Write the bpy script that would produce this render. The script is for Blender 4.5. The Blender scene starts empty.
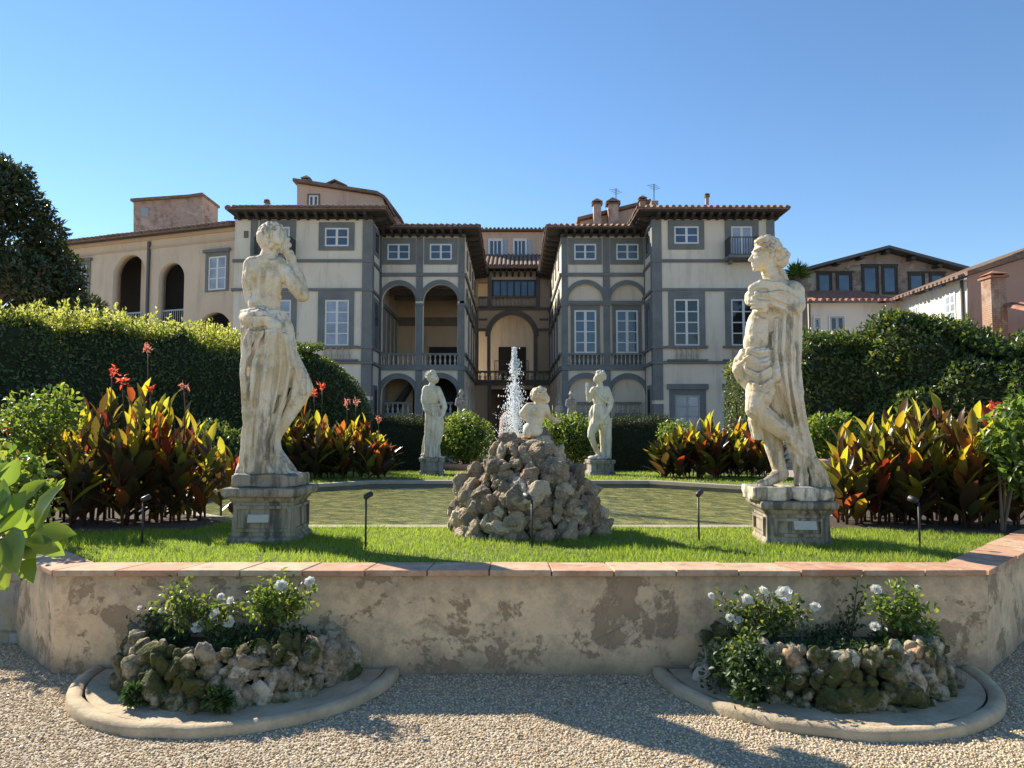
import bpy, bmesh, math, random
import numpy as np
from mathutils import Vector, Matrix
from math import radians, sin, cos, pi, atan2, sqrt

SC = bpy.context.scene
COL = SC.collection
random.seed(7)
RNG = np.random.RandomState(11)

# ------------------------------------------------------------------ camera
F = 750.0; EYE = 1.6; PITCH = math.atan(46 / 750.0)
cam_d = bpy.data.cameras.new('camera'); cam = bpy.data.objects.new('camera', cam_d); COL.objects.link(cam)
cam_d.sensor_width = 36; cam_d.lens = F / 1024 * 36; cam_d.clip_start = 0.05; cam_d.clip_end = 6000
cam.location = (0, 0, EYE); cam.rotation_euler = (pi / 2 + PITCH, 0, 0)
SC.camera = cam

# ------------------------------------------------------------------ light
SUN = Vector((-1.16, 1.0, 1.0)).normalized()
SUN_EL = math.asin(SUN.z); SUN_AZ = atan2(SUN.x, SUN.y)
w = bpy.data.worlds.new('World'); SC.world = w; w.use_nodes = True
nt = w.node_tree; nt.nodes.clear()
sky = nt.nodes.new('ShaderNodeTexSky'); sky.sky_type = 'NISHITA'; sky.sun_disc = False
sky.sun_elevation = SUN_EL; sky.sun_rotation = SUN_AZ
sky.altitude = 0; sky.air_density = 1.0; sky.dust_density = 0.0; sky.ozone_density = 3.0
bg = nt.nodes.new('ShaderNodeBackground'); bg.inputs[1].default_value = 0.077
wo = nt.nodes.new('ShaderNodeOutputWorld')
hs = nt.nodes.new('ShaderNodeHueSaturation'); hs.inputs['Saturation'].default_value = 1.1; nt.links.new(sky.outputs[0], hs.inputs['Color']); nt.links.new(hs.outputs[0], bg.inputs[0]); nt.links.new(bg.outputs[0], wo.inputs[0])
sd = bpy.data.lights.new('sun', 'SUN'); sd.energy = 4.1; sd.angle = radians(0.5); sd.color = (1.0, 0.90, 0.74)
sun = bpy.data.objects.new('sun', sd); COL.objects.link(sun)
sun.rotation_euler = (-SUN).to_track_quat('-Z', 'Y').to_euler(); sun.location = (-20, 20, 30)
SC.view_settings.view_transform = 'Standard'; SC.view_settings.look = 'None'
SC.view_settings.exposure = 1.3; SC.view_settings.gamma = 1.0; SC.view_settings.use_curve_mapping = False

# ------------------------------------------------------------------ projection helpers (pixel of the photo -> point of the place)
CP, SP = cos(PITCH), sin(PITCH)
def ray(px, py):
    a = (px - 512) / F; b = (384 - py) / F
    return Vector((a, CP - b * SP, SP + b * CP))
def at(px, py, Y):
    r = ray(px, py); t = Y / r.y
    return Vector((r.x * t, Y, EYE + r.z * t))
def on_plane(px, py, p0, n):
    r = ray(px, py); t = (p0 - Vector((0, 0, EYE))).dot(n) / r.dot(n)
    return Vector((0, 0, EYE)) + r * t
def on_z(px, py, z):
    r = ray(px, py); t = (z - EYE) / r.z
    return Vector((r.x * t, r.y * t, z))

# ------------------------------------------------------------------ numpy noise
def _hash(i, j, k, s):
    n = (i * 374761393 + j * 668265263 + k * 1274126177 + s * 951274213) & 0x7fffffff
    n = ((n ^ (n >> 13)) * 1274126177) & 0x7fffffff
    return ((n ^ (n >> 16)) & 0xffff) / 32767.5 - 1.0
def vnoise(P, scale=1.0, seed=0):
    Q = np.asarray(P, dtype=np.float64) * scale
    I = np.floor(Q).astype(np.int64); f = Q - I; f = f * f * (3 - 2 * f)
    r = 0
    for a in (0, 1):
        for b in (0, 1):
            for c in (0, 1):
                wgt = (f[:, 0] if a else 1 - f[:, 0]) * (f[:, 1] if b else 1 - f[:, 1]) * (f[:, 2] if c else 1 - f[:, 2])
                r = r + wgt * _hash(I[:, 0] + a, I[:, 1] + b, I[:, 2] + c, seed)
    return r
def fbm(P, scale, seed=0, o=3):
    r = 0; a = 1.0
    for k in range(o):
        r = r + a * vnoise(P, scale * 2 ** k, seed + k); a *= 0.5
    return r

# ------------------------------------------------------------------ objects, tags
ORG = {}
def tag(o, label=None, cat=None, group=None, kind=None):
    if label: o['label'] = label
    if cat: o['category'] = cat
    if group: o['group'] = group
    if kind: o['kind'] = kind
    return o
def thing(name, label, cat, loc, group=None):
    o = bpy.data.objects.new(name, None); COL.objects.link(o); o.location = loc
    o.empty_display_size = 0.2
    ORG[o.name] = Vector(loc)
    return tag(o, label, cat, group)
def link_mesh(name, me, m, parent=None):
    """me has vertices in world coordinates; they are shifted to the parent's origin"""
    o = bpy.data.objects.new(name, me); COL.objects.link(o)
    if m is not None:
        me.materials.clear()
        for x in (m if isinstance(m, (list, tuple)) else [m]): me.materials.append(x)
    if parent is not None:
        org = ORG[parent.name]
        me.transform(Matrix.Translation(-org)); o.parent = parent; ORG[o.name] = org
    else:
        ORG[o.name] = Vector((0, 0, 0))
    return o
def copy_tree(o, parent=None):
    c = o.copy(); COL.objects.link(c)
    if parent is not None: c.parent = parent
    ORG[c.name] = ORG[o.name]
    for ch in list(o.children): copy_tree(ch, c)
    return c
def place(name, me, parent, loc, rot=(0, 0, 0), scl=(1, 1, 1)):
    """an object of shared mesh data (made around 0,0,0) at a world place under a parent"""
    o = bpy.data.objects.new(name, me); COL.objects.link(o)
    o.parent = parent; o.location = Vector(loc) - (ORG[parent.name] if parent else Vector((0, 0, 0)))
    o.rotation_euler = rot; o.scale = scl; ORG[o.name] = Vector(loc)
    return o

class MB:
    def __init__(s): s.v = []; s.f = []
    def add(s, vs, fs):
        n = len(s.v); s.v += [tuple(v) for v in vs]; s.f += [tuple(i + n for i in f) for f in fs]; return s
    def box(s, x0, x1, y0, y1, z0, z1):
        vs = [(x0, y0, z0), (x1, y0, z0), (x1, y1, z0), (x0, y1, z0), (x0, y0, z1), (x1, y0, z1), (x1, y1, z1), (x0, y1, z1)]
        return s.add(vs, [(0, 3, 2, 1), (4, 5, 6, 7), (0, 1, 5, 4), (1, 2, 6, 5), (2, 3, 7, 6), (3, 0, 4, 7)])
    def hexa(s, c8):
        return s.add(c8, [(0, 3, 2, 1), (4, 5, 6, 7), (0, 1, 5, 4), (1, 2, 6, 5), (2, 3, 7, 6), (3, 0, 4, 7)])
    def tube(s, pts, rad, seg=8, caps=True):
        pts = [Vector(p) for p in pts]
        if not isinstance(rad, (list, tuple)): rad = [rad] * len(pts)
        vs = []; fs = []; prev = None
        for i, p in enumerate(pts):
            d = (pts[min(i + 1, len(pts) - 1)] - pts[max(i - 1, 0)])
            if d.length < 1e-9: d = Vector((0, 0, 1))
            d.normalize()
            if prev is None:
                a = d.orthogonal().normalized()
            else:
                a = (prev - d * prev.dot(d))
                a = a.normalized() if a.length > 1e-6 else d.orthogonal().normalized()
            prev = a; b = d.cross(a)
            for k in range(seg):
                t = 2 * pi * k / seg
                vs.append(p + (a * cos(t) + b * sin(t)) * rad[i])
        for i in range(len(pts) - 1):
            for k in range(seg):
                k2 = (k + 1) % seg
                fs.append((i * seg + k, i * seg + k2, (i + 1) * seg + k2, (i + 1) * seg + k))
        if caps:
            fs.append(tuple(range(seg - 1, -1, -1))); m = (len(pts) - 1) * seg
            fs.append(tuple(m + k for k in range(seg)))
        return s.add(vs, fs)
    def lathe(s, prof, c, seg=24, caps=True):
        vs = []; fs = []
        for r, z in prof:
            for k in range(seg):
                t = 2 * pi * k / seg; vs.append((c[0] + r * cos(t), c[1] + r * sin(t), c[2] + z))
        n = len(prof)
        for i in range(n - 1):
            for k in range(seg):
                k2 = (k + 1) % seg
                fs.append((i * seg + k, i * seg + k2, (i + 1) * seg + k2, (i + 1) * seg + k))
        if caps:
            fs.append(tuple(range(seg - 1, -1, -1))); fs.append(tuple((n - 1) * seg + k for k in range(seg)))
        return s.add(vs, fs)
    def prism(s, poly, z0, z1):
        n = len(poly)
        vs = [(p[0], p[1], z0) for p in poly] + [(p[0], p[1], z1) for p in poly]
        fs = [tuple(range(n - 1, -1, -1)), tuple(n + i for i in range(n))]
        fs += [(i, (i + 1) % n, n + (i + 1) % n, n + i) for i in range(n)]
        return s.add(vs, fs)
    def mesh(s, name, smooth=False):
        me = bpy.data.meshes.new(name); me.from_pydata(s.v, [], s.f); me.update()
        if smooth: me.polygons.foreach_set('use_smooth', [True] * len(me.polygons))
        return me
    def build(s, name, m, parent=None, smooth=False, bevel=0.0):
        o = link_mesh(name, s.mesh(name, smooth), m, parent)
        if bevel:
            b = o.modifiers.new('bevel', 'BEVEL'); b.width = bevel; b.segments = 2; b.limit_method = 'ANGLE'
        return o

def np_mesh(name, V, Fc, rnd=None, smooth=False):
    """V (N,3), Fc (M,k)"""
    V = np.asarray(V, dtype=np.float32); Fc = np.asarray(Fc, dtype=np.int32)
    me = bpy.data.meshes.new(name)
    me.vertices.add(len(V)); me.vertices.foreach_set('co', V.ravel())
    k = Fc.shape[1]
    me.loops.add(Fc.size); me.loops.foreach_set('vertex_index', Fc.ravel())
    me.polygons.add(len(Fc))
    me.polygons.foreach_set('loop_start', np.arange(0, Fc.size, k, dtype=np.int32))
    me.polygons.foreach_set('loop_total', np.full(len(Fc), k, dtype=np.int32))
    if smooth: me.polygons.foreach_set('use_smooth', np.ones(len(Fc), dtype=bool))
    me.update(calc_edges=True)
    if rnd is not None:
        a = me.attributes.new('rnd', 'FLOAT', 'POINT'); a.data.foreach_set('value', np.asarray(rnd, dtype=np.float32))
    me.validate()
    return me

# ------------------------------------------------------------------ materials
MATS = {}
class NB:
    def __init__(s, name):
        s.m = bpy.data.materials.new(name); s.m.use_nodes = True; s.t = s.m.node_tree; s.t.nodes.clear()
        s.out = s.n('ShaderNodeOutputMaterial'); s.bs = s.n('ShaderNodeBsdfPrincipled')
        s.l(s.bs.outputs[0], s.out.inputs[0]); MATS[name] = s.m
        s.co = s.n('ShaderNodeTexCoord').outputs['Object']
        g = s.n('ShaderNodeNewGeometry'); s.pos = g.outputs['Position']; s.nor = g.outputs['Normal']
    def n(s, t, **kw):
        x = s.t.nodes.new(t)
        for k, v in kw.items(): setattr(x, k, v)
        return x
    def l(s, a, b): s.t.links.new(a, b)
    def noise(s, scale, detail=4, rough=0.55, vec=None, dist=0.0):
        x = s.n('ShaderNodeTexNoise'); x.inputs['Scale'].default_value = scale; x.inputs['Detail'].default_value = detail
        x.inputs['Roughness'].default_value = rough; x.inputs['Distortion'].default_value = dist
        s.l(vec or s.pos, x.inputs['Vector']); return x.outputs['Fac']
    def scaled(s, sx, sy, sz, src=None):
        x = s.n('ShaderNodeVectorMath', operation='MULTIPLY'); x.inputs[1].default_value = (sx, sy, sz)
        s.l(src or s.pos, x.inputs[0]); return x.outputs[0]
    def voro(s, scale, vec=None, out='Distance', feature='F1', rand=1.0):
        x = s.n('ShaderNodeTexVoronoi', feature=feature); x.inputs['Scale'].default_value = scale
        x.inputs['Randomness'].default_value = rand
        s.l(vec or s.pos, x.inputs['Vector']); return x.outputs[out]
    def ramp(s, fac, stops, interp='LINEAR'):
        x = s.n('ShaderNodeValToRGB'); r = x.color_ramp; r.interpolation = interp
        while len(r.elements) > 1: r.elements.remove(r.elements[-1])
        for i, (p, c) in enumerate(stops):
            e = r.elements[0] if i == 0 else r.elements.new(p)
            e.position = p; e.color = (c[0], c[1], c[2], 1) if isinstance(c, (tuple, list)) else (c, c, c, 1)
        s.l(fac, x.inputs[0]); return x.outputs[0]
    def mix(s, fac, a, b, mode='MIX'):
        x = s.n('ShaderNodeMix', data_type='RGBA', blend_type=mode)
        for v, i in ((fac, 0), (a, 6), (b, 7)):
            if hasattr(v, 'node'): s.l(v, x.inputs[i])
            elif isinstance(v, (tuple, list)): x.inputs[i].default_value = (v[0], v[1], v[2], 1)
            else: x.inputs[i].default_value = v
        return x.outputs[2]
    def math(s, op, a, b=0.0, clamp=False):
        x = s.n('ShaderNodeMath', operation=op); x.use_clamp = clamp
        for v, i in ((a, 0), (b, 1)):
            if hasattr(v, 'node'): s.l(v, x.inputs[i])
            else: x.inputs[i].default_value = v
        return x.outputs[0]
    def base(s, c):
        if hasattr(c, 'node'): s.l(c, s.bs.inputs['Base Color'])
        else: s.bs.inputs['Base Color'].default_value = (c[0], c[1], c[2], 1)
    def rough(s, r):
        if hasattr(r, 'node'): s.l(r, s.bs.inputs['Roughness'])
        else: s.bs.inputs['Roughness'].default_value = r
    def bump(s, h, strength=0.5, dist=0.01):
        x = s.n('ShaderNodeBump'); x.inputs['Strength'].default_value = strength; x.inputs['Distance'].default_value = dist
        s.l(h, x.inputs['Height']); s.l(x.outputs[0], s.bs.inputs['Normal']); return x.outputs[0]
    def sep_z(s, src):
        x = s.n('ShaderNodeSeparateXYZ'); s.l(src, x.inputs[0]); return x.outputs[2]
    def objrand(s): return s.n('ShaderNodeObjectInfo').outputs['Random']
    def attr(s, name='rnd'):
        x = s.n('ShaderNodeAttribute'); x.attribute_name = name; return x.outputs['Fac']

def plaster(name, c, stain, scale=0.35, amt=0.75, streak=True, rough=0.9):
    b = NB(name)
    col = b.mix(b.ramp(b.noise(scale, 6, 0.65), [(0.35, 0), (0.7, 1)]), c, [x * 0.86 for x in c])
    st = b.noise(1.0, 6, 0.7, b.scaled(1.6, 1.6, 0.22)) if streak else b.noise(1.3, 6, 0.7)
    col = b.mix(b.math('MULTIPLY', b.ramp(st, [(0.52, 0), (0.72, 1)]), amt), col, stain)
    col = b.mix(b.math('MULTIPLY', b.noise(14, 4), 0.12), col, stain)
    b.base(col); b.rough(rough); b.bump(b.noise(30, 5, 0.7), 0.25, 0.02); return b.m

def stone(name, c1, c2, scale=4, bump=0.4, rough=0.85, bdist=0.02):
    b = NB(name)
    n1 = b.noise(scale, 7, 0.65); col = b.mix(b.ramp(n1, [(0.3, 0), (0.7, 1)]), c1, c2)
    col = b.mix(b.math('MULTIPLY', b.noise(scale * 9, 3), 0.3), col, [x * 0.6 for x in c1])
    b.base(col); b.rough(rough); b.bump(b.noise(scale * 6, 6, 0.7), bump, bdist); return b.m

M = {}
M['cream'] = plaster('cream_plaster', (0.78, 0.69, 0.55), (0.46, 0.41, 0.35))
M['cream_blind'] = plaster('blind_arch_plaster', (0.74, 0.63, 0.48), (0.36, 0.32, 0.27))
M['ochre'] = plaster('ochre_plaster', (0.66, 0.53, 0.39), (0.42, 0.34, 0.26))
M['pink'] = plaster('pink_plaster', (0.62, 0.44, 0.33), (0.36, 0.27, 0.21))
M['tan'] = plaster('tan_plaster', (0.58, 0.43, 0.29), (0.33, 0.26, 0.2))
M['white_wall'] = plaster('white_plaster', (0.74, 0.70, 0.62), (0.45, 0.42, 0.38))
M['rose_wall'] = plaster('rose_plaster', (0.42, 0.27, 0.21), (0.22, 0.16, 0.13), amt=0.8)
M['grey_stone'] = stone('grey_stone', (0.145, 0.155, 0.152), (0.225, 0.23, 0.215), 1.2, 0.3)
M['brown_stone'] = stone('brown_stone', (0.15, 0.125, 0.105), (0.21, 0.18, 0.15), 1.2, 0.3)
M['pale_baluster'] = stone('pale_baluster', (0.50, 0.46, 0.40), (0.36, 0.33, 0.29), 3, 0.2)
M['dark_wood'] = stone('dark_wood', (0.045, 0.038, 0.033), (0.075, 0.06, 0.05), 3, 0.3)
M['black_iron'] = stone('black_iron', (0.02, 0.02, 0.022), (0.035, 0.03, 0.03), 8, 0.2, 0.5)
M['gutter'] = stone('gutter', (0.07, 0.07, 0.07), (0.10, 0.09, 0.085), 4, 0.1, 0.5)

b = NB('roof_tile'); n = b.noise(3.0, 5, 0.7)
b.base(b.ramp(n, [(0.3, (0.11, 0.075, 0.055)), (0.5, (0.20, 0.125, 0.085)), (0.7, (0.27, 0.19, 0.13))])); b.rough(0.9)
b.bump(b.noise(20, 4), 0.4, 0.02); M['tile'] = b.m
b = NB('red_roof_tile'); n = b.noise(4.0, 5, 0.7)
b.base(b.ramp(n, [(0.3, (0.20, 0.085, 0.05)), (0.5, (0.30, 0.13, 0.08)), (0.7, (0.36, 0.2, 0.13))])); b.rough(0.9); M['red_tile'] = b.m

def brick(name, c1, c2, mortar, scale):
    b = NB(name); x = b.n('ShaderNodeTexBrick'); x.inputs['Scale'].default_value = scale
    v = b.n('ShaderNodeCombineXYZ'); s_ = b.n('ShaderNodeSeparateXYZ'); b.l(b.pos, s_.inputs[0])
    b.l(b.math('ADD', s_.outputs[0], s_.outputs[1]), v.inputs[0]); b.l(s_.outputs[2], v.inputs[1])
    b.l(v.outputs[0], x.inputs['Vector'])
    x.inputs['Color1'].default_value = (*c1, 1); x.inputs['Color2'].default_value = (*c2, 1); x.inputs['Mortar'].default_value = (*mortar, 1)
    x.inputs['Mortar Size'].default_value = 0.02; x.inputs['Brick Width'].default_value = 0.5; x.inputs['Row Height'].default_value = 0.16
    col = b.mix(b.ramp(b.noise(0.9, 6, 0.7), [(0.4, 0), (0.65, 0.75)]), x.outputs['Color'], mortar)
    col = b.mix(b.ramp(b.noise(1.6, 7, 0.72), [(0.5, 0), (0.62, 0.7)]), col, [v * 0.5 for v in c1])
    col = b.mix(b.ramp(b.noise(0.55, 5, 0.7, None, 0.6), [(0.56, 0), (0.6, 0.7)]), col, [min(1, v * 1.25) for v in mortar])
    b.base(col); b.rough(0.9); b.bump(b.noise(18, 4), 0.4, 0.02); return b.m
M['brick'] = brick('old_brick', (0.24, 0.14, 0.10), (0.30, 0.19, 0.14), (0.33, 0.27, 0.22), 2.0)
M['brick_red'] = brick('chimney_brick', (0.33, 0.15, 0.09), (0.26, 0.13, 0.09), (0.36, 0.29, 0.22), 2.2)
M['brick_pink'] = brick('pale_pink_brick', (0.40, 0.24, 0.18), (0.46, 0.31, 0.24), (0.44, 0.34, 0.28), 1.4)

def glass(name, c, rough=0.06):
    b = NB(name); b.base(b.mix(b.ramp(b.noise(0.9, 3), [(0.4, 0), (0.6, 1)]), c, [x * 0.7 for x in c]))
    b.rough(rough); b.bs.inputs['Specular IOR Level'].default_value = 0.6
    b.bump(b.noise(2.2, 2), 0.04, 0.05); return b.m
M['glass'] = glass('window_glass', (0.06, 0.10, 0.16))
M['glass_dark'] = glass('dark_window_glass', (0.022, 0.026, 0.028))
M['glass_curtain'] = glass('curtained_glass', (0.32, 0.38, 0.46), 0.15)
b = NB('white_paint'); b.base(b.mix(b.noise(6, 4), (0.78, 0.77, 0.73), (0.62, 0.60, 0.56))); b.rough(0.5); M['white'] = b.m
b = NB('grey_paint'); b.base(b.mix(b.noise(5, 4), (0.36, 0.40, 0.42), (0.28, 0.31, 0.33))); b.rough(0.55); M['grey_paint'] = b.m
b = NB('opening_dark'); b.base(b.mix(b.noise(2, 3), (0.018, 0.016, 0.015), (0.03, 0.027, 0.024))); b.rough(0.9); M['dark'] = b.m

# weathered marble of the statues
def marble(name, pale, warm, dirt, lichen=(0.33, 0.25, 0.07), dirt_amt=1.0):
    b = NB(name)
    col = b.mix(b.ramp(b.noise(2.6, 5, 0.6), [(0.38, 0), (0.62, 1)]), pale, warm)
    up = b.ramp(b.sep_z(b.nor), [(0.42, 0), (0.9, 1)])
    st = b.noise(2.3, 7, 0.72, b.scaled(3.2, 3.2, 0.8))
    col = b.mix(b.math('MULTIPLY', b.ramp(st, [(0.55, 0), (0.64, 0.7)]), dirt_amt), col, dirt)
    big = b.noise(3.1, 6, 0.68); col = b.mix(b.math('MULTIPLY', b.ramp(big, [(0.58, 0), (0.68, 0.5)]), dirt_amt), col, [x * 1.7 for x in dirt])
    col = b.mix(b.math('MULTIPLY', b.ramp(b.noise(5.0, 6, 0.7), [(0.53, 0), (0.68, 0.7)]), dirt_amt), col, lichen)
    col = b.mix(b.math('MULTIPLY', b.math('MULTIPLY', up, b.ramp(b.noise(7, 5, 0.75), [(0.36, 0), (0.56, 0.85)])), dirt_amt), col, [x * 0.8 for x in dirt])
    fine = b.noise(60, 5, 0.75); col = b.mix(b.math('MULTIPLY', b.ramp(fine, [(0.5, 0), (0.75, 1)]), 0.35), col, [x * 0.55 for x in warm])
    zlow = b.ramp(b.math('ADD', b.sep_z(b.pos), b.math('MULTIPLY', b.noise(2.2, 4), 0.6)), [(0.0, 1), (1.0, 1)]); zr_ = b.n('ShaderNodeMapRange'); zr_.inputs['From Min'].default_value = 2.1; zr_.inputs['From Max'].default_value = 1.45; b.l(b.math('ADD', b.sep_z(b.pos), b.math('MULTIPLY', b.noise(2.2, 4), 0.7)), zr_.inputs['Value'])
    drip = b.ramp(b.noise(1.0, 6, 0.65, b.scaled(13, 13, 1.6)), [(0.47, 0), (0.60, 0.9)]); col = b.mix(b.math('MULTIPLY', b.math('MULTIPLY', drip, zr_.outputs[0]), dirt_amt), col, [x * 0.7 for x in dirt])
    b.base(col); b.rough(0.8)
    h = b.math('ADD', b.math('MULTIPLY', b.noise(22, 6, 0.7), 0.7), b.math('MULTIPLY', fine, 0.4))
    b.bump(h, 0.45, 0.012); return b.m
M['marble'] = marble('weathered_marble', (0.78, 0.70, 0.55), (0.67, 0.54, 0.35), (0.15, 0.135, 0.115))
M['marble_pale'] = marble('pale_marble', (0.76, 0.71, 0.58), (0.64, 0.55, 0.39), (0.24, 0.21, 0.17), dirt_amt=0.6)
M['marble_grey'] = marble('grey_marble', (0.36, 0.34, 0.30), (0.26, 0.24, 0.20), (0.10, 0.095, 0.085))
M['pedestal'] = marble('pedestal_stone', (0.40, 0.34, 0.25), (0.29, 0.25, 0.18), (0.12, 0.10, 0.08))
b = NB('plaque'); b.base(b.mix(b.noise(30, 3), (0.55, 0.52, 0.44), (0.42, 0.39, 0.32))); b.rough(0.45); M['plaque'] = b.m

# garden wall plaster: flaked and stained
b = NB('flaked_garden_plaster')
col = b.mix(b.ramp(b.noise(1.7, 6, 0.65), [(0.35, 0), (0.65, 1)]), (0.86, 0.61, 0.36), (0.70, 0.49, 0.29))
col = b.mix(b.ramp(b.noise(3.2, 8, 0.7, b.scaled(1.2, 1.2, 0.5)), [(0.5, 0), (0.7, 0.6)]), col, (0.70, 0.55, 0.34))
col = b.mix(b.ramp(b.noise(5.5, 8, 0.75), [(0.46, 0), (0.66, 0.7)]), col, (0.36, 0.265, 0.17))
col = b.mix(b.ramp(b.noise(30, 4, 0.7), [(0.5, 0), (0.75, 0.35)]), col, (0.3, 0.24, 0.17))
fl = b.math('MAXIMUM', b.ramp(b.noise(2.1, 11, 0.74, None, 0.25), [(0.535, 0), (0.57, 1)]), b.ramp(b.noise(0.75, 11, 0.72, None, 0.4), [(0.565, 0), (0.62, 0.9)]))
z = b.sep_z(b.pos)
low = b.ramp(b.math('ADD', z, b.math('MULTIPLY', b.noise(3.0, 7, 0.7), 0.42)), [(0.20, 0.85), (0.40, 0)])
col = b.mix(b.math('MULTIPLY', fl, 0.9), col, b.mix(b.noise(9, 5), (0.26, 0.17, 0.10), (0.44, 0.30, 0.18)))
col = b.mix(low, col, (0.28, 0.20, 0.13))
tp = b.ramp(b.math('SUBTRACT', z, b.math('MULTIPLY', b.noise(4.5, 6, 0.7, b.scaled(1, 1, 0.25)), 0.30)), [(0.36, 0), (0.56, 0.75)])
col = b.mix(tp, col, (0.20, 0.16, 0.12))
crk = b.ramp(b.voro(1.7, b.noise(2.0, 5) and None, 'Distance', 'DISTANCE_TO_EDGE'), [(0.0, 0.5), (0.012, 0)])
col = b.mix(b.math('MULTIPLY', crk, b.ramp(b.noise(1.1, 2), [(0.5, 0), (0.6, 1)])), col, (0.15, 0.12, 0.1))
b.base(col); b.rough(0.95)
h = b.math('SUBTRACT', b.math('MULTIPLY', b.noise(24, 6, 0.7), 0.5), b.math('MULTIPLY', fl, 0.9)); b.bump(h, 0.6, 0.012); M['garden_plaster'] = b.m

b = NB('terracotta_coping')
r = b.objrand()
col = b.ramp(r, [(0.0, (0.50, 0.29, 0.18)), (0.35, (0.42, 0.20, 0.12)), (0.6, (0.54, 0.38, 0.25)), (0.85, (0.50, 0.33, 0.21))])
lich = b.ramp(b.noise(5, 7, 0.72), [(0.48, 0), (0.66, 0.75)])
col = b.mix(lich, col, (0.60, 0.47, 0.32)); col = b.mix(b.ramp(b.noise(9, 7, 0.75), [(0.52, 0), (0.68, 0.75)]), col, (0.20, 0.14, 0.09))
b.base(col); b.rough(0.9); b.bump(b.noise(40, 5, 0.7), 0.5, 0.006); M['coping'] = b.m
b = NB('terracotta_pot'); b.base(b.mix(b.noise(6, 6, 0.7), (0.40, 0.19, 0.11), (0.50, 0.32, 0.22))); b.rough(0.85); M['terracotta'] = b.m
M['concrete'] = stone('cement_kerb', (0.64, 0.51, 0.33), (0.36, 0.28, 0.18), 5, 0.9, 0.9, 0.012)
M['pool_stone'] = stone('pool_coping_stone', (0.44, 0.39, 0.31), (0.30, 0.27, 0.21), 4, 0.4)
M['pool_side'] = stone('pool_side', (0.13, 0.125, 0.10), (0.20, 0.18, 0.14), 3, 0.4)
M['soil'] = stone('dark_soil', (0.07, 0.05, 0.033), (0.12, 0.09, 0.06), 12, 1.0, 0.95, 0.03)

# rock: each object its own tone, moss patches on the moss ones
def rockmat(name, tones, moss_lo, moss_hi, moss=(0.055, 0.065, 0.015)):
    b = NB(name); r = b.objrand(); col = b.ramp(r, tones, 'CONSTANT')
    col = b.mix(b.ramp(b.noise(11, 8, 0.75), [(0.5, 0), (0.66, 0.8)]), col, (0.12, 0.098, 0.07))
    col = b.mix(b.ramp(b.noise(26, 5, 0.7), [(0.56, 0), (0.68, 0.8)]), col, (0.64, 0.57, 0.44))
    mo = b.ramp(b.noise(3.2, 6, 0.7), [(moss_lo, 0), (moss_hi, 1)])
    col = b.mix(mo, col, b.mix(b.noise(60, 3), moss, [x * 1.9 for x in moss]))
    b.base(col); b.rough(0.95)
    h = b.math('ADD', b.noise(28, 8, 0.75), b.math('MULTIPLY', b.voro(42), 0.5)); b.bump(h, 1.0, 0.035); return b.m
T_ROCK = [(0, (0.40, 0.31, 0.20)), (0.2, (0.60, 0.49, 0.33)), (0.4, (0.26, 0.205, 0.14)), (0.6, (0.44, 0.335, 0.21)), (0.75, (0.38, 0.26, 0.16)), (0.85, (0.66, 0.55, 0.38))]
M['rock'] = rockmat('tufa_rock', T_ROCK, 0.62, 0.75)
M['rock_moss'] = rockmat('mossy_rock', [(0, (0.54, 0.44, 0.29)), (0.25, (0.44, 0.36, 0.24)), (0.5, (0.62, 0.51, 0.35)), (0.72, (0.66, 0.42, 0.25)), (0.78, (0.38, 0.31, 0.21)), (0.86, (0.80, 0.68, 0.50))], 0.44, 0.54, (0.065, 0.068, 0.016))

# gravel
b = NB('gravel_ground')
cc = b.voro(62, None, 'Color'); s_ = b.n('ShaderNodeSeparateColor'); b.l(cc, s_.inputs[0])
col = b.ramp(s_.outputs[0], [(0, (0.32, 0.26, 0.18)), (0.3, (0.46, 0.38, 0.27)), (0.55, (0.56, 0.47, 0.34)), (0.75, (0.38, 0.33, 0.26)), (1, (0.62, 0.54, 0.42))])
ed = b.voro(62, None, 'Distance', 'DISTANCE_TO_EDGE'); col = b.mix(b.ramp(ed, [(0.0, 0.75), (0.12, 0)]), col, (0.14, 0.11, 0.08))
col = b.mix(b.ramp(b.noise(0.8, 5), [(0.4, 0), (0.7, 0.35)]), col, (0.34, 0.28, 0.2))
b.base(col); b.rough(0.95); b.bump(b.math('SUBTRACT', 1.0, b.voro(62)), 0.9, 0.012); M['gravel'] = b.m
b = NB('gravel_pebble'); r = b.attr('rnd')
b.base(b.ramp(r, [(0, (0.30, 0.21, 0.11)), (0.25, (0.58, 0.43, 0.25)), (0.5, (0.74, 0.56, 0.34)), (0.72, (0.42, 0.32, 0.21)), (0.85, (0.82, 0.68, 0.46)), (1, (0.56, 0.38, 0.20))])); b.rough(0.9); M['pebble'] = b.m

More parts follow.
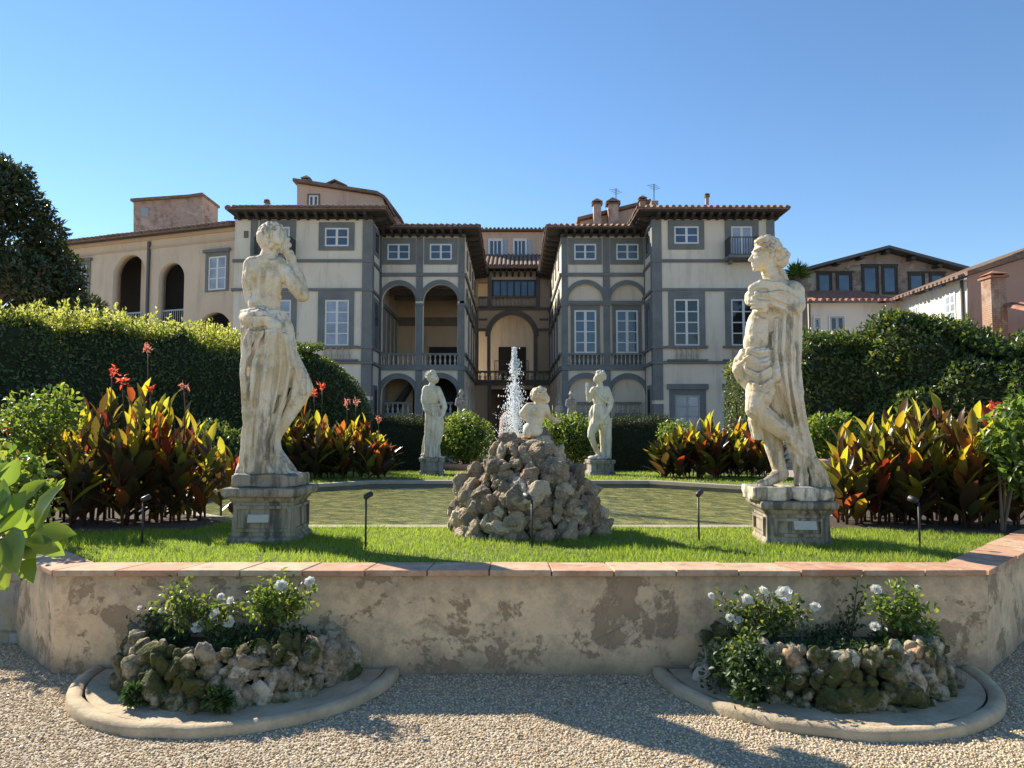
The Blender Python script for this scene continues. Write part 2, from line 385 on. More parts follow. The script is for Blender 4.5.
# water
b = NB('pool_water')
wv = b.scaled(1.0, 2.8, 1.0)
wd_ = b.scaled(2.2, 1.9, 1.0)
b.base(b.mix(b.ramp(b.noise(1.9, 6, 0.72, wd_), [(0.42, 0), (0.58, 1)]), (0.17, 0.175, 0.045), (0.36, 0.345, 0.105))); b.rough(0.05); b.bs.inputs['Specular IOR Level'].default_value = 0.5  # bright and dark ripple glints are mixed into the base colour
b.bump(b.math('ADD', b.noise(1.7, 4, 0.6, wd_), b.math('MULTIPLY', b.noise(12, 3, 0.6, wv), 0.08)), 0.9, 0.09); M['water'] = b.m
b = NB('spray_water'); b.base((0.9, 0.92, 0.95)); b.rough(0.15)
tr = b.n('ShaderNodeBsdfTranslucent'); tr.inputs[0].default_value = (0.95, 0.97, 1, 1)
mx = b.n('ShaderNodeMixShader'); mx.inputs[0].default_value = 0.6; b.l(b.bs.outputs[0], mx.inputs[1]); b.l(tr.outputs[0], mx.inputs[2]); b.l(mx.outputs[0], b.out.inputs[0]); M['spray'] = b.m

# leaves: reflecting colour and through-lit colour ramps over a per-leaf random
def leafmat(name, refl, trans, tmix=0.4, rough=0.42, spec=0.4):
    b = NB(name); r = b.attr('rnd')
    b.base(b.ramp(r, refl)); b.rough(rough); b.bs.inputs['Specular IOR Level'].default_value = spec
    tr = b.n('ShaderNodeBsdfTranslucent'); b.l(b.ramp(r, trans), tr.inputs[0])
    mx = b.n('ShaderNodeMixShader'); mx.inputs[0].default_value = tmix
    b.l(b.bs.outputs[0], mx.inputs[1]); b.l(tr.outputs[0], mx.inputs[2]); b.l(mx.outputs[0], b.out.inputs[0]); return b.m
M['leaf_hedge'] = leafmat('laurel_leaf', [(0, (0.038, 0.066, 0.026)), (0.6, (0.075, 0.12, 0.042)), (1, (0.12, 0.16, 0.055))], [(0, (0.06, 0.12, 0.015)), (0.7, (0.20, 0.28, 0.03)), (1, (0.42, 0.45, 0.06))], 0.33, 0.38, 0.5)
M['leaf_shoot'] = leafmat('young_hedge_leaf', [(0, (0.09, 0.14, 0.03)), (1, (0.17, 0.20, 0.05))], [(0, (0.40, 0.48, 0.06)), (1, (0.72, 0.70, 0.16))], 0.5, 0.4)
M['leaf_tree'] = leafmat('magnolia_leaf', [(0, (0.03, 0.05, 0.022)), (0.7, (0.055, 0.08, 0.03)), (0.9, (0.13, 0.10, 0.05))], [(0, (0.05, 0.08, 0.012)), (1, (0.13, 0.15, 0.02))], 0.25, 0.28, 0.6)
M['leaf_box'] = leafmat('box_leaf', [(0, (0.02, 0.03, 0.012)), (1, (0.04, 0.055, 0.02))], [(0, (0.04, 0.07, 0.012)), (1, (0.1, 0.12, 0.02))], 0.25, 0.5, 0.3)
M['leaf_lemon'] = leafmat('lemon_leaf', [(0, (0.045, 0.09, 0.02)), (0.6, (0.08, 0.14, 0.03)), (1, (0.13, 0.18, 0.04))], [(0, (0.16, 0.30, 0.03)), (1, (0.45, 0.50, 0.06))], 0.45, 0.35)
M['leaf_rose'] = leafmat('rose_leaf', [(0, (0.03, 0.06, 0.02)), (0.6, (0.06, 0.10, 0.03)), (1, (0.12, 0.16, 0.04))], [(0, (0.10, 0.2, 0.025)), (1, (0.40, 0.44, 0.06))], 0.42, 0.4)
M['leaf_fern'] = leafmat('fern_leaf', [(0, (0.025, 0.055, 0.02)), (1, (0.06, 0.10, 0.03))], [(0, (0.05, 0.12, 0.02)), (1, (0.14, 0.2, 0.03))], 0.3, 0.5)
M['leaf_big'] = leafmat('broad_glossy_leaf', [(0, (0.05, 0.10, 0.022)), (1, (0.10, 0.17, 0.04))], [(0, (0.20, 0.36, 0.03)), (1, (0.45, 0.55, 0.06))], 0.5, 0.32)
M['canna'] = leafmat('canna_leaf', [(0, (0.07, 0.025, 0.018)), (0.2, (0.06, 0.06, 0.02)), (0.5, (0.05, 0.055, 0.024)), (1, (0.06, 0.042, 0.03))],
                     [(0, (0.45, 0.05, 0.02)), (0.10, (0.62, 0.14, 0.03)), (0.16, (0.82, 0.52, 0.03)), (0.28, (0.85, 0.74, 0.04)), (0.45, (0.66, 0.66, 0.05)), (0.52, (0.17, 0.16, 0.02)), (0.8, (0.12, 0.085, 0.018)), (1, (0.14, 0.045, 0.02))], 0.45, 0.3, 0.5)
M['canna_stem'] = stone('canna_stem', (0.10, 0.03, 0.02), (0.06, 0.05, 0.02), 14, 0.1, 0.5)
M['canna_flower'] = leafmat('canna_petal', [(0, (0.55, 0.04, 0.03)), (1, (0.7, 0.12, 0.06))], [(0, (0.8, 0.08, 0.05)), (1, (0.9, 0.2, 0.1))], 0.5, 0.5)
M['canna_flower_dry'] = leafmat('dry_petal', [(0, (0.42, 0.13, 0.11)), (1, (0.5, 0.2, 0.16))], [(0, (0.6, 0.2, 0.15)), (1, (0.65, 0.3, 0.2))], 0.5, 0.6)
M['rose'] = leafmat('white_petal', [(0, (0.80, 0.78, 0.70)), (1, (0.86, 0.85, 0.80))], [(0, (0.8, 0.78, 0.68)), (1, (0.85, 0.83, 0.76))], 0.35, 0.6)
M['grass'] = leafmat('grass_blade', [(0, (0.08, 0.13, 0.02)), (0.6, (0.13, 0.20, 0.028)), (0.95, (0.20, 0.25, 0.045)), (1, (0.36, 0.31, 0.12))], [(0, (0.30, 0.46, 0.035)), (1, (0.55, 0.68, 0.07))], 0.5, 0.45, 0.3)
b = NB('lawn_soil'); b.base(b.mix(b.noise(12, 6, 0.7), (0.08, 0.11, 0.02), (0.12, 0.15, 0.03))); b.rough(0.95); b.bump(b.noise(90, 4), 0.8, 0.02); M['lawn'] = b.m
b = NB('bark'); b.base(b.mix(b.noise(9, 6, 0.7, b.scaled(3, 3, 0.6)), (0.10, 0.075, 0.05), (0.17, 0.13, 0.09))); b.rough(0.95); b.bump(b.noise(18, 6, 0.7, b.scaled(2, 2, 0.4)), 0.8, 0.02); M['bark'] = b.m
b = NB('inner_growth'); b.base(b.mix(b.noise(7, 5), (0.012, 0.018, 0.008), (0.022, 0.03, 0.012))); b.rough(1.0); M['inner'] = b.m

# ------------------------------------------------------------------ facade face helper
class Face:
    def __init__(s, p0, u, n): s.p0 = Vector(p0); s.u = Vector(u).normalized(); s.n = Vector(n).normalized()
    def P(s, u, z, d=0.0):
        q = s.p0 + s.u * u + s.n * d; return Vector((q.x, q.y, z))
    def uz(s, px, py):
        q = on_plane(px, py, s.p0, s.n); return (q - s.p0).dot(s.u), q.z
    def rect(s, px0, py0, px1, py1):
        pm = (py0 + py1) / 2; pc = (px0 + px1) / 2
        return (s.uz(px0, pm)[0], s.uz(px1, pm)[0], s.uz(pc, py1)[1], s.uz(pc, py0)[1])
    def box(s, mb, u0, u1, z0, z1, d0, d1):
        # d0 < d1, d outward
        c = [s.P(u0, z0, d1), s.P(u1, z0, d1), s.P(u1, z0, d0), s.P(u0, z0, d0), s.P(u0, z1, d1), s.P(u1, z1, d1), s.P(u1, z1, d0), s.P(u0, z1, d0)]
        return mb.hexa(c)
    def pbox(s, mb, px0, py0, px1, py1, d0, d1):
        u0, u1, z0, z1 = s.rect(px0, py0, px1, py1); return s.box(mb, u0, u1, z0, z1, d0, d1)
    def sheet(s, name, outer, holes, d, thick, m, parent):
        """flat wall of given thickness with holes; outer/holes are loops of (u,z); front face at d"""
        cu = bpy.data.curves.new('tmp', 'CURVE'); cu.dimensions = '2D'; cu.fill_mode = 'BOTH'; cu.extrude = thick / 2
        for loop in [outer] + holes:
            sp = cu.splines.new('POLY'); sp.points.add(len(loop) - 1); sp.use_cyclic_u = True
            for p, q in zip(sp.points, loop): p.co = (q[0], q[1], 0, 1)
        o = bpy.data.objects.new('tmp', cu); COL.objects.link(o)
        dg = bpy.context.evaluated_depsgraph_get(); me = bpy.data.meshes.new_from_object(o.evaluated_get(dg))
        bpy.data.objects.remove(o); bpy.data.curves.remove(cu)
        for v in me.vertices: v.co = s.P(v.co.x, v.co.y, d - thick / 2 + v.co.z)
        bm = bmesh.new(); bm.from_mesh(me); bmesh.ops.remove_doubles(bm, verts=bm.verts, dist=1e-5); bmesh.ops.recalc_face_normals(bm, faces=bm.faces); bm.to_mesh(me); bm.free()
        me.name = name; return link_mesh(name, me, m, parent)

def arch_loop(u0, u1, z0, zs, seg=20):
    c = (u0 + u1) / 2; r = (u1 - u0) / 2
    return [(u0, z0), (u1, z0)] + [(c + r * cos(pi * k / seg), zs + r * sin(pi * k / seg)) for k in range(seg + 1)]
def rect_loop(u0, u1, z0, z1): return [(u0, z0), (u1, z0), (u1, z1), (u0, z1)]
def archivolt(fc, name, u0, u1, zs, wid, d0, d1, m, parent, seg=24, leg=0.0):
    c = (u0 + u1) / 2; r = (u1 - u0) / 2; mb = MB(); pts = []
    ts = [pi * k / seg for k in range(seg + 1)]
    ring = [(c + r * cos(t), zs + r * sin(t), c + (r + wid) * cos(t), zs + (r + wid) * sin(t)) for t in ts]
    vs = []; fs = []
    for (a, b_, e, f) in ring:
        vs += [fc.P(a, b_, d1), fc.P(e, f, d1), fc.P(e, f, d0), fc.P(a, b_, d0)]
    for i in range(seg):
        for k in range(4):
            k2 = (k + 1) % 4; fs.append((i * 4 + k, i * 4 + k2, (i + 1) * 4 + k2, (i + 1) * 4 + k))
    fs.append((0, 3, 2, 1)); q = seg * 4; fs.append((q, q + 1, q + 2, q + 3))
    mb.add(vs, fs); return mb.build(name, m, parent)

def window(fc, parent, fr, sur=None, nx=2, ny=3, pane='glass', smat='grey_stone', fmat='white', dd=0.07, cornice=0.0, bar=0.06, mid=0.09, name='window', label=None):
    """fr, sur = pixel rectangles in the plane of fc; surround (the part) > frame, pane"""
    a, b_, z0, z1 = fc.rect(*fr)
    mb = MB()
    if sur:
        s0, s1, t0, t1 = fc.rect(*sur)
        fc.box(mb, s0, a, t0, t1, -0.02, dd); fc.box(mb, b_, s1, t0, t1, -0.02, dd)
        if t1 > z1: fc.box(mb, a, b_, z1, t1, -0.02, dd)
        if t0 < z0: fc.box(mb, a, b_, t0, z0, -0.02, dd)
        if cornice: fc.box(mb, s0 - 0.12, s1 + 0.12, t1, t1 + cornice, -0.02, dd + 0.14)
    else:
        e = 0.05
        fc.box(mb, a - e, a, z0 - e, z1 + e, -0.02, dd); fc.box(mb, b_, b_ + e, z0 - e, z1 + e, -0.02, dd); fc.box(mb, a, b_, z1, z1 + e, -0.02, dd); fc.box(mb, a, b_, z0 - e, z0, -0.02, dd)
    win = mb.build(name, M[smat], parent)
    if label: win['label'] = label
    mb = MB(); g = 0.0
    fc.box(mb, a, a + mid, z0, z1, 0.0, 0.045); fc.box(mb, b_ - mid, b_, z0, z1, 0.0, 0.045)
    fc.box(mb, a + mid, b_ - mid, z1 - mid, z1, 0.0, 0.045); fc.box(mb, a + mid, b_ - mid, z0, z0 + mid, 0.0, 0.045)
    ia, ib, iz0, iz1 = a + mid, b_ - mid, z0 + mid, z1 - mid
    for k in range(1, nx):
        u = ia + (ib - ia) * k / nx; t = mid * 0.75 if nx == 2 or k == nx / 2 else bar / 2
        fc.box(mb, u - t, u + t, iz0, iz1, 0.0, 0.04)
    for k in range(1, ny):
        zz = iz0 + (iz1 - iz0) * k / ny; fc.box(mb, ia, ib, zz - bar / 2, zz + bar / 2, 0.0, 0.034)
    mb.build('frame', M[fmat], win)
    mb = MB(); fc.box(mb, ia, ib, iz0, iz1, 0.004, 0.014); mb.build('pane', M[pane], win)
    return win

# baluster shared mesh, unit height
mb = MB(); mb.lathe([(0.30, 0), (0.30, 0.08), (0.16, 0.12), (0.22, 0.2), (0.36, 0.32), (0.30, 0.45), (0.15, 0.68), (0.13, 0.80), (0.24, 0.86), (0.30, 0.92), (0.30, 1.0)], (0, 0, 0), 8)
BAL = mb.mesh('baluster', True); BAL.materials.append(M['pale_baluster'])
mb = MB(); mb.lathe([(0.30, 0), (0.30, 0.08), (0.16, 0.12), (0.22, 0.2), (0.36, 0.32), (0.30, 0.45), (0.15, 0.68), (0.13, 0.80), (0.24, 0.86), (0.30, 0.92), (0.30, 1.0)], (0, 0, 0), 8)
BALG = mb.mesh('baluster', True); BALG.materials.append(M['grey_stone'])
def balustrade(fc, parent, px0, px1, ytop, yrail, ybase, ybot, nb, d, m='grey_stone', bal=None, rail_ext=0.0, wid=0.26):
    """rail ytop..yrail, balusters yrail..ybase, plinth ybase..ybot (photo rows), centred at depth d"""
    u0, u1, zb, zt = fc.rect(px0, yrail, px1, ybase)
    _, _, zr0, zr1 = fc.rect(px0, ytop, px1, yrail); _, _, zp0, zp1 = fc.rect(px0, ybase, px1, ybot)
    mb = MB(); fc.box(mb, u0 - rail_ext, u1 + rail_ext, zr0, zr1, d - wid / 2, d + wid / 2); r = mb.build('balustrade', M[m], parent)
    mb = MB(); fc.box(mb, u0 - rail_ext, u1 + rail_ext, zp0, zp1, d - wid / 2, d + wid / 2); mb.build('plinth', M[m], r)
    h = zt - zb; w_ = min(0.62 * (u1 - u0) / nb, h * 0.42)
    for k in range(nb):
        u = u0 + (u1 - u0) * (k + 0.5) / nb
        place('baluster', bal or BAL, r, fc.P(u, zb, d), (0, 0, 0), (w_ * 1.25, w_ * 1.25, h))
    return r

def hip_roof(name, parent, x0, x1, y0, y1, z, over, slope, m='tile', pitch=0.34, sides='fblr'):
    X0, X1, Y0, Y1 = x0 - over, x1 + over, y0 - over, y1 + over
    hw = min(X1 - X0, Y1 - Y0) / 2; zr = z + hw * slope; t = 0.10
    mb = MB()
    if (X1 - X0) < (Y1 - Y0): r0, r1 = (X0 + hw, Y0 + hw), (X0 + hw, Y1 - hw)
    else: r0, r1 = (X0 + hw, Y0 + hw), (X1 - hw, Y0 + hw)
    vs = [(X0, Y0, z), (X1, Y0, z), (X1, Y1, z), (X0, Y1, z), (X0, Y0, z + t), (X1, Y0, z + t), (X1, Y1, z + t), (X0, Y1, z + t), (r0[0], r0[1], zr + t), (r1[0], r1[1], zr + t)]
    fs = [(0, 3, 2, 1), (0, 1, 5, 4), (1, 2, 6, 5), (2, 3, 7, 6), (3, 0, 4, 7)]
    if (X1 - X0) < (Y1 - Y0): fs += [(4, 5, 8), (5, 6, 9, 8), (6, 7, 9), (7, 4, 8, 9)]
    else: fs += [(4, 5, 9, 8), (5, 6, 9), (6, 7, 8, 9), (7, 4, 8)]
    mb.add(vs, fs)
    def roll(p, dirv, L):
        q = p + dirv * L + Vector((0, 0, L * slope)); side = Vector((-dirv.y, dirv.x, 0)) * pitch * 0.36
        jig = random.uniform(-0.03, 0.03); p = p - dirv * (0.07 + jig); up = Vector((0, 0, pitch * 0.36))
        a = [p - side, p - side * 0.6 + up * 0.8, p + up, p + side * 0.6 + up * 0.8, p + side]; c = [x - p + q for x in a]
        mb.add(a + c, [(i, i + 1, i + 6, i + 5) for i in range(4)] + [(0, 1, 2, 3, 4)])
    n = int((X1 - X0) / pitch)
    for k in range(n):
        x = X0 + (k + 0.5) * (X1 - X0) / n; L = min(x - X0, X1 - x, hw)
        if 'f' in sides: roll(Vector((x, Y0, z + t)), Vector((0, 1, 0)), max(L, 0.1))
        if 'b' in sides: roll(Vector((x, Y1, z + t)), Vector((0, -1, 0)), max(L, 0.1))
    n = int((Y1 - Y0) / pitch)
    for k in range(n):
        y = Y0 + (k + 0.5) * (Y1 - Y0) / n; L = min(y - Y0, Y1 - y, hw)
        if 'l' in sides: roll(Vector((X0, y, z + t)), Vector((1, 0, 0)), max(L, 0.1))
        if 'r' in sides: roll(Vector((X1, y, z + t)), Vector((-1, 0, 0)), max(L, 0.1))
    return mb.build(name, M[m], parent)

def brackets(parent, p0, p1, n, out, z1, h, length, wid=0.16):
    """carved eave brackets from p0 to p1 (x,y), pointing along out"""
    p0 = Vector((*p0, 0)); p1 = Vector((*p1, 0)); o = Vector((*out, 0)); s = Vector((-o.y, o.x, 0)) * wid / 2
    for k in range(n):
        p = p0 + (p1 - p0) * (k + 0.5) / n; mb = MB(); zt = Vector((0, 0, z1)); zb = Vector((0, 0, z1 - h)); zm = Vector((0, 0, z1 - h * 0.45))
        q = p + o * length; q2 = p + o * length * 0.55
        mb.add([p - s + zt, p - s + zb, q2 - s + zb * 1.0 + Vector((0, 0, h * 0.15)), q - s + zm, q - s + zt, p + s + zt, p + s + zb, q2 + s + zb + Vector((0, 0, h * 0.15)), q + s + zm, q + s + zt],
               [(0, 1, 2, 3, 4), (9, 8, 7, 6, 5), (0, 5, 6, 1), (1, 6, 7, 2), (2, 7, 8, 3), (3, 8, 9, 4), (4, 9, 5, 0)])
        mb.build('eave_bracket', M['dark_wood'], parent)
#@@PART2
# ================================================================== SETTING
LAWN = 0.66
mb = MB(); mb.add([(-2500, -2500, 0), (2500, -2500, 0), (2500, 2500, 0), (-2500, 2500, 0)], [(0, 1, 2, 3)])
tag(mb.build('ground', M['gravel']), kind='structure')

# raised octagonal platform with its retaining wall
OCT = [(-3.02, 5.02), (3.13, 5.02), (6.6, 8.55), (6.6, 14.2), (3.4, 17.4), (-3.4, 17.4), (-6.5, 14.2), (-6.5, 8.5)]
POOL = [(-2.35, 7.45), (2.35, 7.45), (4.5, 9.45), (4.5, 11.9), (2.5, 13.9), (-2.5, 13.9), (-4.5, 11.9), (-4.5, 9.45)]
def offset(poly, d):
    """inward (d>0) offset of a counter-clockwise polygon"""
    n = len(poly); out = []
    for i in range(n):
        p0, p1, p2 = Vector(poly[i - 1]), Vector(poly[i]), Vector(poly[(i + 1) % n])
        a = (p1 - p0).normalized(); c = (p2 - p1).normalized(); na = Vector((-a.y, a.x)); nc = Vector((-c.y, c.x))
        bi = (na + nc).normalized(); out.append(p1 + bi * d / bi.dot(na))
    return [(p.x, p.y) for p in out]
def inside(poly, X, Y):
    r = np.zeros(len(X), dtype=bool); n = len(poly)
    for i in range(n):
        x0, y0 = poly[i]; x1, y1 = poly[(i + 1) % n]
        c = ((y0 > Y) != (y1 > Y)); xx = (x1 - x0) * (Y - y0) / ((y1 - y0) or 1e-9) + x0; r ^= c & (X < xx)
    return r

# lawn sheet: platform minus pool
def annulus(name, outer, inner, z, m):
    fc = Face((0, 0, 0), (1, 0, 0), (0, 0, 1))
    cu = bpy.data.curves.new('tmp', 'CURVE'); cu.dimensions = '2D'; cu.fill_mode = 'BOTH'
    for loop in (outer, inner):
        sp = cu.splines.new('POLY'); sp.points.add(len(loop) - 1); sp.use_cyclic_u = True
        for p, q in zip(sp.points, loop): p.co = (q[0], q[1], 0, 1)
    o = bpy.data.objects.new('tmp', cu); COL.objects.link(o); dg = bpy.context.evaluated_depsgraph_get()
    me = bpy.data.meshes.new_from_object(o.evaluated_get(dg)); bpy.data.objects.remove(o); bpy.data.curves.remove(cu)
    for v in me.vertices: v.co.z = z
    bm = bmesh.new(); bm.from_mesh(me); bmesh.ops.recalc_face_normals(bm, faces=bm.faces)
    for f in bm.faces:
        if f.normal.z < 0: f.normal_flip()
    bm.to_mesh(me); bm.free(); me.name = name
    return link_mesh(name, me, m)
tag(annulus('lawn', offset(OCT, 0.12), offset(POOL, -0.08), LAWN, M['lawn']), kind='structure')
# water and the pool basin
mb = MB(); mb.add([(p[0], p[1], 0.545) for p in offset(POOL, -0.05)], [tuple(range(8))]); tag(mb.build('water', M['water']), kind='structure')
pool = thing('pool_rim', 'pale stone rim of the octagonal garden pool', 'pool rim', (0, 10.6, LAWN))
PO, PI_ = offset(POOL, -0.20), POOL
mb = MB(); n = 8
vs = [(p[0], p[1], LAWN + 0.010) for p in PO] + [(p[0], p[1], LAWN + 0.010) for p in PI_] + [(p[0], p[1], LAWN - 0.1) for p in PO] + [(p[0], p[1], LAWN - 0.05) for p in PI_]
fs = []
for i in range(n):
    j = (i + 1) % n; fs += [(i, j, n + j, n + i), (i, 2 * n + i, 2 * n + j, j), (n + i, n + j, 3 * n + j, 3 * n + i)]
mb.add(vs, fs); mb.build('coping', M['pool_stone'], pool)
mb = MB(); q = offset(POOL, -0.02); vs = [(p[0], p[1], LAWN - 0.03) for p in q] + [(p[0], p[1], 0.2) for p in q]
mb.add(vs, [(i, (i + 1) % n, n + (i + 1) % n, n + i) for i in range(n)]); mb.build('inner_wall', M['pool_side'], pool)

wall = thing('retaining_wall', 'low flaking plaster retaining wall with terracotta coping along the front lawn', 'garden wall', (0, 5.02, 0))
TH = 0.28
WI = offset(OCT, TH)
def wall_mesh():
    V = []; Fc = []
    for i in range(8):
        p, q = Vector(OCT[i]), Vector(OCT[(i + 1) % 8]); L = (q - p).length; nu = max(2, int(L / 0.05)) if i in (0, 1, 7) else 4; nz = 14
        d = (q - p).normalized(); nrm = Vector((d.y, -d.x)); base = len(V)
        for a in range(nu + 1):
            for c in range(nz + 1):
                t = a / nu; pt = p.lerp(q, t); V.append((pt.x, pt.y, (LAWN - 0.022) * c / nz))
        for a in range(nu):
            for c in range(nz):
                k = base + a * (nz + 1) + c; Fc.append((k, k + nz + 1, k + nz + 2, k + 1))
    V = np.array(V); disp = fbm(V, 2.2, 5, 4) * 0.011
    c = np.array([0, 11.0]); out = V[:, :2] - c; out /= np.linalg.norm(out, axis=1)[:, None]
    V[:, :2] += out * disp[:, None] - out * 0.008
    return np_mesh('plaster_face', V, np.array(Fc), smooth=True)
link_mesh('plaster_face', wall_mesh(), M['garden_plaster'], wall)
# coping tiles, one by one
for i in (7, 0, 1, 2, 6):
    p, q = Vector(OCT[i]), Vector(OCT[(i + 1) % 8]); pin, qin = Vector(WI[i]), Vector(WI[(i + 1) % 8]); L = (q - p).length
    nt_ = max(3, int(round(L / 0.40)))
    d = (q - p).normalized(); nrm = Vector((d.y, -d.x))
    for k in range(nt_):
        a, c = k / nt_ + 0.004 / L, (k + 1) / nt_ - 0.004 / L; e = random.uniform(0.02, 0.034); z1 = LAWN + 0.02 + random.uniform(-0.004, 0.004)
        A, B = p.lerp(q, a) + nrm * e, p.lerp(q, c) + nrm * (e + random.uniform(-0.004, 0.004)); C_, D = pin.lerp(qin, c), pin.lerp(qin, a)
        mb = MB(); mb.hexa([(A.x, A.y, LAWN - 0.020), (B.x, B.y, LAWN - 0.020), (C_.x, C_.y, LAWN - 0.020), (D.x, D.y, LAWN - 0.020), (A.x, A.y, z1), (B.x, B.y, z1), (C_.x, C_.y, z1), (D.x, D.y, z1)])
        mb.build('coping_tile', M['coping'], wall, bevel=0.006)

# soil of the planted corners of the platform
for nm, poly in (('flower_bed_soil', [(-6.2, 8.7), (-4.45, 6.9), (-3.0, 7.15), (-2.9, 7.7), (-3.9, 8.7), (-4.9, 9.6), (-6.2, 11)]), ('flower_bed_soil', [(3.05, 7.25), (4.4, 6.7), (6.2, 8.6), (6.2, 11), (4.9, 9.6), (3.3, 8.1)])):
    mb = MB(); mb.add([(x, y, LAWN + 0.006) for x, y in poly], [tuple(range(len(poly)))]); tag(mb.build(nm, M['soil']), kind='structure')

# ================================================================== PALAZZO
YO, YI, YC = 42.0, 44.8, 58.5
FO = Face((0, YO, 0), (1, 0, 0), (0, -1, 0)); FI = Face((0, YI, 0), (1, 0, 0), (0, -1, 0)); FC = Face((0, YC, 0), (1, 0, 0), (0, -1, 0))
XO = lambda px: at(px, 300, YO).x
XI = lambda px: at(px, 300, YI).x
XC = lambda px: at(px, 300, YC).x
ZO = lambda py: at(512, py, YO).z
ZE = lambda py: at(512, py, YO - 0.9).z
ZF = lambda py: at(512, py, YI - 0.9).z
ZI = lambda py: at(512, py, YI).z
ZC = lambda py: at(512, py, YC).z
pal = thing('palazzo', 'large cream palazzo with grey stone trim, two projecting blocks and arcaded inner wings', 'palazzo', (0, YI, 0))
# ---- outer blocks
def outer(pl, pr, side, wins, doors):
    x0, x1 = XO(pl), XO(pr); zt = ZO(219); OL, OR = (0.25, 0.95) if side > 0 else (0.95, 0.65)
    mb = MB(); mb.box(x0, x1, YO, YO + 13, 0, zt); mb.build('wall', M['cream'], pal)
    # eave: frieze, soffit, brackets, roof
    mb = MB(); mb.box(x0 - 0.06, x1 + 0.06, YO - 0.06, YO + 13, zt - 0.02, zt + 0.16); mb.box(x0 - OL + 0.12, x1 + OR - 0.12, YO - 0.8, YO + 13.6, ZE(210.6), ZE(209.4)); mb.build('cornice', M['dark_wood'], pal)
    mb = MB(); mb.box(x0 + 0.02, x1 - 0.02, YO + 0.02, YO + 12.9, zt + 0.16, ZE(210.6) - 0.003); mb.build('frieze', M['dark_wood'], pal)
    brackets(pal, (x0, YO), (x1, YO), 14, (0, -1), ZE(210.6) - 0.004, 0.30, 0.72)
    sx = x1 if side > 0 else x0
    for s2 in (-1, 1):
        bx = x1 if s2 > 0 else x0; brackets(pal, (bx, YO), (bx, YO + 3.0), 4, (s2, 0), ZE(210.6) - 0.004, 0.30, (OR if s2 > 0 else OL) - 0.2)
    hip_roof('roof', pal, x0 + 0.95 - OL, x1 - 0.95 + OR, YO, YO + 13, ZE(209.3), 0.95, 0.30)
    # courses wrap on the front and both sides
    for (a, c, e) in ((259.5, 262.5, 0.09), (288.5, 291.2, 0.12), (346.2, 348.6, 0.14), (361.2, 364, 0.15)):
        mb = MB(); z1, z0 = ZO(a), ZO(c)
        mb.box(x0 - e, x1 + e, YO - e, YO + 3.5, z0, z1) if a != 346.2 else None
        if a == 346.2:
            cx = XO(371) if side > 0 else XO(653.3); mb.box(min(cx, cx - side * 0.6) - e, max(cx, cx - side * 0.6) + e, YO - e, YO + 3.4, z0, z1)
        mb.build('string_course', M['grey_stone'], pal)
    # corner pilasters (the inner corner), outer ones
    def pil(pa, pb, ya, yb, e=0.06, wrap=0):
        mb = MB(); u0, u1 = XO(pa), XO(pb)
        mb.box(u0 - (e if wrap < 0 else 0), u1 + (e if wrap > 0 else 0), YO - e, YO + (0.5 if wrap else 0.02), ZO(yb), ZO(ya)); mb.build('pilaster', M['grey_stone'], pal)
    return x0, x1, pil
x0, x1, pil = outer(233.5, 371, 1, [], [])
BLK_L = (x0, x1)
for (ya, yb) in ((220, 259.3), (262.7, 288.3), (291.4, 361), (364.2, 396), (400, 440)): pil(362, 371, ya, yb, 0.07, 1)
for (ya, yb) in ((220, 259.3),): pil(249.5, 256.5, ya, yb)
for fr, su in (((325, 228, 349, 246.5), (319, 222.5, 354.5, 250.5)),): window(FO, pal, fr, su, 2, 2)
for fr, su in (((325, 300, 349, 345.8), (318, 292, 354, 346)), ((267, 300, 291, 345.8), (260, 292, 296.5, 346))): window(FO, pal, fr, su, 2, 4, 'glass_curtain')
window(FO, pal, (266, 227, 290, 257.5), (260, 220.5, 296, 259), 2, 1, 'glass_curtain')
mb = MB(); FO.pbox(mb, 244, 231, 248.5, 238, -0.02, 0.03); mb.build('vent', M['brown_stone'], pal)
balustrade(FO, pal, 322, 352, 346, 348.4, 359.5, 361, 5, -0.02 + 0.14, rail_ext=0.35)
balustrade(FO, pal, 264, 293, 346, 348.4, 359.5, 361, 5, 0.12, rail_ext=0.35)
x0, x1, pil = outer(653.5, 774.5, -1, [], [])
BLK_R = (x0, x1)
for (ya, yb) in ((220, 259.3), (262.7, 288.3), (291.4, 361), (364.2, 400), (404, 440)): pil(653.5, 662, ya, yb, 0.07, -1)
pil(768, 774.5, 220, 259.3, 0.07, 1); pil(768, 774.5, 262.7, 288.3, 0.07, 1)
window(FO, pal, (674, 226.5, 698.6, 244), (668, 220.5, 704, 249.5), 2, 2)
window(FO, pal, (674, 299.3, 699, 345.8), (668.5, 292, 705, 346), 2, 4, 'glass_dark')
window(FO, pal, (731, 299.3, 756, 345.8), (725, 292, 762, 346), 2, 4, 'glass_dark')
window(FO, pal, (731, 226.5, 752, 257.8), (725, 220.5, 758.5, 259), 2, 1, 'glass_curtain')
window(FO, pal, (675, 395, 700, 438), (669.5, 389.5, 706, 440), 2, 4, 'glass_curtain', cornice=0.3, fmat='grey_paint')
window(FO, pal, (731, 395, 756, 438), (725, 389.5, 762, 440), 2, 4, 'glass_curtain', cornice=0.3, fmat='grey_paint')
balustrade(FO, pal, 674, 700, 346, 348.4, 359.5, 361, 5, 0.12, rail_ext=0.4)
balustrade(FO, pal, 730, 757, 346, 348.4, 359.5, 361, 5, 0.12, rail_ext=0.4)
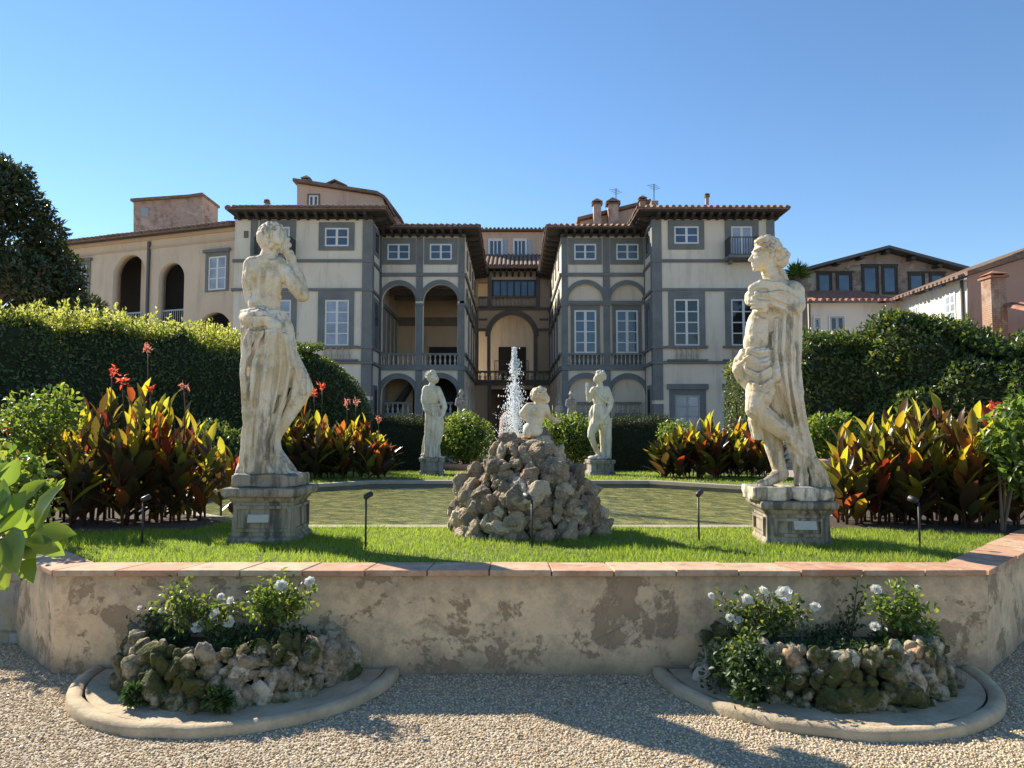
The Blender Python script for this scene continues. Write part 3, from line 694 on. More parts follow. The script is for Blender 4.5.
# iron balconies
def balcony(pa, pb):
    u0, u1, z0, z1 = FO.rect(pa, 241, pb, 258.5)
    mb = MB(); FO.box(mb, u0 - 0.05, u1 + 0.05, ZO(261.5), ZO(258.8), 0.1, 1.05); bal = mb.build('balcony', M['grey_stone'], pal)
    mb = MB(); FO.box(mb, u0, u1, z1 - 0.05, z1, 0.95, 1.0); FO.box(mb, u0, u1, z0, z0 + 0.04, 0.95, 1.0)
    for uu in (u0, u1 - 0.04): FO.box(mb, uu, uu + 0.04, z1 - 0.05, z1, 0.05, 0.95)
    n = 13
    for k in range(n + 1):
        u = u0 + (u1 - u0 - 0.03) * k / n; FO.box(mb, u, u + 0.03, z0 + 0.04, z1 - 0.05, 0.96, 0.99)
    for k in range(6):
        d = 0.08 + 0.15 * k
        for uu in (u0, u1 - 0.03): FO.box(mb, uu, uu + 0.03, z0, z1 - 0.05, d, d + 0.03)
    mb.build('iron_railing', M['black_iron'], bal)
    for uu in (u0 + 0.15, u1 - 0.3):
        mb = MB(); FO.box(mb, uu, uu + 0.15, ZO(265), ZO(261.6), 0.1, 0.5); mb.build('bracket', M['grey_stone'], bal)
balcony(724.5, 759); balcony(260, 296)
# side walls of the outer blocks toward the recess: a window strip and pilaster at the back
def side_strip(x, s):
    fs_ = Face((x, YO, 0), (0, 1, 0), (s, 0, 0))
    for (za, zb, u0, u1, mm) in ((228, 247, 1.0, 1.9, 'glass_dark'), (300, 345, 1.0, 2.0, 'glass'),):
        mb = MB(); fs_.box(mb, u0 - 0.3, u1 + 0.3, ZO(zb) - 0.2, ZO(za) + 0.3, -0.02, 0.05); wv_ = mb.build('window', M['grey_stone'], pal)
        mb = MB(); fs_.box(mb, u0, u1, ZO(zb), ZO(za), 0.052, 0.07); mb.build('pane', M[mm], wv_)
    mb = MB(); fs_.box(mb, 0.9, 2.1, ZO(440), ZO(384), 0.0, 0.05)
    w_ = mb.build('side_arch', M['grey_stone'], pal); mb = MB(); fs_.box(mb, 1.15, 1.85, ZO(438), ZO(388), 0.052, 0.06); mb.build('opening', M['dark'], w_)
side_strip(BLK_L[1], 1); side_strip(BLK_R[0], -1)
# downpipes at the re-entrant corners
for px in (380.5, 645.5):
    p = at(px, 300, YI - 0.15); mb = MB(); mb.tube([(p.x, YI - 0.15, 0), (p.x, YI - 0.15, ZI(237))], 0.06, 8); mb.build('downpipe', M['gutter'], pal)

# ---- inner wings: mirror about XM
XM = XI(513.0)
def wing(s, open_):
    U = lambda pxL: XM + s * (XI(pxL) - XM) * 1.0        # pxL given on the left wing
    def ub(a, c): q = sorted((U(a), U(c))); return q[0], q[1]
    ua, uz_ = ub(380, 464.6); zt = ZI(236.5)
    bays = [ub(382, 415.5), ub(423.3, 457.7)]
    zs_u, z_sill = ZI(301.2), ZI(365.5); r = (bays[0][1] - bays[0][0]) / 2
    zs_g = ZI(395.0)
    holes = []
    if open_:
        for (a, c) in bays: holes.append(arch_loop(a, c, z_sill, zs_u)); holes.append(arch_loop(a, c, 0.05, zs_g))
    else:
        for (a, c) in bays: holes.append(arch_loop(a, c, z_sill, zs_u)); holes.append(arch_loop(a, c, 0.05, zs_g))
    FI.sheet('wall', rect_loop(ua, uz_, 0, zt), holes, 0, 0.45, M['cream'], pal)
    # roof and cornice
    yb = YI + 13.6
    mb = MB(); mb.box(ua - 0.02, uz_ + 0.05, YI - 0.05, yb, zt, zt + 0.14); mb.build('cornice', M['grey_stone'], pal)
    mb = MB(); mb.box(ua, uz_ - 0.01, YI + 0.02, yb, zt + 0.14, ZF(228.6) - 0.003); mb.build('frieze', M['dark_wood'], pal)
    mb = MB(); xa, xb = (ua - 0.1, uz_ + 0.85) if s > 0 else (ua - 0.85, uz_ + 0.1)
    mb.box(xa, xb, YI - 0.85, yb, ZF(228.6), ZF(227.4)); mb.build('eave', M['dark_wood'], pal)
    inner = uz_ if s > 0 else ua
    brackets(pal, (ua, YI), (uz_, YI), 10, (0, -1), ZF(228.6) - 0.004, 0.30, 0.78)
    brackets(pal, (inner, YI + 0.3), (inner, YI + 13), 10, (s, 0), ZF(228.6) - 0.004, 0.30, 0.78)
    hip_roof('roof', pal, ua, uz_, YI, yb + 6, ZF(227.3), 0.92, 0.25, sides='flr')
    # dark stone trim
    for (a, c, e) in ((273, 276.6, 0.09), (301.0, 304.2, 0.10), (366, 370.3, 0.16)):
        if open_ and a == 301.0: continue
        mb = MB(); mb.box(ua - 0.01, uz_ + 0.01, YI - e, YI - 0.02, ZI(c), ZI(a)); mb.build('string_course', M['grey_stone'], pal)
    def pil(a, c, ya, yb_, e=0.07):
        q = ub(a, c); mb = MB(); mb.box(q[0], q[1], YI - e, YI + 0.02, ZI(yb_), ZI(ya)); return mb.build('pilaster', M['grey_stone'], pal)
    for (a, c) in ((416.2, 422.8), (458.2, 464.4)):
        pil(a, c, 237.3, 272.8); pil(a, c, 276.8, 300.9, 0.08); pil(a, c, 304.4, 365.8, 0.09); pil(a, c, 370.5, 440, 0.1)
        q = ub(a, c); mb = MB(); mb.box(q[0] - 0.06, q[1] + 0.06, YI - 0.14, YI + 0.02, ZI(306), ZI(303.6)); mb.box(q[0] - 0.05, q[1] + 0.05, YI - 0.13, YI + 0.02, ZI(397), ZI(394.5)); mb.build('capital', M['grey_stone'], pal)
    pil(380, 381.8, 276.8, 365.8, 0.05); pil(380, 381.8, 370.5, 440, 0.05)
    for (a, c) in bays:
        archivolt(FI, 'archivolt', a, c, zs_u, 0.27, -0.02, 0.055, M['grey_stone'], pal)
        archivolt(FI, 'archivolt', a, c, zs_g, 0.30, -0.02, 0.055, M['grey_stone'], pal)
    # upper windows
    for (f0, f1, s0, s1) in ((387, 409.5, 382.3, 415.3), (429.5, 451.7, 424, 457.3)):
        q = ub(f0, f1); g = ub(s0, s1); 
        pf = [512 + (x * F / 1.0) / 1 for x in (0,)]
        def fake(u): return None
        a, c = q; z0, z1 = ZI(260), ZI(244); mb = MB(); t0, t1 = ZI(264.5), ZI(238.2)
        FI.box(mb, g[0], a, t0, t1, -0.02, 0.06); FI.box(mb, c, g[1], t0, t1, -0.02, 0.06); FI.box(mb, a, c, z1, t1, -0.02, 0.06); FI.box(mb, a, c, t0, z0, -0.02, 0.06)
        win = mb.build('window', M['grey_stone'], pal)
        mb = MB(); k = 0.09
        FI.box(mb, a, a + k, z0, z1, 0, 0.045); FI.box(mb, c - k, c, z0, z1, 0, 0.045); FI.box(mb, a + k, c - k, z0, z0 + k, 0, 0.045); FI.box(mb, a + k, c - k, z1 - k, z1, 0, 0.045)
        m_ = (a + c) / 2; FI.box(mb, m_ - 0.06, m_ + 0.06, z0 + k, z1 - k, 0, 0.04); zz = (z0 + z1) / 2; FI.box(mb, a + k, c - k, zz - 0.025, zz + 0.025, 0, 0.034)
        mb.build('frame', M['white'], win); mb = MB(); FI.box(mb, a + k, c - k, z0 + k, z1 - k, 0.004, 0.014); mb.build('pane', M['glass'], win)
    # balustrades
    def bal(bay, ytop, yrail, ybase, ybot, n, d, bm_=BAL, inset=0.0):
        a, c = bay; a += inset; c -= inset; mb = MB(); mb.box(a - 0.01, c + 0.01, YI - d - 0.13, YI - d + 0.13, ZI(yrail), ZI(ytop)); r_ = mb.build('balustrade', M['grey_stone'], pal)
        mb = MB(); mb.box(a - 0.01, c + 0.01, YI - d - 0.12, YI - d + 0.12, ZI(ybot), ZI(ybase)); mb.build('plinth', M['grey_stone'], r_)
        h = ZI(yrail) - ZI(ybase); w_ = min(0.62 * (c - a) / n, h * 0.42)
        for k in range(n): place('baluster', bm_, r_, (a + (c - a) * (k + 0.5) / n, YI - d, ZI(ybase)), (0, 0, 0), (w_ * 1.25, w_ * 1.25, h))
    for q in bays:
        bal(q, 353.3, 355.2, 364.8, 366, 8 if not open_ else 7, 0.0)
        bal(q, 402, 404, 412.8, 417, 5, 0.0, inset=0.25)
    # inside
    if open_:
        D = 7.0; xi0, xi1 = ua + 0.05, uz_ - 0.3
        mb = MB(); mb.box(xi0, xi1, YI + 0.23, YI + D, ZI(372), ZI(367)); mb.build('loggia_floor', M['brown_stone'], pal)
        mb = MB(); mb.box(xi0, xi1, YI + 0.23, YI + D, ZI(279.5), ZI(275)); mb.build('loggia_ceiling', M['dark_wood'], pal)
        mb = MB(); mb.box(xi0 - 0.2, uz_, YI + D, YI + D + 0.3, 0, zt); mb.build('rear_wall', M['tan'], pal)
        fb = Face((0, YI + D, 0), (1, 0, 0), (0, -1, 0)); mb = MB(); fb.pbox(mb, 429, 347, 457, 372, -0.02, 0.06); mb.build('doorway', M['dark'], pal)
        mb = MB(); fb.box(mb, xi0, xi1, ZI(310), ZI(300), -0.02, 0.08); mb.build('rear_beam', M['brown_stone'], pal)
        for k in range(3):
            yy = YI + 1.2 + 1.9 * k; mb = MB(); mb.box(xi0, xi1, yy, yy + 0.3, ZI(279.5) - 0.35, ZI(279.5) - 0.003); mb.build('ceiling_beam', M['brown_stone'], pal)
        mb = MB(); mb.box(xi0 - 0.35, xi0, YI + 0.23, YI + D, 0, zt); mb.build('loggia_side_wall', M['ochre'], pal)
        for k in range(4):
            yy = YI + 0.9 + 1.55 * k; mb = MB(); mb.box(xi0 - 0.02, xi0 + 0.1, yy, yy + 0.34, ZI(366), ZI(306)); mb.build('side_pilaster', M['grey_stone'], pal)
        mb = MB(); mb.box(xi0 - 0.02, xi0 + 0.14, YI + 0.3, YI + D - 0.01, ZI(305.8), ZI(302)); mb.build('side_course', M['grey_stone'], pal)
        # ground floor: dark hall with the underside of a stair
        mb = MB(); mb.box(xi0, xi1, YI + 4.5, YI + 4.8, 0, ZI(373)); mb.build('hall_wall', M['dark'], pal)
        a, c = bays[0]
        mb = MB(); v = [(a - 0.2, YI + 1.6, ZI(418)), (a + 1.55, YI + 1.6, ZI(378)), (a + 1.8, YI + 1.6, ZI(378)), (a + 0.35, YI + 1.6, ZI(418))]
        v2 = [(x, YI + 2.9, z) for x, y, z in v]; mb.add(v + v2, [(0, 1, 2, 3), (7, 6, 5, 4), (0, 4, 5, 1), (1, 5, 6, 2), (2, 6, 7, 3), (3, 7, 4, 0)]); mb.build('stair', M['dark_wood'], pal)
        mb = MB(); mb.box(a - 0.2, a + 1.5, YI + 3.0, YI + 3.1, 0, ZI(372)); mb.build('stair_wall', M['tan'], pal)
    else:
        for (a, c) in bays:
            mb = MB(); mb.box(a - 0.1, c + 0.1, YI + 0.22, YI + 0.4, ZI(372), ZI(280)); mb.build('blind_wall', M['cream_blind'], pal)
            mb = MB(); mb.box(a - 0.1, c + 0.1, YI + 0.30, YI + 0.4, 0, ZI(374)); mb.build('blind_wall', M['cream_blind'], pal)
            fw = Face((0, YI + 0.22, 0), (1, 0, 0), (0, -1, 0)); m_ = (a + c) / 2; hw = XI(512 + 11) - XI(512); sw = XI(512 + 14.6) - XI(512)
            z0, z1 = ZI(353), ZI(309.7); mb = MB(); fw.box(mb, m_ - sw, m_ - hw, ZI(366), ZI(304.3), -0.02, 0.05); fw.box(mb, m_ + hw, m_ + sw, ZI(366), ZI(304.3), -0.02, 0.05); fw.box(mb, m_ - hw, m_ + hw, z1, ZI(304.3), -0.02, 0.05); fw.box(mb, m_ - hw, m_ + hw, ZI(366), z0, -0.02, 0.05)
            win = mb.build('window', M['grey_stone'], pal); mb = MB(); k = 0.10; a2, c2 = m_ - hw, m_ + hw
            fw.box(mb, a2, a2 + k, z0, z1, 0, 0.045); fw.box(mb, c2 - k, c2, z0, z1, 0, 0.045); fw.box(mb, a2 + k, c2 - k, z0, z0 + k, 0, 0.045); fw.box(mb, a2 + k, c2 - k, z1 - k, z1, 0, 0.045); fw.box(mb, m_ - 0.08, m_ + 0.08, z0 + k, z1 - k, 0, 0.04)
            for j in range(1, 4):
                zz = z0 + (z1 - z0) * j / 4; fw.box(mb, a2 + k, c2 - k, zz - 0.03, zz + 0.03, 0, 0.034)
            mb.build('frame', M['white'], win); mb = MB(); fw.box(mb, a2 + k, c2 - k, z0 + k, z1 - k, 0.004, 0.014); mb.build('pane', M['glass'], win)
    # side face toward the recess: arcaded screen
    fs_ = Face((inner, YI, 0), (0, 1, 0), (s, 0, 0)); L = YC - YI
    hs = []
    for k in range(4):
        c0 = 1.0 + k * (L - 1.2) / 4; c1 = c0 + (L - 1.2) / 4 - 0.7; hs.append(arch_loop(c0, c1, z_sill, zs_u - 0.3)); hs.append(arch_loop(c0, c1, 0.05, zs_g - 0.3))
    fs_.sheet('court_wall', rect_loop(0.0, L, 0, zt), hs, 0.004, 0.3, M['cream'], pal)
    for k in range(4):
        c0 = 1.0 + k * (L - 1.2) / 4; c1 = c0 + (L - 1.2) / 4 - 0.7
        archivolt(fs_, 'archivolt', c0, c1, zs_u - 0.3, 0.25, -0.02, 0.06, M['grey_stone'], pal, 12)
        mb = MB(); fs_.box(mb, c1 + 0.05, c1 + 0.65, z_sill, zs_u - 0.3, -0.02, 0.07); mb.build('court_pilaster', M['grey_stone'], pal)
        mb = MB(); fs_.box(mb, c1 - 1.7, c1 - 0.6, ZI(262), ZI(244), -0.02, 0.06); q_ = mb.build('court_window', M['brown_stone'], pal)
    for (a, c) in ((273, 276.6), (303.25, 306.35), (352.5, 355), (366, 370.3)):
        mb = MB(); fs_.box(mb, 0.0, L, ZI(c), ZI(a), -0.02, 0.12); mb.build('court_course', M['grey_stone'], pal)
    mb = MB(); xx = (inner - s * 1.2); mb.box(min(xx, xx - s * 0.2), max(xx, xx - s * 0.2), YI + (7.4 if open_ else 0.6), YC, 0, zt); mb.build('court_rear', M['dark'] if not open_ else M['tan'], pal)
    return ua, uz_
WL = wing(1, True); WR = wing(-1, False)

# ---- centre of the recess
cx0, cx1 = WL[1], WR[0]
ua, z_ = FC.uz(490.5, 330); ub_, _ = FC.uz(533.5, 330)
zs = ZC(334); r = (ub_ - ua) / 2; zs = ZC(315) - r
s0 = FC.uz(478.5, 345)[0]; s1 = FC.uz(487, 345)[0]; t0 = FC.uz(478, 290)[0]; t1 = FC.uz(488, 290)[0]
l0, l1 = FC.uz(491, 410)[0], FC.uz(534, 410)[0]
FC.sheet('wall', rect_loop(cx0, cx1, 0, ZC(270)), [arch_loop(ua, ub_, ZC(381), zs), rect_loop(s0, s1, ZC(381), ZC(331)), rect_loop(t0, t1, ZC(297.5), ZC(281)), rect_loop(l0, l1, 0.05, ZC(389))], 0, 0.4, M['tan'], pal)
archivolt(FC, 'archivolt', ua, ub_, zs, 0.42, -0.02, 0.07, M['brown_stone'], pal)
for (a, c, x_, y_) in ((487.6, 490.5, 331, 381), (533.5, 537.5, 331, 381), (549, 552, 310, 381), (475, 478.4, 310, 381), (487.5, 491.5, 276, 310), (536, 540, 276, 310), (487.5, 491, 385, 440), (534, 538, 385, 440)):
    mb = MB(); FC.pbox(mb, a, x_, c, y_, -0.02, 0.08); mb.build('pilaster', M['brown_stone'], pal)
for (a, c) in ((307.5, 310.2), (328.5, 331), (381.5, 385.2)):
    mb = MB(); e = 0.13
    if a == 328.5: FC.box(mb, cx0, ua, ZC(c), ZC(a), -0.02, e); FC.box(mb, ub_, cx1, ZC(c), ZC(a), -0.02, e)
    else: FC.box(mb, cx0, cx1, ZC(c), ZC(a), -0.02, e)
    mb.build('string_course', M['brown_stone'], pal)
mb = MB(); FC.pbox(mb, 539.5, 318.5, 548.5, 320.5, -0.02, 0.05); FC.pbox(mb, 478.6, 318.5, 487.4, 320.5, -0.02, 0.05); mb.build('panel_band', M['brown_stone'], pal)
window(FC, pal, (492.5, 280.5, 535.5, 297), None, 6, 1, 'glass', 'black_iron', 'black_iron', bar=0.1)
balustrade(FC, pal, 492, 535.5, 297, 298.4, 306.2, 307.6, 12, 0.16, 'brown_stone'); balustrade(FC, pal, 478.6, 487.4, 297, 298.4, 306.2, 307.6, 3, 0.16, 'brown_stone')
balustrade(FC, pal, 477.5, 550, 371, 372.8, 380, 381.6, 14, 0.16, 'brown_stone')
# eave and tiled lean-to, then the wall of the storey behind
mb = MB(); mb.box(cx0, cx1, YC - 0.9, YC + 0.2, ZC(271.2), ZC(270)); mb.build('eave', M['dark_wood'], pal)
brackets(pal, (cx0 + 0.3, YC), (cx1 - 0.3, YC), 11, (0, -1), ZC(271.2) - 0.004, 0.45, 0.7)
mb = MB(); ze, zr = ZC(270), at(512, 256.5, YC + 5).z
mb.add([(cx0, YC - 1.0, ze), (cx1, YC - 1.0, ze), (cx1, YC + 5, zr), (cx0, YC + 5, zr), (cx0, YC - 1.0, ze + 0.12), (cx1, YC - 1.0, ze + 0.12), (cx1, YC + 5, zr + 0.12), (cx0, YC + 5, zr + 0.12)], [(0, 3, 2, 1), (4, 5, 6, 7), (0, 1, 5, 4), (1, 2, 6, 5), (2, 3, 7, 6), (3, 0, 4, 7)])
n = int((cx1 - cx0) / 0.34)
for k in range(n):
    x = cx0 + (k + 0.5) * (cx1 - cx0) / n; a = Vector((x, YC - 1.08, ze + 0.12)); c = Vector((x, YC + 5, zr + 0.12)); sd_ = Vector((0.13, 0, 0)); up = Vector((0, 0, 0.13))
    A = [a - sd_, a - sd_ * 0.6 + up * 0.8, a + up, a + sd_ * 0.6 + up * 0.8, a + sd_]; mb.add(A + [q - a + c for q in A], [(i, i + 1, i + 6, i + 5) for i in range(4)] + [(0, 1, 2, 3, 4)])
mb.build('roof', M['tile'], pal)
YB = YC + 5; FB = Face((0, YB, 0), (1, 0, 0), (0, -1, 0)); xb0, xb1 = at(470, 240, YB).x, at(556, 240, YB).x
mb = MB(); mb.box(xb0, xb1, YB, YB + 7, 0, at(512, 232, YB).z); mb.build('wall', M['pink'], pal)
for (a, c) in ((489, 502), (513.5, 526)):
    window(FB, pal, (a, 240, c, 256), (a - 0.8, 238.6, c + 0.8, 256.3), 3, 1, 'glass', 'white', 'white', bar=0.09)
    mb = MB(); FB.pbox(mb, c + 1.2, 240, c + 5.5, 256, 0.02, 0.06); mb.build('shutter', M['grey_paint'], pal)
mb = MB(); FB.pbox(mb, 478, 238, 483, 256, -0.01, 0.05); mb.build('shutter', M['grey_paint'], pal)
hip_roof('roof', pal, xb0, xb1, YB, YB + 7, at(512, 231.5, YB).z, 0.5, 0.2, sides='f')
# inside the great arch
mb = MB(); mb.box(cx0, cx1, YC + 2.6, YC + 2.8, 0, ZC(272)); mb.build('rear_wall', M['cream'], pal)
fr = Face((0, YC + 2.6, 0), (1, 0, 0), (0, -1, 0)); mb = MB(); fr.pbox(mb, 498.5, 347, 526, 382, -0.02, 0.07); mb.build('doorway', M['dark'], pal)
mb = MB(); mb.box(cx0, cx1, YC + 0.21, YC + 2.59, ZC(386), ZC(382)); mb.build('loggia_floor', M['brown_stone'], pal)
mb = MB(); mb.box(cx0, cx1, YC + 0.21, YC + 2.59, ZC(309), ZC(306)); mb.build('loggia_ceiling', M['tan'], pal)
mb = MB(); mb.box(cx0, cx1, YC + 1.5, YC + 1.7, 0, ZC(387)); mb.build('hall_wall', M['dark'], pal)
f2 = Face((0, YC + 0.6, 0), (1, 0, 0), (0, -1, 0)); mb = MB()
u0, u1, z0, z1 = f2.rect(494.5, 360.5, 528.5, 381); f2.box(mb, u0, u1, z1 - 0.06, z1, 0, 0.06); f2.box(mb, u0, u0 + 0.06, z0, z1 - 0.06, 0, 0.06); f2.box(mb, u1 - 0.06, u1, z0, z1 - 0.06, 0, 0.06)
for k in range(1, 16): 
    u = u0 + (u1 - u0) * k / 16; f2.box(mb, u, u + 0.025, z0, z1 - 0.06, 0.01, 0.04)
mb.build('iron_railing', M['black_iron'], pal)

# ---- upper storeys set back above the roofs
def slope_block(nm, pts, Y, D, m, eave=0.35):
    """front polygon in photo pixels at depth Y, extruded back; last edge list is the roofline"""
    f = Face((0, Y, 0), (1, 0, 0), (0, -1, 0)); P2 = [f.uz(*p) for p in pts]
    mb = MB(); n = len(P2); vs = [f.P(u, z, 0) for u, z in P2] + [f.P(u, z, -D) for u, z in P2]
    mb.add(vs, [tuple(range(n)), tuple(range(2 * n - 1, n - 1, -1))] + [(i, n + i, n + (i + 1) % n, (i + 1) % n) for i in range(n)])
    return mb.build(nm, M[m], pal), f
def roof_strip(pts, Y, D, th=0.22, out=0.35, m='tile'):
    f = Face((0, Y, 0), (1, 0, 0), (0, -1, 0)); P2 = [f.uz(*p) for p in pts]; mb = MB()
    for (a, c) in zip(P2[:-1], P2[1:]):
        mb.hexa([f.P(a[0], a[1] + 0.01, out), f.P(c[0], c[1] + 0.01, out), f.P(c[0], c[1] + 0.01, -D), f.P(a[0], a[1] + 0.01, -D), f.P(a[0], a[1] + th, out), f.P(c[0], c[1] + th, out), f.P(c[0], c[1] + th, -D), f.P(a[0], a[1] + th, -D)])
    return mb.build('attic_roof', M[m], pal)
YA = YO + 7.5
slope_block('attic_wall', [(297, 230), (383, 230), (383, 198), (378, 196), (297, 183.5)], YA, 4, 'pink'); roof_strip([(294, 182.8), (378, 195.6), (386, 200.5)], YA, 4)
fa = Face((0, YA, 0), (1, 0, 0), (0, -1, 0)); window(fa, pal, (309, 195.5, 318.5, 207), (307.5, 194, 320, 207.5), 2, 1, 'glass', 'brown_stone', 'white')
slope_block('attic_wall', [(379, 240), (401, 240), (400.5, 220), (386, 201.5), (381, 199)], YA + 4.1, 4, 'pink'); roof_strip([(383, 198.6), (387.5, 201.8), (402, 221.5)], YA + 4.1, 4, out=0.3)
slope_block('attic_dormer', [(325, 190.5), (346, 194), (346, 186.5), (336, 182), (325, 186.5)], YA + 1, 2, 'brick'); roof_strip([(322, 187.5), (335, 181.5), (347.5, 187.5)], YA + 1, 2, 0.12, 0.2)
slope_block('attic_wall', [(580, 232), (648, 232), (648, 204), (640, 206.5), (580, 221.5)], YA, 4, 'pink'); roof_strip([(577, 221.8), (641, 206), (650, 203.5)], YA, 4)
def chimney(px, ytop, ybot, Y, wpx, m='brick_red', cap=True):
    p = at(px, ybot, Y); t = at(px, ytop, Y); hw = wpx / 2 * Y / F; mb = MB(); mb.box(p.x - hw, p.x + hw, Y, Y + 2 * hw, p.z - 0.8, t.z); c = mb.build('chimney', M[m], pal)
    if cap:
        mb = MB(); e = hw * 1.45; mb.box(p.x - e, p.x + e, Y - 0.1, Y + 2 * hw + 0.1, t.z, t.z + 0.07)
        mb.add([(p.x - e, Y - 0.1, t.z + 0.18), (p.x + e, Y - 0.1, t.z + 0.18), (p.x + e, Y + 2 * hw + 0.1, t.z + 0.18), (p.x - e, Y + 2 * hw + 0.1, t.z + 0.18), (p.x, Y + hw, t.z + 0.18 + hw * 1.2)], [(0, 1, 4), (1, 2, 4), (2, 3, 4), (3, 0, 4), (3, 2, 1, 0)])
        for sx in (-1, 1): mb.box(p.x + sx * e * 0.72 - 0.05, p.x + sx * e * 0.72 + 0.05, Y, Y + 0.1, t.z + 0.07, t.z + 0.18)
        mb.build('chimney_cap', M['tile'], c)
chimney(597.5, 204, 218, YA - 1, 7.5, 'brick_pink'); chimney(613.5, 204, 213, YA - 1, 10, 'brick_pink'); chimney(643, 200.5, 206, YA - 2, 6); chimney(655, 200.5, 206, YA - 3, 7, cap=False)
chimney(707.5, 197, 208, YO + 2.5, 3.2, cap=True); chimney(305.5, 180.5, 186, YA + 1, 7); chimney(266.5, 203, 210, YO + 2, 3.5)
def antenna(px, ytop, ybot, Y):
    p, t = at(px, ybot, Y), at(px, ytop, Y); mb = MB(); mb.tube([p, t], 0.03, 5)
    for k in range(4): mb.tube([(t.x - 0.45 + 0.12 * k, Y, t.z - 0.1 - 0.1 * k), (t.x + 0.1 + 0.1 * k, Y, t.z - 0.02 - 0.08 * k)], 0.015, 4)
    mb.build('aerial', M['gutter'], pal)
antenna(616, 188.5, 204, YA); antenna(654, 184, 200, YA - 3)

# ================================================================== LEFT ANNEX
pA = at(236, 300, 44.0); pB = at(40, 300, 49.5); pA.z = pB.z = 0
u = (pA - pB).normalized(); FA = Face(pB, u, (u.y, -u.x, 0))
ann = thing('annex', 'long ochre annex with tall arched loggia openings left of the palazzo', 'building', tuple(pB))
LA = (pA - pB).length; zt = FA.uz(150, 240.5)[1]
aw = [FA.rect(112.5, 254.5, 144.5, 340), FA.rect(158, 262.6, 183.7, 340), FA.rect(196, 312, 232, 352)]
hs = [arch_loop(a[0], a[1], 0.8, a[3] - (a[1] - a[0]) / 2) for a in aw]
FA.sheet('wall', rect_loop(0, LA, 0, zt), hs, 0, 0.6, M['ochre'], ann)
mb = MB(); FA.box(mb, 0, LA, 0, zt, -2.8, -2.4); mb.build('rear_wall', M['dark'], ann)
mb = MB(); FA.box(mb, aw[0][0] + 1.05, aw[0][0] + 1.9, 0.5, zt - 0.3, -2.38, -1.2); mb.build('inner_pier', M['ochre'], ann)
mb = MB(); FA.box(mb, 0, LA, zt, zt + 0.2, -2.8, 0.12); FA.box(mb, 0, LA, zt - 0.55, zt - 0.42, -0.02, 0.06); mb.build('cornice', M['tan'], ann)
mb = MB(); zr = zt + 0.2
mb.add([FA.P(-1, zr, 0.7), FA.P(LA, zr, 0.7), FA.P(LA, zr + 1.5, -5), FA.P(-1, zr + 1.5, -5), FA.P(-1, zr + 0.1, 0.7), FA.P(LA, zr + 0.1, 0.7), FA.P(LA, zr + 1.6, -5), FA.P(-1, zr + 1.6, -5)], [(0, 3, 2, 1), (4, 5, 6, 7), (0, 1, 5, 4), (1, 2, 6, 5), (2, 3, 7, 6), (3, 0, 4, 7)])
n = int((LA + 3) / 0.36)
for k in range(n):
    x = -3 + (k + 0.5) * (LA + 3) / n; a = FA.P(x, zr + 0.1, 0.76 + random.uniform(-0.03, 0.03)); c = FA.P(x, zr + 1.6, -5); sd_ = FA.u * 0.13; up = Vector((0, 0, 0.14))
    A = [a - sd_, a - sd_ * 0.6 + up * 0.8, a + up, a + sd_ * 0.6 + up * 0.8, a + sd_]; mb.add(A + [q - a + c for q in A], [(i, i + 1, i + 6, i + 5) for i in range(4)] + [(0, 1, 2, 3, 4)])
mb.build('roof', M['tile'], ann)
window(FA, ann, (209, 256.5, 226.5, 290), (206, 252.5, 229, 291.5), 2, 3, 'glass_curtain', cornice=0.18)
window(FA, ann, (75, 266, 87, 296), (71, 262, 90.5, 297.5), 2, 4, 'glass_dark', cornice=0.18)
mb = MB(); q = FA.rect(147.6, 242, 149.6, 345); FA.box(mb, q[0], q[1], q[2], q[3], 0.01, 0.15); mb.build('downpipe', M['gutter'], ann)
for a in aw[:2]: 
    mb = MB(); FA.box(mb, a[0], a[1], FA.uz(130, 313)[1], FA.uz(130, 311.5)[1], -0.35, -0.3)
    n = 12
    for k in range(n): uu = a[0] + (a[1] - a[0]) * (k + 0.5) / n; FA.box(mb, uu - 0.02, uu + 0.02, FA.uz(130, 345)[1], FA.uz(130, 313)[1], -0.34, -0.31)
    mb.build('iron_railing', M['grey_paint'], ann)
# pink stump of a tower behind it
YT = 56.0; fT = Face((0, YT, 0), (1, 0, 0), (0, -1, 0))
tw = thing('tower', 'square weathered pink brick turret rising behind the annex roof', 'tower', tuple(Vector((at(170, 230, YT).x, YT, 0))))
P2 = [fT.uz(*p) for p in ((133.5, 245), (202.5, 245), (202.5, 196), (190, 198), (133.5, 202))]
mb = MB(); n = 5; mb.add([fT.P(a, z) for a, z in P2] + [fT.P(a, z, -3) for a, z in P2], [tuple(range(n)), tuple(range(2 * n - 1, n - 1, -1))] + [(i, n + i, n + (i + 1) % n, (i + 1) % n) for i in range(n)]); mb.build('wall', M['brick_pink'], tw)
P2 = [fT.uz(*p) for p in ((131.8, 202), (190, 198), (203.5, 196))]; mb = MB()
for a, c in zip(P2[:-1], P2[1:]): mb.hexa([fT.P(a[0], a[1] + 0.005, 0.25), fT.P(c[0], c[1] + 0.005, 0.25), fT.P(c[0], c[1] + 0.005, -3.2), fT.P(a[0], a[1] + 0.005, -3.2), fT.P(a[0], a[1] + 0.2, 0.25), fT.P(c[0], c[1] + 0.2, 0.25), fT.P(c[0], c[1] + 0.2, -3.2), fT.P(a[0], a[1] + 0.2, -3.2)])
mb.build('roof', M['tile'], tw)
mb = MB(); fT.pbox(mb, 141, 208, 148.5, 217, -0.01, 0.04); mb.build('blocked_window', M['grey_paint'], tw)
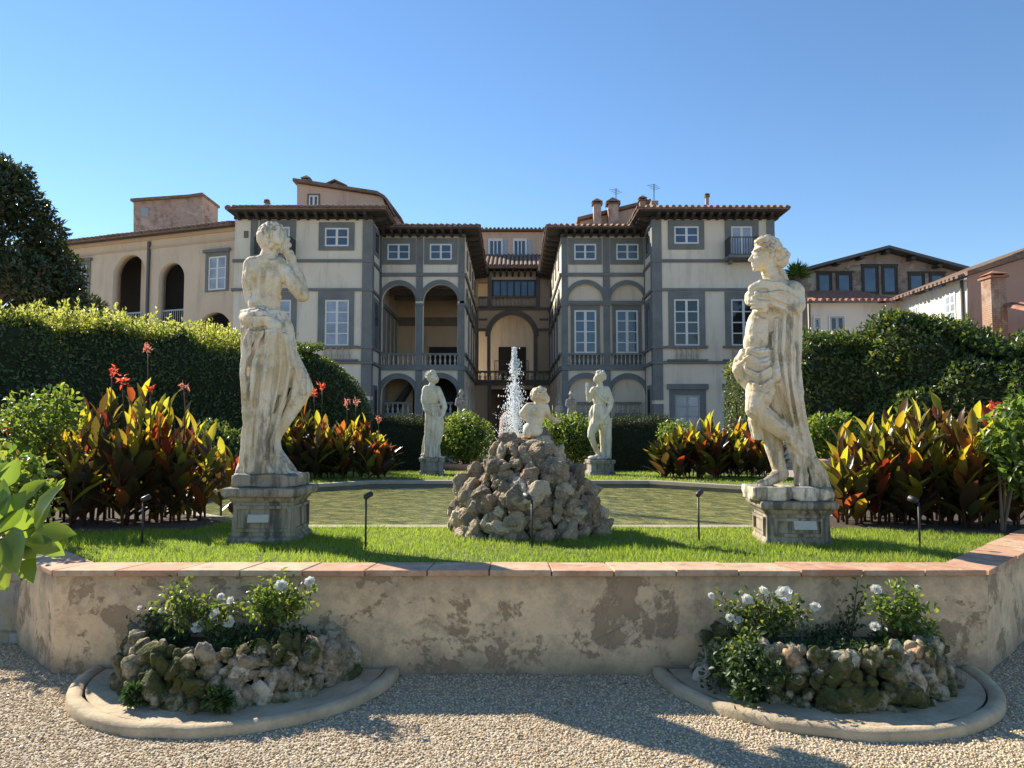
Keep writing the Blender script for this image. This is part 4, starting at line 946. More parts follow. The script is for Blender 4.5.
mb = MB(); q = [fT.uz(*p) for p in ((202.5, 245), (210, 245), (210, 226), (205, 214), (202.5, 214))]; mb.add([fT.P(a, z, -0.5) for a, z in q] + [fT.P(a, z, -2.5) for a, z in q], [tuple(range(5)), tuple(range(9, 4, -1))] + [(i, 5 + i, 5 + (i + 1) % 5, (i + 1) % 5) for i in range(5)]); mb.build('buttress', M['brick_pink'], tw)

# ================================================================== RIGHT HOUSES
YG = 41.0; fG = Face((0, YG, 0), (1, 0, 0), (0, -1, 0))
gh = thing('gabled_house', 'brick gabled house with six large dark windows under a shallow roof, far right', 'house', tuple(Vector((at(883, 270, YG).x, YG, 0))))
P2 = [fG.uz(*p) for p in ((808, 345), (964, 345), (964, 273.5), (883, 251.5), (808, 271.5))]; n = 5
mb = MB(); mb.add([fG.P(a, z) for a, z in P2] + [fG.P(a, z, -9) for a, z in P2], [tuple(range(n)), tuple(range(2 * n - 1, n - 1, -1))] + [(i, n + i, n + (i + 1) % n, (i + 1) % n) for i in range(n)]); mb.build('wall', M['brick'], gh)
P2 = [fG.uz(*p) for p in ((803.5, 272), (883, 251), (969, 274))]; mb = MB()
for a, c in zip(P2[:-1], P2[1:]): mb.hexa([fG.P(a[0], a[1] + 0.005, 0.7), fG.P(c[0], c[1] + 0.005, 0.7), fG.P(c[0], c[1] + 0.005, -9.3), fG.P(a[0], a[1] + 0.005, -9.3), fG.P(a[0], a[1] + 0.16, 0.7), fG.P(c[0], c[1] + 0.16, 0.7), fG.P(c[0], c[1] + 0.16, -9.3), fG.P(a[0], a[1] + 0.16, -9.3)])
mb.build('roof', M['gutter'], gh)
for px, py in ((834, 264.5), (857.5, 258.5), (882.5, 253), (908, 259.5), (934, 267)):
    mb = MB(); fG.pbox(mb, px - 2, py - 0.5, px + 2, py + 2.2, 0.0, 0.6); mb.build('beam_end', M['dark_wood'], gh)
for (a, c, y) in ((817.5, 831, 273.5), (837, 851, 273.5), (862.5, 877.5, 266.5), (882.5, 896.5, 266.5), (909, 923.7, 274), (930, 944, 274)):
    window(fG, gh, (a, y, c, 293.5), None, 1, 1, 'glass', 'dark_wood', 'dark_wood', mid=0.1)
for (a, c, y) in ((815, 853.5, 271), (860.5, 898, 264), (907, 946, 271.5)):
    mb = MB(); fG.pbox(mb, a, y, c, y + 1.8, -0.02, 0.04); mb.build('lintel', M['dark_wood'], gh)
# white house, front range and side range
YH = 35.0; xH = at(897, 300, YH).x; yN = 29.5
wh = thing('white_house', 'white plastered house with tiled roof and a sunlit side range behind the right hedge', 'house', (xH, YH, 0))
fH = Face((0, YH, 0), (1, 0, 0), (0, -1, 0)); xl = at(809, 320, YH).x; ze = fH.uz(850, 303)[1]
mb = MB(); mb.box(xl, xH + 4, YH, YH + 4, 0, ze); mb.build('wall', M['white_wall'], wh)
mb = MB(); z2 = at(850, 292.5, YH + 4).z
def tiled(mb, a, b_, c, d, nrm_up, n):
    mb.add([a, b_, c, d], [(0, 1, 2, 3)]); up = Vector((0, 0, 0.13))
    for k in range(n):
        t = (k + 0.5) / n; p = a.lerp(b_, t); q = d.lerp(c, t); sd_ = (b_ - a) / n * 0.36; p = p + (p - q).normalized() * random.uniform(0.03, 0.1)
        A = [p - sd_, p - sd_ * 0.6 + up * 0.8, p + up, p + sd_ * 0.6 + up * 0.8, p + sd_]; mb.add(A + [x - p + q for x in A], [(i, i + 1, i + 6, i + 5) for i in range(4)] + [(0, 1, 2, 3, 4)])
tiled(mb, Vector((xl - 0.3, YH - 0.5, ze)), Vector((xH, YH - 0.5, ze)), Vector((xH, YH + 4, z2)), Vector((xl - 0.3, YH + 4, z2)), 1, 15); mb.build('roof', M['red_tile'], wh)
window(fH, wh, (814, 318, 820, 329), None, 1, 1, 'glass', 'white', 'grey_paint'); window(fH, wh, (829.5, 316.5, 844, 331), None, 2, 1, 'glass_dark', 'white', 'grey_paint'); window(fH, wh, (876.5, 316, 890, 330), None, 2, 1, 'glass_dark', 'white', 'white')
mb = MB(); fH.pbox(mb, 808.5, 304, 810, 345, 0.01, 0.1); mb.build('downpipe', M['gutter'], wh)
zs_ = at(967, 278.5, yN).z; fS = Face((xH, YH, 0), (0, -1, 0), (-1, 0, 0)); Ls = YH - yN
mb = MB(); mb.box(xH, xH + 9, yN, YH - 0.01, 0, zs_); mb.build('side_wall', M['white_wall'], wh)
mb = MB(); p0 = Vector((xH - 0.55, YH + 3.5, zs_)); tiled(mb, Vector((xH - 0.45, YH + 1.5, zs_)), Vector((xH - 0.45, yN - 0.2, zs_)), Vector((xH + 4.5, yN - 0.2, zs_ + 1.9)), Vector((xH + 4.5, YH + 1.5, zs_ + 1.9)), 1, 24); mb.build('roof', M['tile'], wh)
for (a, c, y0, y1) in ((913, 919.5, 305, 338), (945.5, 956, 293, 323)):
    u0 = fS.uz(a, (y0 + y1) / 2)[0]; u1 = fS.uz(c, (y0 + y1) / 2)[0]; z0 = fS.uz((a + c) / 2, y1)[1]; z1 = fS.uz((a + c) / 2, y0)[1]
    mb = MB(); fS.box(mb, u0, u1, z0, z1, -0.01, 0.03); wi = mb.build('window', M['white'], wh); m_ = (u0 + u1) / 2
    for (q0, q1) in ((u0 + 0.1, m_ - 0.05), (m_ + 0.05, u1 - 0.1)):
        for j in range(3):
            mb = MB(); h_ = (z1 - z0 - 0.2) / 3; fS.box(mb, q0, q1, z0 + 0.1 + j * h_ + 0.04, z0 + 0.1 + (j + 1) * h_ - 0.04, 0.031, 0.04); mb.build('pane', M['glass_curtain'], wi)
mb = MB(); q = fS.uz(963, 300)[0]; fS.box(mb, q, q + 0.08, 0, zs_, 0.01, 0.1); mb.build('downpipe', M['gutter'], wh)
# rose coloured gable end nearer to us
fP = Face((0, yN - 0.05, 0), (1, 0, 0), (0, -1, 0))
rh = thing('rose_house', 'rose plastered gable end with a rising roofline at the right edge', 'house', (xH + 3, yN, 0))
P2 = [fP.uz(*p) for p in ((967.5, 345), (1120, 345), (1120, 229), (1024, 258.5), (967.5, 276))]; n = 5
mb = MB(); mb.add([fP.P(a, z, 0) for a, z in P2] + [fP.P(a, z, -0.04) for a, z in P2], [tuple(range(n)), tuple(range(2 * n - 1, n - 1, -1))] + [(i, n + i, n + (i + 1) % n, (i + 1) % n) for i in range(n)]); mb.build('wall', M['rose_wall'], rh)
P2 = [fP.uz(*p) for p in ((963, 276.8), (1024, 257.5), (1122, 228))]; mb = MB()
for a, c in zip(P2[:-1], P2[1:]): mb.hexa([fP.P(a[0], a[1] + 0.005, 0.3), fP.P(c[0], c[1] + 0.005, 0.3), fP.P(c[0], c[1] + 0.005, -6), fP.P(a[0], a[1] + 0.005, -6), fP.P(a[0], a[1] + 0.18, 0.3), fP.P(c[0], c[1] + 0.18, 0.3), fP.P(c[0], c[1] + 0.18, -6), fP.P(a[0], a[1] + 0.18, -6)])
mb.build('roof', M['tile'], rh)
# outhouse with brick chimney
YK = 24.0; oh = thing('outhouse', 'low outhouse with red tiled roof and tall brick chimney at the right edge', 'outhouse', tuple(Vector((at(1005, 320, YK).x, YK, 0))))
a = at(1000, 319, YK); a.x = 17.9; c = at(1210, 286, YK); mb = MB()
mb.box(a.x, c.x, YK, YK + 3, 0, a.z - 0.1); mb.build('wall', M['rose_wall'], oh)
mb = MB(); tiled(mb, Vector((a.x - 0.3, YK - 0.3, a.z - 0.05)), Vector((c.x, YK - 0.3, a.z - 0.05)), Vector((c.x, YK + 3, a.z + 0.95)), Vector((a.x - 0.3, YK + 3, a.z + 0.95)), 1, 14); mb.build('roof', M['red_tile'], oh)
YK += 3.6; p = at(992, 300, YK - 0.5); hw = 7.6 * YK / F; t = at(993, 282.5, YK).z
mb = MB(); mb.box(p.x - hw, p.x + hw, YK - 0.9, YK - 0.9 + 2 * hw, 0, t); ch = mb.build('chimney', M['brick_red'], oh)
mb = MB(); e = hw * 1.2; mb.box(p.x - e, p.x + e, YK - 1.0, YK - 0.8 + 2 * hw, t + 0.002, t + 0.07)
mb.add([(p.x - e, YK - 1.0, t + 0.14), (p.x + e, YK - 1.0, t + 0.14), (p.x + e, YK - 0.8 + 2 * hw, t + 0.14), (p.x - e, YK - 0.8 + 2 * hw, t + 0.14), (p.x, YK - 0.9 + hw, t + 0.32)], [(0, 1, 4), (1, 2, 4), (2, 3, 4), (3, 0, 4), (3, 2, 1, 0)])
mb.box(p.x - hw * 0.9, p.x - hw * 0.6, YK - 0.9, YK - 0.6, t + 0.07, t + 0.14); mb.box(p.x + hw * 0.6, p.x + hw * 0.9, YK - 0.9, YK - 0.6, t + 0.07, t + 0.14); mb.build('chimney_cap', M['red_tile'], ch)
# stone gate pier with cornice between the palazzo and the white house
YS = 33.0; p = at(803, 320, YS); hw = 5.0 * YS / F; zt = at(803, 292, YS).z
gp = thing('gate_pier', 'tall brown stone pier with moulded cap left of the white house', 'pier', (p.x, YS, 0))
mb = MB(); mb.box(p.x - hw, p.x + hw, YS, YS + 2 * hw, 0, zt); mb.build('shaft', M['brown_stone'], gp)
mb = MB(); e = hw * 1.35; mb.box(p.x - e, p.x + e, YS - 0.12, YS + 2 * hw + 0.12, zt, zt + 0.25); mb.box(p.x - e * 1.15, p.x + e * 1.15, YS - 0.2, YS + 2 * hw + 0.2, zt + 0.25, zt + 0.36); mb.build('cap', M['brown_stone'], gp)
#@@PART3
# ================================================================== SCULPTURE
def unit(a): return a / (np.linalg.norm(a, axis=1)[:, None] + 1e-9)
def capsule_np(p1, r1, p2, r2, seg=20, hem=5):
    p1, p2 = Vector(p1), Vector(p2); d = p2 - p1; L = d.length
    d = d.normalized() if L > 1e-6 else Vector((0, 0, 1)); a = d.orthogonal().normalized(); c = d.cross(a)
    prof = [(p1, -cos(pi / 2 * k / hem) * r1, sin(pi / 2 * k / hem) * r1) for k in range(1, hem + 1)] + [(p2, sin(pi / 2 * k / hem) * r2, cos(pi / 2 * k / hem) * r2) for k in range(0, hem)]
    vs = [p1 - d * r1]; fs = []
    for (o, h, r) in prof:
        for k in range(seg):
            t = 2 * pi * k / seg; vs.append(o + d * h + (a * cos(t) + c * sin(t)) * r)
    vs.append(p2 + d * r2); n = len(prof)
    for k in range(seg): fs.append((0, 1 + (k + 1) % seg, 1 + k))
    for i in range(n - 1):
        for k in range(seg):
            k2 = (k + 1) % seg; b0 = 1 + i * seg; fs.append((b0 + k, b0 + k2, b0 + seg + k2, b0 + seg + k))
    last = len(vs) - 1; b0 = 1 + (n - 1) * seg
    for k in range(seg): fs.append((b0 + k, b0 + (k + 1) % seg, last))
    return vs, fs
def ellipsoid_np(c, rx, ry, rz, tilt=0.0, yaw=0.0, seg=22, rings=14):
    R = Matrix.Rotation(yaw, 3, 'Z') @ Matrix.Rotation(tilt, 3, 'Y'); c = Vector(c); vs = [c + R @ Vector((0, 0, -rz))]; fs = []
    for i in range(1, rings):
        p = -pi / 2 + pi * i / rings
        for k in range(seg):
            t = 2 * pi * k / seg; vs.append(c + R @ Vector((rx * cos(p) * cos(t), ry * cos(p) * sin(t), rz * sin(p))))
    vs.append(c + R @ Vector((0, 0, rz))); n = rings - 1
    for k in range(seg): fs.append((0, 1 + (k + 1) % seg, 1 + k))
    for i in range(n - 1):
        for k in range(seg):
            k2 = (k + 1) % seg; b0 = 1 + i * seg; fs.append((b0 + k, b0 + k2, b0 + seg + k2, b0 + seg + k))
    last = len(vs) - 1; b0 = 1 + (n - 1) * seg
    for k in range(seg): fs.append((b0 + k, b0 + (k + 1) % seg, last))
    return vs, fs

class Sculpt:
    """a figure is laid out with photo pixels for its outline and a real depth (dy, in the same unit) for its body"""
    def __init__(s, Y0): s.Y0 = Y0; s.k = Y0 / F; s.mb = MB()
    def p(s, px, py, dy=0):
        q = at(px, py, s.Y0); return Vector((q.x, s.Y0 + dy * s.k, q.z))
    def c(s, x1, y1, d1, r1, x2, y2, d2, r2): s.mb.add(*capsule_np(s.p(x1, y1, d1), r1 * s.k, s.p(x2, y2, d2), r2 * s.k)); return s
    def e(s, x, y, d, rx, ry, rz, tilt=0.0, yaw=0.0): s.mb.add(*ellipsoid_np(s.p(x, y, d), rx * s.k, ry * s.k, rz * s.k, tilt, yaw)); return s
    def path(s, pts):
        """pts: (px, py, dy, r) ..."""
        for a, b_ in zip(pts[:-1], pts[1:]): s.c(*a, *b_)
        return s
    def loft(s, secs, folds=9, amp=0.06, ph=0.0, twist=0.0, seg=110, grow=True, sharp=1.0):
        """secs: (cx, py, dy, rx, ry); pleated cloth"""
        n = len(secs); m = 7; P_ = []
        for i in range(n - 1):
            for j in range(m):
                t = j / m; P_.append([a + (b_ - a) * t for a, b_ in zip(secs[i], secs[i + 1])] + [(i + t) / (n - 1)])
        P_.append(list(secs[-1]) + [1.0]); vs = []; fs = []
        for (cx, py, dy, rx, ry, t) in P_:
            for k in range(seg):
                th = 2 * pi * k / seg
                f = sin(folds * th + ph + twist * t) * 0.6 + sin((folds * 1.7 + 0.4) * (th + 0.13) + ph * 2.1 - twist * 0.7 * t) * 0.4
                f = math.copysign(abs(f) ** sharp, f); g = 1 + amp * f * (0.35 + 0.65 * t if grow else 1)
                vs.append(s.p(cx + rx * g * cos(th), py, dy + ry * g * sin(th)))
        for i in range(len(P_) - 1):
            for k in range(seg):
                k2 = (k + 1) % seg; fs.append((i * seg + k, (i + 1) * seg + k, (i + 1) * seg + k2, i * seg + k2))
        fs.append(tuple(range(seg))); q = (len(P_) - 1) * seg; fs.append(tuple(q + k for k in range(seg - 1, -1, -1)))
        s.mb.add(vs, fs); return s
    def hair(s, x, y, d, rx, ry, rz, n, r, seed, keep=None):
        rr = random.Random(seed)
        for i in range(n):
            u = rr.uniform(-1, 1); t = rr.uniform(0, 2 * pi); q = sqrt(1 - u * u); v = (q * cos(t), q * sin(t), u)
            if keep and not keep(v): continue
            s.e(x + v[0] * rx, y - v[2] * rz, d + v[1] * ry, r * rr.uniform(0.8, 1.3), r * rr.uniform(0.8, 1.3), r * rr.uniform(0.7, 1.2))
        return s
    def fingers(s, x, y, d, dx, dy, r, n=4, curl=(0, 0, 0), L=5.0):
        for k in range(n):
            o = (k - (n - 1) / 2) * r * 1.9; f = (0.85, 1.0, 0.95, 0.75)[k % 4]
            x0, y0 = x - dy * o, y + dx * o; x1, y1 = x0 + dx * L * f, y0 + dy * L * f
            s.path([(x0, y0, d, r), (x1, y1, d + curl[2] * 0.5, r * 0.9), (x1 + curl[0], y1 + curl[1], d + curl[2], r * 0.75)])
        return s
    def build(s, name, m, parent, voxel, smooth=4, rough=0.0015, seed=0, pleats=(), grooves=()):
        me = s.mb.mesh('tmp'); o = bpy.data.objects.new('tmp', me); COL.objects.link(o)
        r = o.modifiers.new('r', 'REMESH'); r.mode = 'VOXEL'; r.voxel_size = voxel; r.use_smooth_shade = True
        q = o.modifiers.new('s', 'SMOOTH'); q.factor = 0.5; q.iterations = smooth
        bpy.context.view_layer.update(); dg = bpy.context.evaluated_depsgraph_get(); m2 = bpy.data.meshes.new_from_object(o.evaluated_get(dg))
        bpy.data.objects.remove(o); bpy.data.meshes.remove(me); n = len(m2.vertices)
        co = np.empty(n * 3, dtype=np.float32); m2.vertices.foreach_get('co', co); no = np.empty(n * 3, dtype=np.float32); m2.vertices.foreach_get('normal', no)
        co = co.reshape(-1, 3); no = no.reshape(-1, 3)
        if rough: co = co + no * (fbm(co, 16, seed, 3) * rough * 2 + fbm(co, 60, seed + 9, 2) * rough * 0.6)[:, None]
        for (line, freq, amp, ph, drift) in pleats:      # carved cloth folds running along a centre line (row, column, half width)
            dep = co[:, 1] * CP + (co[:, 2] - EYE) * SP; px = 512 + F * co[:, 0] / dep; py = 384 - F * (-co[:, 1] * SP + (co[:, 2] - EYE) * CP) / dep
            A = np.array(line, dtype=float); cx = np.interp(py, A[:, 0], A[:, 1]); hw = np.interp(py, A[:, 0], A[:, 2]); u_ = (px - cx) / hw; t_ = (py - A[0, 0]) / (A[-1, 0] - A[0, 0])
            win = np.clip((1.05 - np.abs(u_)) * 5, 0, 1) * np.clip(t_ * 12, 0, 1) * np.clip((1 - t_) * 20, 0, 1); a_ = 2 * pi * freq * u_ + ph + drift * t_ + 1.1 * fbm(co, 4, seed + 3, 2)
            f_ = 1 - 2 * np.abs(np.sin(a_ * 0.5)) ** 0.8; co = co + no * (f_ * amp * win * (0.7 + 0.5 * vnoise(co, 5, seed)))[:, None]
        if grooves:      # chisel lines: (points in photo pixels, width in pixels, depth in metres), cut into the side towards the garden front
            dep = co[:, 1] * CP + (co[:, 2] - EYE) * SP; px = 512 + F * co[:, 0] / dep; py = 384 - F * (-co[:, 1] * SP + (co[:, 2] - EYE) * CP) / dep
            Q = np.stack([px, py], 1); wob = np.stack([vnoise(co, 14, 31), vnoise(co, 14, 32)], 1) * 0.5; vd = unit(co - np.array([0, 0, EYE])); fr_ = np.clip(-(no * vd).sum(1) * 3, 0, 1); cut = np.zeros(len(co))
            for (line, wd, dp) in grooves:
                A = np.array(line, dtype=float); best = np.full(len(co), 1e9); tt = np.zeros(len(co)); nseg = len(A) - 1
                for k in range(nseg):
                    ab = A[k + 1] - A[k]; t_ = np.clip(((Q + wob - A[k]) @ ab) / (ab @ ab), 0, 1); dd = np.linalg.norm(Q + wob - A[k] - t_[:, None] * ab, axis=1); m_ = dd < best; best[m_] = dd[m_]; tt[m_] = (k + t_[m_]) / nseg
                x = best / wd; cut = cut + dp * (np.exp(-x * x * 1.4) - 0.45 * np.exp(-((x - 1.7) ** 2) * 2.0)) * np.clip(0.35 + 2.6 * np.minimum(tt, 1 - tt), 0, 1)
            co = co - no * (cut * fr_)[:, None]
        m2.vertices.foreach_set('co', co.astype(np.float32).ravel()); m2.polygons.foreach_set('use_smooth', [True] * len(m2.polygons)); m2.update(); m2.name = name
        return link_mesh(name, m2, M[m], parent)

def stack(name, parent, cx, cy, rot, levels, m, bevel=0.008):
    """square moulded block: levels (z, half-width x, half-width y)"""
    mb = MB(); vs = []; fs = []; R = Matrix.Rotation(rot, 2)
    for (z, hx, hy) in levels:
        for sx, sy in ((-1, -1), (1, -1), (1, 1), (-1, 1)):
            v = R @ Vector((sx * hx, sy * hy)); vs.append((cx + v.x, cy + v.y, z))
    n = len(levels)
    for i in range(n - 1):
        for k in range(4): k2 = (k + 1) % 4; fs.append((i * 4 + k, i * 4 + k2, i * 4 + 4 + k2, i * 4 + 4 + k))
    fs.append((3, 2, 1, 0)); q = 4 * (n - 1); fs.append((q, q + 1, q + 2, q + 3)); mb.add(vs, fs)
    return mb.build(name, M[m], parent, bevel=bevel)
def rough_slab(name, parent, cx, cy, rot, hx, hy, z0, z1, m, seed):
    bm = bmesh.new(); bmesh.ops.create_cube(bm, size=2); bmesh.ops.subdivide_edges(bm, edges=bm.edges, cuts=9, use_grid_fill=True)
    R = Matrix.Rotation(rot, 3, 'Z'); P_ = np.array([v.co[:] for v in bm.verts]); w_ = np.array([hx, hy, (z1 - z0) / 2]); Q = P_ * w_; d = fbm(Q, 9, seed, 3) * 0.022
    rr = np.linalg.norm(P_, axis=1)[:, None]; Q = Q + P_ / rr * d[:, None] - P_ / rr * np.maximum(rr - 1.35, 0) * 0.05
    for v, q in zip(bm.verts, Q): v.co = R @ Vector(q) + Vector((cx, cy, (z0 + z1) / 2))
    me = bpy.data.meshes.new(name); bm.to_mesh(me); bm.free(); me.polygons.foreach_set('use_smooth', [True] * len(me.polygons))
    return link_mesh(name, me, M[m], parent)

# ---- front left statue, seen from behind
Y0 = 6.6
pc = at(270, 486, Y0); sl = thing('statue', 'marble youth seen from behind, hand to his chin, left of the rock mound', 'statue', (pc.x, Y0, LAWN), None)
ped = thing('pedestal', 'weathered grey stone pedestal under the statue seen from behind, small tablet on its front', 'pedestal', (pc.x, Y0, LAWN), None)
zt = at(268, 488, Y0 - 0.3).z; zc = at(268, 496, Y0 - 0.35).z; h = zt - LAWN
ro = radians(1)
stack('die', ped, pc.x + 0.02, Y0, ro, [(LAWN - 0.05, 0.290, 0.290), (LAWN + 0.03, 0.290, 0.290), (LAWN + 0.06, 0.259, 0.259), (zc - 0.07, 0.247, 0.247), (zc - 0.05, 0.268, 0.268), (zc - 0.02, 0.285, 0.285)], 'pedestal')
stack('cap', ped, pc.x + 0.02, Y0, ro, [(zc - 0.02, 0.311, 0.311), (zc + 0.0, 0.329, 0.329), (zt - 0.02, 0.333, 0.333), (zt, 0.320, 0.320)], 'pedestal', 0.012)
def panel(ped, cx, cy, rot, hw, z0, z1, off, m='pedestal', t=0.02, nm='panel'):
    n_ = Vector((sin(rot), -cos(rot))); u_ = Vector((cos(rot), sin(rot))); f = Face((cx + n_.x * off, cy + n_.y * off, 0), (u_.x, u_.y, 0), (n_.x, n_.y, 0)); mb = MB()
    for (a, c, e, g) in ((-hw, hw, z1 - 0.025, z1), (-hw, hw, z0, z0 + 0.025), (-hw, -hw + 0.03, z0 + 0.025, z1 - 0.025), (hw - 0.03, hw, z0 + 0.025, z1 - 0.025)): f.box(mb, a, c, e, g, -0.02, t)
    mb.build(nm, M[m], ped); return f
f = panel(ped, pc.x + 0.02, Y0, ro, 0.24, LAWN + 0.09, zc - 0.09, 0.250)
panel(ped, pc.x + 0.02, Y0, ro + pi / 2, 0.23, LAWN + 0.09, zc - 0.09, 0.250)
def tablet(ped, f, u, z0, z1, hw):
    mb = MB(); c = [f.P(u - hw, z0, 0.05), f.P(u + hw, z0, 0.05), f.P(u + hw, z0, -0.02), f.P(u - hw, z0, -0.02), f.P(u - hw, z1, 0.022), f.P(u + hw, z1, 0.022), f.P(u + hw, z1, -0.02), f.P(u - hw, z1, -0.02)]; mb.hexa(c)
    mb.build('tablet', M['plaque'], ped, bevel=0.004)
tablet(ped, f, -0.03, LAWN + 0.17, LAWN + 0.235, 0.088)
pq = at(272, 481, Y0); rough_slab('plinth', sl, pq.x, Y0, ro, 0.275, 0.24, zt - 0.004, at(272, 473.5, Y0 - 0.1).z, 'pedestal', 3)
S = Sculpt(Y0)
S.loft([(265, 311, 0, 20, 13), (267, 326, 0, 25, 17), (269, 345, 1, 26.5, 18), (269, 362, 1, 26, 18), (267, 385, 1, 21, 16), (264, 408, 0, 16, 15), (260, 436, 0, 16.5, 14.5), (259, 458, 0, 17, 15), (260, 478, 0, 19, 16)], 7, 0.15, 0.6, 1.2, sharp=0.7)
S.path([(282, 352, 5, 13), (292, 372, 6, 12), (303, 391, 4, 8)]).path([(303, 391, 4, 7.4), (290, 411, 5, 7), (275, 434, 5, 6), (270, 450, 4, 6)])
S.loft([(287, 352, 4, 9, 9), (296, 372, 4, 10, 10), (301, 388, 4, 10.5, 9), (293, 405, 5, 9, 8)], 5, 0.14, 0.3, 1.0)
S.loft([(271, 436, 3, 6, 8), (274, 450, 3, 7, 9), (280, 463, 2, 11, 11), (286, 478, 0, 14, 13)], 6, 0.2, 1.3, 0.5)
S.path([(284, 472, -3, 6), (296, 474, -6, 4.2), (302, 475, -8, 3)]).path([(247, 462, 2, 8), (244, 472, -6, 6.5)])
# fold ridges
for pts in ([(262, 322, -17, 4), (254, 345, -19, 4.4), (249, 372, -16, 3.6), (249, 400, -13, 3), (250, 425, -13, 2.6)], [(277, 334, -18, 5.5), (274, 372, -19, 6), (269, 412, -16, 5.6), (265, 445, -15, 5), (262, 472, -15, 5.4)],
            [(288, 338, -12, 4), (291, 366, -10, 4), (284, 404, -7, 3.4), (272, 440, -9, 3.2), (274, 470, -13, 3.6)], [(268, 335, -17, 2.6), (260, 370, -18, 2.8), (255, 410, -15, 2.4), (252, 445, -14, 2.4), (251, 472, -14, 2.8)], [(250, 380, -11, 3.6), (252, 396, -12, 4.8), (254, 412, -12, 3.2)],
            [(290, 345, -8, 3), (298, 372, -3, 3), (303, 388, 0, 4)]): S.path(pts)
S.path([(246, 318, -2, 6.2), (254, 320, -11, 6.6), (265, 317, -15, 6), (273, 321, -16, 5.4), (281, 327, -13, 5.6)]).path([(244, 313, -2, 3.4), (255, 313, -10, 3.6), (268, 311, -13, 3.4)]).e(277, 327, -15, 7.5, 6, 7).e(247, 317, 0, 6.4, 9, 7.4)
S.path([(281, 330, -8, 5), (289, 345, -4, 5), (293, 360, 0, 4.4)])
# torso
S.e(264, 283, 1, 18, 11.5, 25, radians(-4)).e(256, 274, -2, 10.5, 9.5, 16).e(272, 276, -2, 10.5, 9, 16).e(264, 303, 1, 16.5, 12, 16).c(253, 265, 0, 9, 278, 265, 1, 9).e(266, 262, 0, 13, 9, 8)
S.path([(252, 265, 1, 8.6), (248.5, 282, 2, 7.4), (250, 299, 5, 6.4)]).path([(250, 299, 5, 6.2), (262, 300, 13, 5.2), (272, 294, 16, 4.6)])
S.path([(279, 266, 1, 8.6), (291, 281, 1, 7.8), (302, 295, 2, 7.2)]).path([(302, 295, 2, 7.0), (297, 278, 7, 6.2), (290, 262, 9, 4.8)])
S.e(289, 257, 9, 5, 4, 6).fingers(287.5, 254, 9, -0.45, -0.9, 1.3, 4, (-1.5, -1, 1), 4.5).path([(287, 258, 7, 1.6), (284, 254, 7, 1.4), (282, 252, 8, 1.2)])
S.path([(264, 272, -9.5, 2.2), (263.5, 290, -9.8, 2), (263, 303, -10, 2)])
S.c(270, 249, 1, 8, 267, 263, 1, 9.5)
S.e(273, 238, 2, 13, 13, 14.5).e(280, 243, 6, 7.5, 7, 9).e(287, 243, 8, 2.2, 2.4, 2.6).e(284, 250, 7, 4, 4, 3.4).e(285, 237, 8, 3, 2.5, 2)
S.hair(272.5, 237.5, 1, 13.2, 13.2, 14.2, 330, 2.3, 5, lambda v: v[0] < 0.66 and v[2] > -0.8)
S.build('figure', 'marble', sl, 0.0065, 1, 0.0016, 1, [([(318, 268, 25), (345, 270, 27), (385, 268, 25), (436, 260, 19), (476, 260, 22)], 2.0, 0.006, 0.8, 3.0)], [
    ([(264, 268), (262, 285), (264, 306)], 2.4, 0.014), ([(257, 270), (254, 278), (256, 287)], 2.2, 0.010), ([(272, 272), (275, 280), (273, 289)], 2.2, 0.010), ([(252, 270), (251, 284), (252, 298)], 1.6, 0.016), ([(282, 272), (284, 284), (288, 294)], 1.8, 0.016), ([(268, 258), (276, 258)], 1.8, 0.010),
    ([(243, 325), (256, 329), (270, 327)], 2.0, 0.020), ([(246, 313), (258, 315), (272, 314)], 1.6, 0.014), ([(271, 328), (262, 343), (252, 358), (247, 374)], 2.6, 0.026), ([(282, 336), (285, 368), (278, 404), (268, 440), (264, 472)], 2.4, 0.024), ([(263, 348), (258, 388), (255, 430), (253, 470)], 2.4, 0.020), ([(292, 370), (288, 396), (275, 424)], 2.2, 0.020), ([(298, 366), (302, 382)], 1.8, 0.012),
    ([(271, 444), (268, 456), (273, 468)], 3.2, 0.028), ([(248, 342), (247, 380)], 1.6, 0.012), ([(272, 336), (270, 366), (264, 400), (260, 440)], 1.8, 0.013), ([(250, 384), (248, 398), (251, 412)], 1.8, 0.014), ([(280, 462), (288, 472)], 1.8, 0.014), ([(246, 440), (247, 466)], 1.8, 0.012), ([(291, 276), (299, 289)], 1.6, 0.006), ([(262, 312), (275, 318)], 1.2, 0.010)])

# ---- front right statue
Y0 = 6.45
pc = at(790, 500, Y0); sr = thing('statue', 'marble woman with bowed head and long drapery over one arm, right front', 'statue', (pc.x, Y0, LAWN), None)
ped = thing('pedestal', 'weathered stone pedestal under the woman with bowed head, small tablet on its front', 'pedestal', (pc.x, Y0, LAWN), None)
zt = at(790, 501.5, Y0 - 0.3).z; zc = at(790, 509, Y0 - 0.3).z; ro = radians(-6)
stack('die', ped, pc.x, Y0, ro, [(LAWN - 0.05, 0.267, 0.267), (LAWN + 0.03, 0.267, 0.267), (LAWN + 0.05, 0.254, 0.254), (zc - 0.06, 0.249, 0.249), (zc - 0.04, 0.267, 0.267), (zc - 0.01, 0.284, 0.284)], 'pedestal')
stack('cap', ped, pc.x, Y0, ro, [(zc - 0.01, 0.297, 0.297), (zc + 0.01, 0.310, 0.310), (zt - 0.015, 0.310, 0.310), (zt, 0.297, 0.297)], 'pedestal', 0.012)
f = panel(ped, pc.x, Y0, ro, 0.20, LAWN + 0.07, zc - 0.08, 0.253); panel(ped, pc.x, Y0, ro - pi / 2, 0.20, LAWN + 0.07, zc - 0.08, 0.253)
